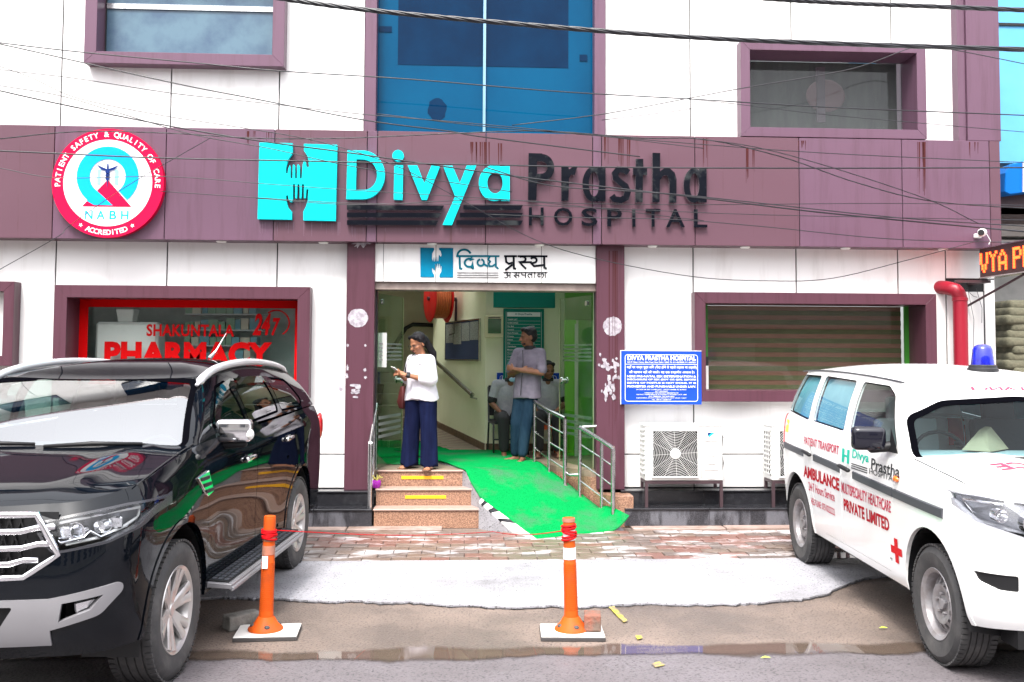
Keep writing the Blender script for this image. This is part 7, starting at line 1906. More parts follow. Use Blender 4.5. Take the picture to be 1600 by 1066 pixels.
def shirt(J, t, mat, cx=0, z0=.80, trim=True, cy=0, sit=False):
    h, c = V(*J['hip']), V(*J['chest'])
    def ring(z, rx, ry, wob=0, ph=0):
        f = min(1, max(0, (z-h.z)/(c.z-h.z))); x = h.x+(c.x-h.x)*f; y = h.y+(c.y-h.y)*f; return ell(z, x, y, rx, ry, wob=wob, ph=ph)
    b = MB().loft([ring(z0, .182, .138, .03), ring(z0+.10, .176, .134, .02), ring(h.z+.13, .165, .122, .015), ring(c.z, .178, .120), ring(c.z+.09, .172, .106), ring(c.z+.155, .115, .078), ring(c.z+.195, .066, .060)])
    b.cap(J['shL'], J['shR'], .064, .064, 14, sq=(1, 1))
    for n in 'LR': b.cap(J['sh'+n], mixp(J['sh'+n], J['el'+n], .72), .064, .060, 14)
    cloth('shirt', b, mat, t)
    col_ = MB(); nk = V(*J['neck']); col_.lathe([(.078, -.028), (.070, .012), (.062, .020), (.060, .0)], (nk.x, nk.y+.006, nk.z), 'Z', 20); part(col_, 'collar', M['black_cloth'], t, local=True, smooth=True)
    if trim:
        for n in 'LR':
            e = V(*mixp(J['sh'+n], J['el'+n], .80)); d = (V(*J['el'+n])-V(*J['sh'+n])).normalized(); part(MB().cap(e-d*.004, e+d*.010, .064, .063, 14), 'sleeve_band', M['black_cloth'] if sit else mat, t, local=True, smooth=True)
shirt(Jm, man, M['grey_shirt'], z0=.765)
part(MB().tube([(.075, -.128, 1.34), (.085, -.135, 1.20), (.07, -.136, 1.02), (.055, -.140, .80)], .004, 6), 'placket', M['black_cloth'], man, local=True)
def legs(J, t, mat, r0=.105, r1=.082, r2=.068, name='trousers', top=None):
    b = MB(); h = V(*J['hip']); b.cap(V(*J['hpL'])+V(0, .01, .02), V(*J['hpR'])+V(0, .01, .02), .098, .098, 14, sq=(1, 1))
    for n in 'LR':
        b.cap(J['hp'+n], J['kn'+n], r0, r1, 14); b.cap(J['kn'+n], mixp(J['kn'+n], J['an'+n], .45), r1, r2+.004, 14); b.cap(mixp(J['kn'+n], J['an'+n], .45), V(*J['an'+n])+V(0, 0, .03), r2+.004, r2-.006, 14)
    cloth(name, b, mat, t, .009, 3)
legs(Jm, man, M['denim'], .094, .078, .066)
def slippers(J, t, mat):
    for n in 'LR':
        a = V(*J['an'+n]); fd = V(*J['ft'+n]).normalized(); sd = V(-fd.y, fd.x, 0)
        so = part(MB().obox(a+fd*.055-V(0, 0, .0775), (.046, .135, .009), (0, 0, math.atan2(fd.x, -fd.y))), 'slipper', mat, t, local=True, bevel=.006)
        part(MB().tube([a+fd*.11-V(0, 0, .052), a+fd*.07+sd*.045-V(0, 0, .062)], .007, 6).tube([a+fd*.11-V(0, 0, .052), a+fd*.07-sd*.045-V(0, 0, .062)], .007, 6), 'slipper_strap', M['black_plastic'], so, local=True)
slippers(Jm, man, M['sandal'])

# --- two seated men in grey uniform shirts behind him
def seated(label, loc, face, lean, skin, ex, headoff=(0, 0), hp=0., arms=None, grp='seated men in grey uniform shirts'):
    J = dict(hip=(0, .05, .50), chest=(lean*.5, .04-abs(hp)*.10, .76), neck=(lean*.8, .0-hp*.12, .965), head=(lean+headoff[0], -.045-hp*.16+headoff[1], 1.075), hyaw=ex, hpitch=rad(8)+hp*.6,
             shL=(-.175+lean*.7, .02-hp*.1, .90), shR=(.175+lean*.7, .02-hp*.1, .90), elL=(-.225, -.02, .66), elR=(.235, -.03, .66), wrL=(-.14, -.22, .55), wrR=(.10, -.24, .56), hdL=(-.11, -.31, .53), hdR=(.04, -.31, .53), cuL=.8, cuR=.8, thL=1, thR=-1,
             hpL=(-.09, .02, .48), hpR=(.09, .02, .48), knL=(-.13, -.38, .48), knR=(.12, -.38, .48), anL=(-.12, -.36, .085), anR=(.12, -.33, .085), ftL=(-.15, -1, 0), ftR=(.15, -1, 0))
    if arms: J.update(arms)
    t, q, hr_ = person(label, loc, face, J, skin, grp)
    hair_cap(q, hr_, t)
    shirt(J, t, M['grey_shirt2'], z0=.46, sit=True); legs(J, t, M['black_cloth'], .100, .080, .070); slippers(J, t, M['sandal'])
    return t, q, hr_
s1x, s1y = X_(794, 650, 12.52), 12.52
t1, q1, h1 = seated('seated man in grey shirt with teal cap and lowered blue mask on the black chair', (s1x, s1y, FL), rad(8), .02, M['skin2'], rad(-10), (.02, -.02), .35)
b = MB().ball(q1(0, .015, .055), (.090, .104, .080), 18, 12, h1); b.ball(q1(0, -.07, .070), (.060, .045, .028), 12, 8, h1); cloth('cap', b, pm('teal_cloth_cap', (.05, .17, .18), .85, bump=.5, bscale=30), t1, .007, 1)
part(MB().ball(q1(0, -.085, -.085), (.055, .028, .034), 12, 8, h1), 'face_mask', pm('pale_blue_mask', (.30, .52, .68), .8), t1, local=True, smooth=True)
s2x, s2y = X_(856, 650, 12.45), 12.45
t2, q2, h2 = seated('seated man in grey shirt on the orange stool right of the standing man', (s2x, s2y, FL+.01), rad(-4), .0, M['skin2'], rad(16))
# --- head-high passer-by at the far left behind the SUV
p3x, p3y = X_(0, 598, 9.75), 9.75
Jp = dict(Jm); Jp.update(hip=(0, 0, .90), chest=(0, 0, 1.20), neck=(0, 0, 1.41), head=(0, -.02, 1.53), hyaw=rad(10), hpitch=0, shL=(-.185, 0, 1.34), shR=(.185, 0, 1.34), elL=(-.23, .02, 1.06), elR=(.23, .02, 1.06), wrL=(-.23, -.08, .84), wrR=(.23, -.05, .84), hdL=(-.23, -.12, .76), hdR=(.23, -.08, .76),
          hpL=(-.09, 0, .86), hpR=(.09, 0, .86), knL=(-.10, -.10, .48), knR=(.10, .02, .47), anL=(-.10, -.14, .085), anR=(.10, .16, .085), ftL=(0, -1, 0), ftR=(0, -1, 0), pnL=(1, 0, 0), pnR=(-1, 0, 0))
man3, q, hr_ = person('dark haired man just entering at the left edge behind the black SUV', (p3x, p3y, .01), rad(55), Jp, M['skin2'])
hair_cap(q, hr_, man3); shirt(Jp, man3, M['grey_shirt2'], z0=.80); legs(Jp, man3, M['black_cloth']); slippers(Jp, man3, M['sandal'])
# ------------------------------------------------------------------ chairs in the hall
ch = thing('waiting_chair', 'black padded chair with thin black metal legs under the man with the teal cap', 'chair', (s1x+.0, s1y+.05, FL), rad(8))
part(MB().box(-.22, .22, -.24, .20, .395, .44), 'seat', M['black_cloth'], ch, local=True, bevel=.015, seg=2)
part(MB().obox((0, .235, .68), (.22, .018, .20), (rad(-8), 0, 0)), 'backrest', M['black_cloth'], ch, local=True, bevel=.015, seg=2)
for s in (-1, 1):
    part(MB().tube([(s*.225, -.22, .0), (s*.225, -.20, .39), (s*.225, .17, .41), (s*.225, .22, .86)], .012, 8), 'leg', M['black_plastic'], ch, local=True, smooth=True)
    part(MB().tube([(s*.225, .25, .0), (s*.225, .17, .40)], .012, 8), 'leg', M['black_plastic'], ch, local=True)
part(MB().tube([(-.225, -.21, .2), (.225, -.21, .2)], .009, 8), 'stretcher', M['black_plastic'], ch, local=True)
M['orange_pl'] = pm('orange_plastic', (.62, .11, .02), .4)
sto = thing('plastic_stool', 'orange plastic stool under the seated man at the right', 'stool', (s2x, s2y+.03, FL), rad(5))
part(MB().lathe([(0, .385), (.16, .385), (.175, .37), (.175, .33), (.165, .33), (.16, .36), (0, .36)], n=24), 'seat', M['orange_pl'], sto, local=True, smooth=40)
for k in range(4):
    a = math.pi/4+k*math.pi/2; c, s = math.cos(a), math.sin(a)
    part(MB().loft([[(c*r_+u*-s*w_/2+c*d_, s*r_+u*c*w_/2+s*d_, z) for u, d_ in ((-1, 0), (1, 0), (1, -.02), (-1, -.02))] for r_, z, w_ in ((.22, 0, .07), (.165, .35, .11))]), 'leg', M['orange_pl'], sto, local=True)

# ------------------------------------------------------------------ steel handrails
def rail(name, label, posts, top_r=.024, bars=3, extra=None):
    """posts: list of (foot, top, radius); top tube through the tops, thin bars between"""
    c = posts[0][0]; t = thing(name, label, 'handrail', (c[0], c[1], c[2]), group='steel handrails at the entrance')
    part(MB().tube([p[1] for p in posts], top_r, 12), 'top_rail', M['steel'], t, smooth=40)
    for (f_, tp, r_) in posts:
        part(MB().tube([f_, (tp[0], tp[1], tp[2]-.01)], r_, 10).lathe([(0, .0), (r_*2, 0), (r_*2, .012), (0, .014)], f_, 'Z', 14), 'post', M['steel'], t, smooth=40)
    for a, b in zip(posts, posts[1:]):
        for k in range(bars):
            u = (.24, .50, .76)[k] if bars == 3 else (.35, .68)[k]
            part(MB().tube([mixp(a[0], a[1], u), mixp(b[0], b[1], u)], .0085, 8), 'bar', M['steel'], t)
    return t
# left rail down the steps
fL = (*G(577, 824, .0), .01); fU = (*G(587, 732, FL), FL)
tL = (fL[0]-.00, fL[1], Z_(571, 692, fL[1])); tU = (fU[0], fU[1], Z_(588, 632, fU[1]))
rail('handrail', 'steel handrail down the left side of the granite steps', [(fL, tL, .024), (mixp(fL, fU, .55)[:2]+(.39,), mixp(tL, tU, .55), .018), (fU, tU, .02)])
def ptop(px, py, foot): return (X_(px, py, foot[1]), foot[1], Z_(px, py, foot[1]))
def onramp(t_):          # along the right edge of the ramp
    m = len(rowsR)-1; t_ *= m; k = min(int(t_), m-1); u = t_-k; A, B = rowsR[k], rowsR[k+1]
    return (A[0][0]*(1-u)+B[0][0]*u-.05, A[0][1]*(1-u)+B[0][1]*u, A[1]*(1-u)+B[1]*u)
def foot_at(px, z):
    g = G(px, 0, z) if False else None
    best = None
    for i in range(400):
        p = onramp(i/399*.93); q_ = p; d = ray(px, 700); 
        e = abs(p[0]/p[1]-d.x/d.y)
        if best is None or e < best[0]: best = (e, p)
    return best[1]
feet = {k: foot_at(k, 0) for k in (835, 858, 883, 906, 940, 958)}
tp_ = {835: (838, 640), 858: (862, 642), 883: (887, 654), 906: (907, 668), 940: (941, 688), 958: (959, 700)}
def post(k, r_): f_ = feet[k]; z = Z_(k, tp_[k][1], f_[1]); return (f_, (f_[0], f_[1], z), r_)
A1 = [post(835, .018), post(858, .018), post(883, .024)]
A1[0] = (A1[0][0], (A1[0][1][0], A1[0][1][1], A1[1][1][2]+.09), A1[0][2])
rail('handrail', 'upper steel handrail on the right edge of the ramp beside the standing man', A1)
A2 = [post(906, .02), post(940, .018), post(958, .024)]
r2_ = rail('handrail', 'lower steel handrail on the right edge of the ramp in front of the purple column', A2)
a = A2[0][1]; part(MB().tube([a, (a[0]+.27, YC+.02, a[2]+.02)], .018, 10), 'wall_stay', M['steel'], r2_, smooth=40)
a, b = mixp(A1[2][0], A1[2][1], .14), mixp(A2[0][0], A2[0][1], .50)
part(MB().tube([mixp(A1[2][0], A1[2][1], .20), (mixp(A1[2][0], A1[2][1], .16)[0]+.05, A1[2][0][1]-.03, mixp(A1[2][0], A1[2][1], .16)[2]), mixp(A2[0][0], A2[0][1], .32)], .018, 8), 'link', M['steel'], r2_, smooth=True)

# ------------------------------------------------------------------ air conditioner outdoor units on iron stands
def ac(x0, z0, yf, w, h, d, label, slabel):
    t = thing('air_conditioner', label, 'air conditioner', (x0+w/2, yf+d/2, z0), group='air conditioner outdoor units')
    P_x = lambda u: x0+u
    part(MB().box(x0, x0+w, yf, yf+d, z0, z0+h), 'casing', M['white_plastic'], t, bevel=.012, seg=2)
    part(MB().box(x0-.008, x0+w+.008, yf-.010, yf+d+.006, z0+h+.001, z0+h+.022), 'lid', M['white_plastic'], t, bevel=.006)
    fx, fz, s = x0+w*.385, z0+h*.50, h*.42
    part(MB().box(fx-s-.012, fx+s+.012, yf-.006, yf-.001, fz-s-.012, fz+s+.012), 'fan_recess', pm('fan_shadow', (.006, .006, .007), .8, spec=.1), t)
    fr_ = MB()
    for a, b, c, e in ((-s-.016, s+.016, s, s+.016), (-s-.016, s+.016, -s-.016, -s), (-s-.016, -s, -s, s), (s, s+.016, -s, s)): fr_.box(fx+a, fx+b, yf-.028, yf-.002, fz+c, fz+e)
    part(fr_, 'grille_frame', M['white_plastic'], t, bevel=.003)
    gr_ = MB()
    for k in range(17):
        r_ = .055+k*(s*1.36-.055)/16
        run = []
        for i in range(73):
            a = 2*math.pi*i/72; px, pz = r_*math.cos(a), r_*math.sin(a)
            if abs(px) < s and abs(pz) < s: run.append((fx+px, yf-.024, fz+pz))
            else:
                if len(run) > 1: gr_.tube(run, .0015, 4)
                run = []
        if len(run) > 1: gr_.tube(run, .0015, 4)
    for k in range(12):
        a = 2*math.pi*k/12+.06; c_, s_2 = math.cos(a), math.sin(a); m_ = min(s/max(abs(c_), 1e-3), s/max(abs(s_2), 1e-3)); m_ = min(m_, s*1.36)
        gr_.tube([(fx+.05*c_, yf-.0235, fz+.05*s_2), (fx+m_*c_, yf-.0235, fz+m_*s_2)], .0012, 4)
    tag(part(gr_, 'wire_grille', M['white_plastic'], t), kind='stuff')
    part(MB().lathe([(0, yf-.031), (.050, yf-.030), (.058, yf-.024), (.058, yf-.02)], (fx, 0, fz), 'Y', 28), 'hub', M['white_plastic'], t, smooth=40)
    fb = MB()
    for k in range(3):
        a = 2*math.pi*k/3; fb.loft([[(fx+r_*math.cos(a+o), yf-.008-.004*(o > 0), fz+r_*math.sin(a+o)) for o in (-.35, 0, .35)] for r_ in (.06, s*.9)])
    part(fb, 'fan_blade', pm('fan_grey', (.03, .03, .032), .6), t)
    px0, px1 = x0+w*.76, x0+w*.95
    part(MB().box(x0+w*.722, x0+w*.727, yf-.003, yf-.0005, z0+.02, z0+h-.02), 'panel_joint', M['gap'], t)
    for k in range(6):
        z = z0+h*(.74-.135*k)
        part(MB().tube([(px0+(px1-px0)*i/8, yf-.003-.004*math.sin(math.pi*i/8), z-.014*math.sin(math.pi*i/8)*(k % 2)) for i in range(9)], .004, 6), 'rib', M['white_plastic'], t, smooth=True)
    part(shape([[(x0+w*.81, z0+h*.89), (x0+w*.90, z0+h*.89), (x0+w*.82, z0+h*.80)]], .002).map(lambda p: (p[0], yf-.001-p[2], p[1])), 'triangle_logo', pm('teal_logo', (.02, .42, .50), .4), t)
    part(shape([[(x0+w*.81, z0+h*.89), (x0+w*.855, z0+h*.89), (x0+w*.81, z0+h*.835)]], .002).map(lambda p: (p[0], yf-.0035-p[2], p[1])), 'triangle_logo', M['navy_print'], t)
    part(fit_text('DAIKIN', x0+w*.82, x0+w*.895, z0+h*.905, z0+h*.925, yf-.002, bold=.02), 'lettering', M['navy_print'], t, recalc=False)
    part(MB().tube([(x0+w+.012, yf+.1, z0+h*.85), (x0+w+.03, yf+.10, z0+h*.80), (x0+w+.012, yf+.1, z0+h*.5), (x0+w+.03, yf+.1, z0+h*.3), (x0+w+.01, yf+.1, z0+h*.1)], .010, 6), 'pipe', M['wire'], t, smooth=True)
    fins = MB()
    for k in range(10): fins.box(x0-.009, x0-.001, yf+.03+.0, yf+d-.03, z0+.05+h*.09*k, z0+.05+h*.09*k+.018)
    for k in range(4): fins.box(x0-.009, x0-.001, yf+.03+k*(d-.075)/3, yf+.045+k*(d-.075)/3, z0+.05, z0+h-.04)
    part(MB().box(x0-.0012, x0-.0002, yf+.03, yf+d-.03, z0+.05, z0+h-.04), 'coil', M['gap'], t)
    part(fins, 'side_grille', M['white_plastic'], t)
    b = thing('equipment_stand', slabel, 'stand', (x0+w/2, yf+d/2, .2), group='iron stands under the outdoor units')
    zt = z0-.002
    for x in (x0+.0, x0+w-.03):
        part(MB().box(x, x+.032, yf+.0, yf+.03, .206, zt), 'leg', M['dark_metal'], b)
        part(MB().box(x, x+.032, yf+d-.05, yf+d-.02, .378, zt), 'leg', M['dark_metal'], b)
        part(MB().box(x+.001, x+.031, yf+.031, yf+d-.051, zt-.032, zt), 'side_bar', M['dark_metal'], b)
    part(MB().box(x0+.033, x0+w-.031, yf+.002, yf+.03, zt-.033, zt), 'front_bar', M['dark_metal'], b)
    part(MB().box(x0+.033, x0+w-.031, yf+d-.05, yf+d-.02, zt-.033, zt), 'rear_bar', M['dark_metal'], b)
    return t
YA = 10.36
xa0, xa1 = X_(1008, 705, YA), X_(1129, 705, YA); za0, za1 = Z_(1070, 751, YA), Z_(1070, 667, YA)
ac(xa0, za0, YA, xa1-xa0, za1-za0, .30, 'white outdoor air conditioner unit with round fan grille below the blue notice board', 'dark iron stand under the outdoor unit below the blue notice board')
xb0 = X_(1206, 705, YA)
ac(xb0, za0, YA, xa1-xa0, za1-za0, .30, 'white outdoor air conditioner unit mostly hidden behind the ambulance rear corner', 'dark iron stand under the unit hidden behind the ambulance')

# ------------------------------------------------------------------ delineator posts on tiles
M['orange'] = pm('orange_delineator', (.52, .078, .008), .55, spec=.15, col2=(.30, .065, .025), scale=7, lo=.5, hi=.75, bump=.08, bscale=20)
M['orange_dirty'] = pm('dirty_orange_band', (.42, .16, .10), .6, col2=(.30, .14, .10), scale=16)
M['reflect'] = pm('white_reflective_band', (.80, .79, .80), .35)
M['tape_red'] = pm('red_barrier_tape', (.50, .006, .010), .6, spec=.1)
M['tile_white'] = pm('white_tile_face', (.78, .76, .73), .3, col2=(.62, .56, .50), scale=6, lo=.5, hi=.8)
M['tile_side'] = pm('dark_tile_edge', (.05, .045, .045), .6)
def delineator(px, pyb, pyt, label, bands, capmat, lean):
    gx, gy = G(px, pyb, .03); h = (Z_(px, pyt, gy)-.03); k = h/.90
    t = thing('delineator_post', label, 'bollard', (gx, gy, .034), 0, 'orange delineator posts in front of the entrance')
    t.rotation_euler = (0, lean, 0)
    base = MB().lathe([(.0, .0), (.115, .0), (.112, .012), (.075, .045), (.058, .075), (.050, .085), (0, .085)], n=28)
    part(base, 'base', M['orange'], t, local=True, smooth=40)
    for a in (.4, 1.9, 3.5, 5.0): part(MB().ball((.082*math.cos(a), .082*math.sin(a), .030), (.020, .020, .014), 10, 6), 'bolt_recess', M['tile_side'], t, local=True, smooth=True)
    prof = [(.048, .08)]; n = 26; z0, z1 = .12, h*.60
    for i in range(n):
        z = z0+(z1-z0)*i/n; st = (z1-z0)/n; r_ = .047-.007*(z/h); prof += [(r_, z), (r_, z+st*.62), (r_-.0022, z+st*.68), (r_-.0022, z+st*.94)]
    prof += [(.0405, z1), (.0385, h-.10), (.0385, h-.01), (.034, h), (0, h)]
    part(MB().lathe(prof, n=24), 'post', M['orange'], t, local=True, smooth=30)
    for (a, b, m_) in bands: part(MB().lathe([(.0405-.001, h*a), (.0425, h*a+.001), (.0418, h*b-.001), (.040-.002, h*b)], n=24), 'band', M[m_], t, local=True, smooth=40)
    return t, gx, gy, h
c1, c1x, c1y, c1h = delineator(415, 984, 807, 'orange delineator post by the SUV with a red tape knot and dull brown bands', [(.66, .74, 'orange_dirty'), (.78, .86, 'orange_dirty')], None, rad(1.2))
part(MB().lathe([(0, c1h), (.037, c1h-.002), (.039, c1h-.02), (.039, c1h-.10)], n=20), 'cap', M['orange'], c1, local=True, smooth=40)
part(MB().obox((-.012, -.046, c1h*.60), (.018, .004, .040), (0, 0, 0)), 'white_sticker', M['reflect'], c1, local=True)
c2, c2x, c2y, c2h = delineator(893, 984, 810, 'orange delineator post with two white reflective bands in the middle of the apron', [(.63, .735, 'reflect'), (.80, .895, 'reflect'), (.895, .93, 'orange_dirty'), (.965, 1.0, 'orange_dirty')], None, rad(-1.6))
def knot(c, h, z0, z1, label, seed):
    r_ = random.Random(seed); m_ = MB()
    for k in range(6):
        z = z0+(z1-z0)*k/5; tilt = r_.uniform(-.012, .012)
        m_.tube([((.045+.003*math.sin(3*a*.3142+k))*math.cos(a*.3142), .045*math.sin(a*.3142), z+tilt*math.cos(a*.3142)) for a in range(20)], .0075, 6, closed=True)
    o = part(m_, 'tape_knot', M['tape_red'], c, local=True, smooth=True)
knot(c1, c1h, c1h-.145, c1h-.095, '', 1); knot(c2, c2h, c2h-.135, c2h-.05, '', 2)
def tile(px0, px1, pyb, cx, cy, label, rot):
    t = thing('base_tile', label, 'tile', (cx, cy, 0), rot, 'square tiles under the delineator posts')
    w_ = .5*(px1-px0)*cy/1500
    part(MB().box(-w_, w_, -.15, .15, .001, .026), 'slab', M['tile_side'], t, local=True, bevel=.003)
    part(MB().box(-w_+.003, w_-.003, -.147, .147, .0265, .033), 'glazed_face', M['tile_white'], t, local=True, bevel=.002)
tile(368, 462, 985, c1x+.02, c1y-.02, 'white topped tile under the post by the SUV', .06); tile(846, 944, 990, c2x-.0, c2y-.02, 'white topped tile under the post with reflective bands', -.05)
bx_, by_ = G(375, 984, .0)
bl = MB().obox((0, 0, .05), (.115, .055, .048), (0, 0, 0)); me_ = bl.mesh('concrete_block', bevel=.012, seg=2); o = put(me_, 'concrete_block', pm('grey_block', (.23, .22, .20), .8, col2=(.15, .14, .125), scale=12, bump=.6, bscale=60)); o.location = (bx_+.0, by_+.05, .0); o.rotation_euler = (0, 0, .7); tag(o, 'grey concrete block weighing down the tile by the SUV', 'block')
bx_, by_ = G(928, 988, .034)
bl = MB().obox((0, 0, .055), (.055, .075, .052), (0, 0, 0)); me_ = bl.mesh('red_brick', bevel=.010, seg=2); o = put(me_, 'broken_brick', pm('broken_brick', (.24, .085, .055), .9, col2=(.13, .09, .07), scale=9, lo=.4, hi=.6, bump=.9, bscale=50)); o.location = (bx_, by_+.07, .034); o.rotation_euler = (0, 0, -.12); tag(o, 'broken red brick weighing down the tile of the post with reflective bands', 'brick')
# red string from knot to knot
tt = [mixp((c1x+.04, c1y, c1h-.09+.03), (G(770, 833)[0], G(770, 833)[1]-.25, Z_(770, 831, G(770, 833)[1]-.25)), i/10) for i in range(11)]
tt = [(p[0], p[1], p[2]-.035*math.sin(math.pi*i/10)) for i, p in enumerate(tt)]
t2_ = [mixp(tt[-1], (c2x-.04, c2y, c2h-.08+.03), i/10) for i in range(1, 11)]
t2_ = [(p[0], p[1], p[2]-.03*math.sin(math.pi*(i+1)/10)) for i, p in enumerate(t2_)]
solo(MB().tube(tt+t2_, .0035, 6), 'barrier_string', M['tape_red'], 'thin red string stretched between the two orange posts across the steps', 'string', smooth=True)

# ------------------------------------------------------------------ LED board, camera, pipe on the right
YL0, YL1 = 10.45, 8.6
xl0, xl1 = X_(1531, 415, YL0), X_(1604, 400, 9.6)
k_ = (xl1-xl0)/(9.6-YL0); xl2 = xl0+k_*(YL1-YL0)
zl0, zl1 = Z_(1531, 434, YL0), Z_(1531, 390, YL0)
led = thing('led_sign', 'dark LED sign box standing out from the wall with red dotted letters', 'sign', (xl0, YL0, zl0))
b = MB().add([(xl0, YL0, zl0), (xl2, YL1, zl0), (xl2+.12, YL1, zl0), (xl0+.12, YL0, zl0), (xl0, YL0, zl1), (xl2, YL1, zl1), (xl2+.12, YL1, zl1), (xl0+.12, YL0, zl1)], [(3, 2, 1, 0), (4, 5, 6, 7), (0, 1, 5, 4), (1, 2, 6, 5), (2, 3, 7, 6), (3, 0, 4, 7)])
part(b, 'case', pm('dark_led_case', (.045, .022, .022), .45, col2=(.03, .014, .014), scale=60), led)
fe = MB()
for z in (zl0-.012, zl1): fe.add([(xl0-.012, YL0, z), (xl2-.012, YL1, z), (xl2+.13, YL1, z), (xl0+.13, YL0, z), (xl0-.012, YL0, z+.012), (xl2-.012, YL1, z+.012), (xl2+.13, YL1, z+.012), (xl0+.13, YL0, z+.012)], [(3, 2, 1, 0), (4, 5, 6, 7), (0, 1, 5, 4), (1, 2, 6, 5), (2, 3, 7, 6), (3, 0, 4, 7)])
part(fe, 'frame', M['steel'], led)
M['led_red'] = pm('lit_red_led', (.9, .05, .01), .4, emit=(1, .05, .008), estr=3.2)
F5 = {'V': '10001 10001 10001 10001 01010 01010 00100', 'Y': '10001 01010 00100 00100 00100 00100 00100', 'A': '00100 01010 10001 10001 11111 10001 10001', 'P': '11110 10001 10001 11110 10000 10000 10000', 'R': '11110 10001 10001 11110 10100 10010 10001',
      'S': '01111 10000 10000 01110 00001 00001 11110', 'T': '11111 00100 00100 00100 00100 00100 00100', 'H': '10001 10001 10001 11111 10001 10001 10001', ' ': '00 00 00 00 00 00 00'}
col = -1.0; dots = MB(); hh = (zl1-zl0); ph_ = hh*.70/7; Ld = math.hypot(xl2-xl0, YL1-YL0); ux, uy = (xl2-xl0)/Ld, (YL1-YL0)/Ld
pw_ = .029
for chh in 'VYA PRASTHA':
    rows_ = F5[chh].split(); m_ = MB()
    for r_i, row in enumerate(rows_):
        for c_i, bit in enumerate(row):
            if bit == '1':
                s = .03+(col+c_i+1)*pw_
                if s < .02 or s > Ld-.02: continue
                z = zl1-hh*.15-ph_*(r_i+.5)
                m_.obox((xl0+ux*s+uy*.004*1, YL0+uy*s-ux*.004, z), (.004, .0135, .014), (0, 0, math.atan2(-ux, uy)))
    if m_.v: part(m_, 'led_letter', M['led_red'], led)
    col += len(rows_[0])+1
part(MB().tube([(X_(1512, 478, YW-.02), YW-.02, Z_(1512, 478, YW-.02)), (xl0+.06+k_*(9.6-YL0), 9.75, zl0-.02)], .014, 8), 'brace', M['dark_metal'], led)
part(MB().box(xl0-.3, xl0+.1, YL0-.04, YL0, zl0-.06, zl0-.03).box(xl0+.02, xl0+.09, YL0, YW+.02, zl0-.06, zl0-.02), 'bracket', M['dark_metal'], led)
lw = MB()
for k, (a, b) in enumerate(((1512, 1522), (1524, 1536), (1505, 1530))):
    lw.tube([(X_(a, 455, YW-.05), YW-.05-.02*k, Z_(a, 452, YW)), (X_((a+b)/2, 480, YW), YW-.06, Z_(b, 500-18*k, YW)), (X_(b-5, 500, YW), YW-.04, Z_(b, 545-40*k, YW))], .003, 5)
part(lw, 'loose_wire', M['wire'], led)
solo(MB().tube([(X_(1537, 455, YW-.1), YW-.1, Z_(1537, 455, YW-.1)), (X_(1539.5, 541, YW-.1), YW-.1, Z_(1539.5, 575, YW-.1))], .007, 6), 'drop_wire', M['wire'], 'straight black wire hanging down the wall below the LED sign', 'wire')
cm = thing('security_camera', 'white bullet security camera mounted low on the right end of the fascia', 'camera', (X_(1530, 365, YF), YF, Z_(1530, 372, YF)))
cx, cz = X_(1529, 364, YF-.1), Z_(1529, 364, YF-.1)
part(MB().cap((cx+.06, YF-.08, cz+.01), (cx-.02, YF-.20, cz-.01), .045, .045, 16), 'housing', M['white_plastic'], cm, smooth=True)
part(MB().lathe([(0, 0), (.032, 0), (.036, .012)], (0, 0, 0), 'Y', 20).map(lambda p: (p[0]+cx-.045, p[1]+YF-.245, p[2]+cz-.015)), 'lens', M['black_plastic'], cm, smooth=40)
part(MB().box(cx-.01, cx+.07, YF-.05, YF-.001, cz-.05, cz+.0), 'mount', M['white_plastic'], cm, bevel=.01)
part(MB().tube([(cx+.08, YF-.05, cz), (cx+.13, YF-.04, cz-.01), (cx+.17, YF-.04, cz-.08), (cx+.15, YF-.04, cz-.12)], .004, 6), 'cable', M['white_plastic'], cm)
M['pipe_red'] = pm('crimson_pipe', (.26, .004, .018), .4)
pth = [(X_(1478, 447, YW+.15), YW+.15, Z_(1490, 447, YW)), (X_(1488, 447, YW-.1), YW-.02, Z_(1488, 446, YW-.05))]
xp = X_(1501, 520, YW-.17)
pth = [(xp-.16, YW+.2, Z_(1488, 449, YW))] + [(xp-.16+.16*math.sin(a*math.pi/16), YW+.05-.22*min(1, a/4.) , Z_(1488, 449, YW)-.16*(1-math.cos(a*math.pi/16))) for a in range(9)] + [(xp, YW-.17, .4), (xp, YW-.17, .35)]
pp = thing('fire_pipe', 'crimson pipe bending out of the wall and running down right of the window', 'pipe', (xp, YW-.17, .35))
part(MB().tube(pth, .078, 20), 'pipe', M['pipe_red'], pp, smooth=60)
part(MB().lathe([(.078, -.02), (.085, -.015), (.085, .015), (.078, .02)], (xp, YW-.17, Z_(1501, 468, YW-.17)), 'Z', 20), 'collar', M['pipe_red'], pp, smooth=40)
# hole edge behind the pipe
part(MB().box(X_(1478, 447, YW), X_(1530, 447, YW), YW+.001, YW+.02, Z_(1500, 455, YW), Z_(1500, 437, YW)), 'dark_opening', M['gap'], bld)

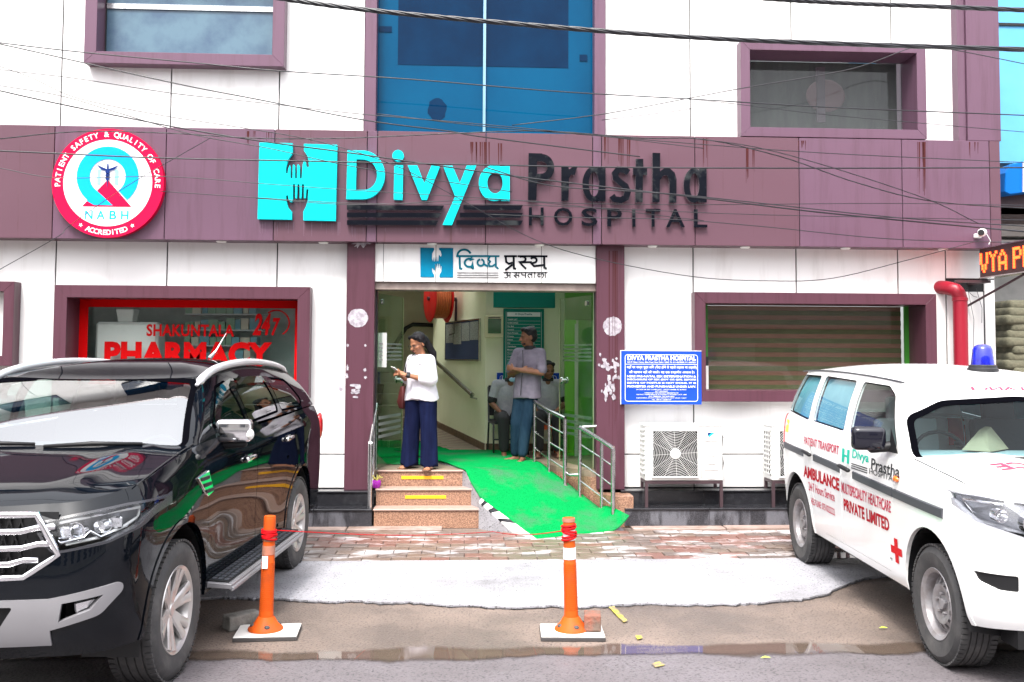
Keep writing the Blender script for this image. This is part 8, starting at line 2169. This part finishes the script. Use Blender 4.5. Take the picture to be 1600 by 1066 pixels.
# ------------------------------------------------------------------ overhead cables
def cable(pts, y0, y1, r_, label, name='overhead_cable', grp='thin cables strung across the facade', sag=0, twist=0):
    """pts in picture px, spread in depth from y0 at the left end to y1 at the right"""
    n = len(pts); wp = []
    for i, (a, b) in enumerate(pts):
        y = y0+(y1-y0)*(i/(n-1)); x, z = W(a, b, y); wp.append((x, y, z))
    cv = [curve([(i, p[q_]) for i, p in enumerate(wp)]) for q_ in range(3)]; N = (n-1)*(60 if twist else 8)
    P = [Vector([cv[q_](t*(n-1)/N) for q_ in range(3)]) for t in range(N+1)]
    mb = MB()
    if twist:
        for k in range(twist):
            mb.tube([p+Vector((0, math.cos(i*.21+k*2*math.pi/twist)*r_*.95, math.sin(i*.21+k*2*math.pi/twist)*r_*.95)) for i, p in enumerate(P)], r_, 6)
    else: mb.tube(P, r_, 5)
    return solo(mb, name, M['wire'], label, 'cable', smooth=True, group=grp)
cable([(-500, -150), (100, -62), (380, -12), (560, 14), (800, 37), (1060, 57), (1300, 68), (1680, 80)], 6.2, 5.6, .0085, 'thick twisted black cable crossing in front of the blue glass and the upper right window', grp='thick twisted cables', twist=4)
cable([(500, -80), (900, -30), (1150, -6), (1300, 4), (1450, 10), (1680, 19)], 6.0, 5.6, .0080, 'thick twisted black cable along the top right edge of the picture', grp='thick twisted cables', twist=4)
thin = [
 ([(-60, 58), (0, 67), (130, 82), (300, 98), (436, 111), (640, 124), (870, 143), (1080, 155), (1300, 168), (1640, 182)], .0052, 'thin cable passing just below the upper left window sill and right across the facade'),
 ([(-60, 60), (0, 69), (267, 129), (400, 155), (570, 188), (700, 205), (760, 215), (1000, 245)], .0052, 'thin cable falling steeply from the upper left corner to the top of the D'),
 ([(-60, 98), (0, 109), (120, 123), (270, 146), (400, 160), (560, 178), (760, 195), (940, 213), (1100, 232)], .0035, 'thin cable running level over the white panels above the badge'),
 ([(-60, 85), (0, 104), (50, 122), (120, 153), (250, 180), (380, 200), (500, 222), (620, 260), (720, 312), (830, 372), (930, 404), (1080, 432), (1200, 439), (1300, 435), (1420, 406), (1530, 376)], .0055, 'long sagging cable crossing the name and looping over the right wall to the LED sign'),
 ([(-60, 128), (0, 142), (95, 163), (270, 198), (410, 221), (560, 241), (800, 275), (1100, 310), (1300, 334), (1640, 366)], .0060, 'cable falling from the left through the emblem and on under the word Prastha'),
 ([(-60, 222), (0, 217), (120, 206), (260, 208), (400, 216), (540, 216), (700, 209), (850, 205), (1000, 216), (1100, 218), (1220, 245), (1340, 286), (1460, 315), (1640, 328)], .0075, 'dark bundle resting along the top edge of the purple fascia'),
 ([(-60, 234), (0, 236), (90, 240), (250, 247), (480, 252), (760, 258), (1000, 262), (1300, 263), (1640, 262)], .0060, 'taut cable crossing the top third of the fascia and the letters'),
 ([(-60, 258), (0, 263), (90, 278), (260, 276), (420, 288), (560, 298), (760, 310), (900, 322), (1100, 345)], .0030, 'faint cable across the badge rim and under the letter D'),
 ([(250, 299), (400, 309), (560, 318), (800, 320), (1000, 328), (1200, 336), (1640, 345)], .0030, 'faint cable crossing the lower part of the emblem and the black bars'),
 ([(400, 310), (560, 320), (760, 312), (900, 318), (1100, 320), (1400, 318), (1640, 322)], .0030, 'faint level cable between the words Prastha and HOSPITAL'),
 ([(760, 262), (860, 290), (1000, 300), (1100, 308), (1400, 340), (1640, 356)], .0045, 'cable running from the letter a down to the right end of the fascia'),
 ([(760, 335), (900, 340), (1050, 343), (1200, 355), (1400, 374), (1640, 380)], .0035, 'faint cable running through HOSPITAL to the security camera'),
 ([(800, 196), (945, 178), (1080, 153), (1160, 138), (1330, 108), (1436, 72), (1500, 80), (1640, 108)], .0040, 'thin cable rising from the blue glass to the corner of the upper right window'),
 ([(590, 178), (760, 198), (930, 212), (1100, 226), (1300, 240), (1640, 256)], .0035, 'thin cable crossing the lowest part of the blue glass'),
 ([(1080, 216), (1180, 230), (1300, 262), (1450, 312), (1530, 350)], .0060, 'cable leaving the bundle over HOSPITAL and dropping to the security camera'),
 ([(-60, 455), (0, 421), (90, 370), (110, 352), (200, 290), (330, 215)], .0030, 'thin cable rising from the left edge past the badge to the fascia top'),
 ([(940, 188), (1080, 170), (1100, 158), (1300, 180), (1640, 210)], .0030, 'thin cable in front of the white panel right of the blue glass'),
 ([(0, 134), (95, 150), (180, 175), (300, 210), (420, 232), (560, 262), (800, 300)], .0035, 'thin cable crossing below the upper left window towards the letter i'),
]
for i, (p, r_, lb) in enumerate(thin):
    cable(p, YF-.35-.05*(i % 4), YF-.30-.06*(i % 3), r_*(.45 if i in (5, 14, 3) else 1.35), lb, twist=3 if i in (5, 14, 3) else 0)

# ------------------------------------------------------------------ neighbours on the right, and the street opposite (seen in reflections)
YN = 12.4
xn0 = X_(1570, 120, YN)
M['blue_wall'] = pm('sky_blue_facade', (.11, .40, .68), .6, col2=(.09, .35, .62), scale=1)
nb = thing('neighbouring_building', 'sky blue building beyond the right end of the hospital', 'building', (xn0+2, YN, 0))
part(MB().box(xn0-.5, xn0+6, YN, YN+4, Z_(1590, 255, YN), 8), 'wall', M['blue_wall'], nb)
part(MB().box(xn0-.5, xn0+6, YN-.02, YN-.001, Z_(1590, 41, YN), Z_(1590, 37, YN)), 'ledge', M['gap'], nb)
part(MB().box(xn0-.5, xn0+6, YN+.8, YN+1, 0, Z_(1590, 256, YN)), 'wall', pm('grey_back_wall', (.42, .43, .42), .7, col2=(.30, .31, .30), scale=2), nb)
part(MB().box(xn0-.5, xn0+6, YN-.7, YN+.9, Z_(1590, 346, YN), Z_(1590, 338, YN)).box(xn0-.5, xn0+6, YN-.7, YN-.6, Z_(1590, 346, YN), Z_(1590, 312, YN)), 'canopy', M['dark_metal'], nb)
for k in range(3): part(MB().tube([(xn0+.2+.35*k, YN-.7, Z_(1590, 325, YN)), (xn0+.2+.35*k, YN+.9, Z_(1590, 315, YN))], .02, 6), 'strut', M['dark_metal'], nb)
for z0p, z1p in ((350, 372), (378, 392)): part(MB().box(xn0-.5, xn0+6, YN+.3, YN+.7, Z_(1590, z1p, YN+.5), Z_(1590, z0p, YN+.5)), 'shop_fascia', M['white_plastic'], nb)
bs = thing('blue_sign_box', 'bright blue sign box with white edge on the neighbouring building', 'sign', (X_(1590, 305, YN-.9), YN-.9, Z_(1590, 305, YN-.9)))
p = [W(1570, 300, YN-.9), W(1571, 270, YN-.9), W(1578, 257, YN-.9), W(1597, 252, YN-.9), W(1650, 250, YN-.9), W(1650, 295, YN-.9), W(1578, 304, YN-.9)]
part(MB().prism(p, YN-.9, YN-.5), 'box', pm('bright_blue_sign', (.005, .13, .46), .5, spec=.1), bs, bevel=.01)
p = [W(1598.5, 300, YN-.92), W(1598.5, 253, YN-.92), W(1650, 251, YN-.92), W(1650, 296, YN-.92)]
part(MB().prism(p, YN-.93, YN-.905), 'face', M['white_print'], bs)
# stacked sacks on a low wall
part(MB().box(X_(1584, 520, 11.9)-.25, X_(1584, 520, 11.9)+.75, 11.6, 12.2, 0, Z_(1585, 600, 11.9)-.002), 'low_wall', MATS['grey_back_wall'], nb)
sm_ = pm('greenish_sack', (.14, .13, .085), .85, col2=(.07, .07, .045), scale=5, bump=.8, bscale=30)
sk = MB().obox((0, 0, .06), (.42, .24, .062), (0, 0, 0)); skm_ = sk.mesh('sack', bevel=.055, seg=4, smooth=True); skm_.materials.append(sm_)
for k in range(11):
    o = bpy.data.objects.new('sack', skm_); COL.objects.link(o)
    z0_ = Z_(1585, 600-11.5*k, 11.9); o.location = (X_(1584, 520, 11.9)+.22+.05*math.sin(k*2.1), 11.9, z0_-.0); o.rotation_euler = (0, 0, .05*math.sin(k*1.7))
    tag(o, '%s greenish sack counted from the bottom of the stack beyond the hospital' % ('lowest', 'second', 'third', 'fourth', 'fifth', 'sixth', 'seventh', 'eighth', 'ninth', 'tenth', 'topmost')[k], 'sack', 'stacked sacks')
# leaves on the asphalt
lm = pm('yellow_green_leaf', (.45, .62, .04), .6)
for i, (px, py, lb) in enumerate(((1381, 984, 'small yellow green leaf on the asphalt left of the ambulance front wheel'), (1197, 1031, 'small yellow green leaf at the lower edge of the puddle'))):
    x, y = G(px, py); b = MB().add([(-.035, 0, .012), (-.01, -.010, .016), (.03, -.002, .014), (-.005, .010, .02)], [(0, 1, 2, 3)])
    me_ = b.mesh('leaf'); o = put(me_, 'fallen_leaf', lm); o.location = (x, y, 0); tag(o, lb, 'leaf', 'fallen leaves')
# purple flower pot wrap at the foot of the steps
fx, fy_ = X_(588, 752, 10.6), 10.62
fp = thing('flower_wrap', 'small purple wrapped bundle with pale yellow sprigs on the second step by the left rail', 'flower bundle', (fx, fy_, .385))
part(MB().lathe([(0, 0), (.035, 0), (.048, .03), (.050, .07), (.040, .085), (0, .08)], (fx, fy_, .386), 'Z', 12), 'wrap', pm('purple_cloth', (.30, .01, .32), .7, bump=.6), fp, smooth=40)
sp = MB()
for k in range(9):
    a = k*.7; sp.tube([(fx, fy_, .46), (fx+.04*math.cos(a), fy_+.03*math.sin(a), .50+.012*(k % 3)), (fx+.07*math.cos(a), fy_+.04*math.sin(a), .50-.01*(k % 4))], .004, 5)
part(sp, 'sprigs', pm('pale_yellow_sprig', (.55, .50, .12), .7), fp)
op = thing('opposite_building', 'plain grey and cream building row across the street behind the photographer', 'building', (0, -13, 0))
part(MB().box(-32, 32, -14, -13, 0, 8.6), 'wall', pm('opposite_wall', (.58, .55, .50), .8, col2=(.48, .45, .41), scale=.6), op)
wm = pm('opposite_window', (.05, .06, .07), .15)
win_me = MB().box(-.8, .8, -.06, 0, 0, 1.3).mesh('window'); win_me.materials.append(wm)
for i in range(16):
    for j in range(3):
        o = bpy.data.objects.new('window', win_me); COL.objects.link(o); o.parent = op; o.location = (-28+3.6*i, .07, 1.0+2.7*j)
part(MB().box(-32, 32, -12.99, -12.2, 2.9, 3.05).box(-32, 32, -12.99, -12.2, 5.7, 5.85), 'balcony', pm('opposite_balcony', (.45, .43, .40), .8), op)
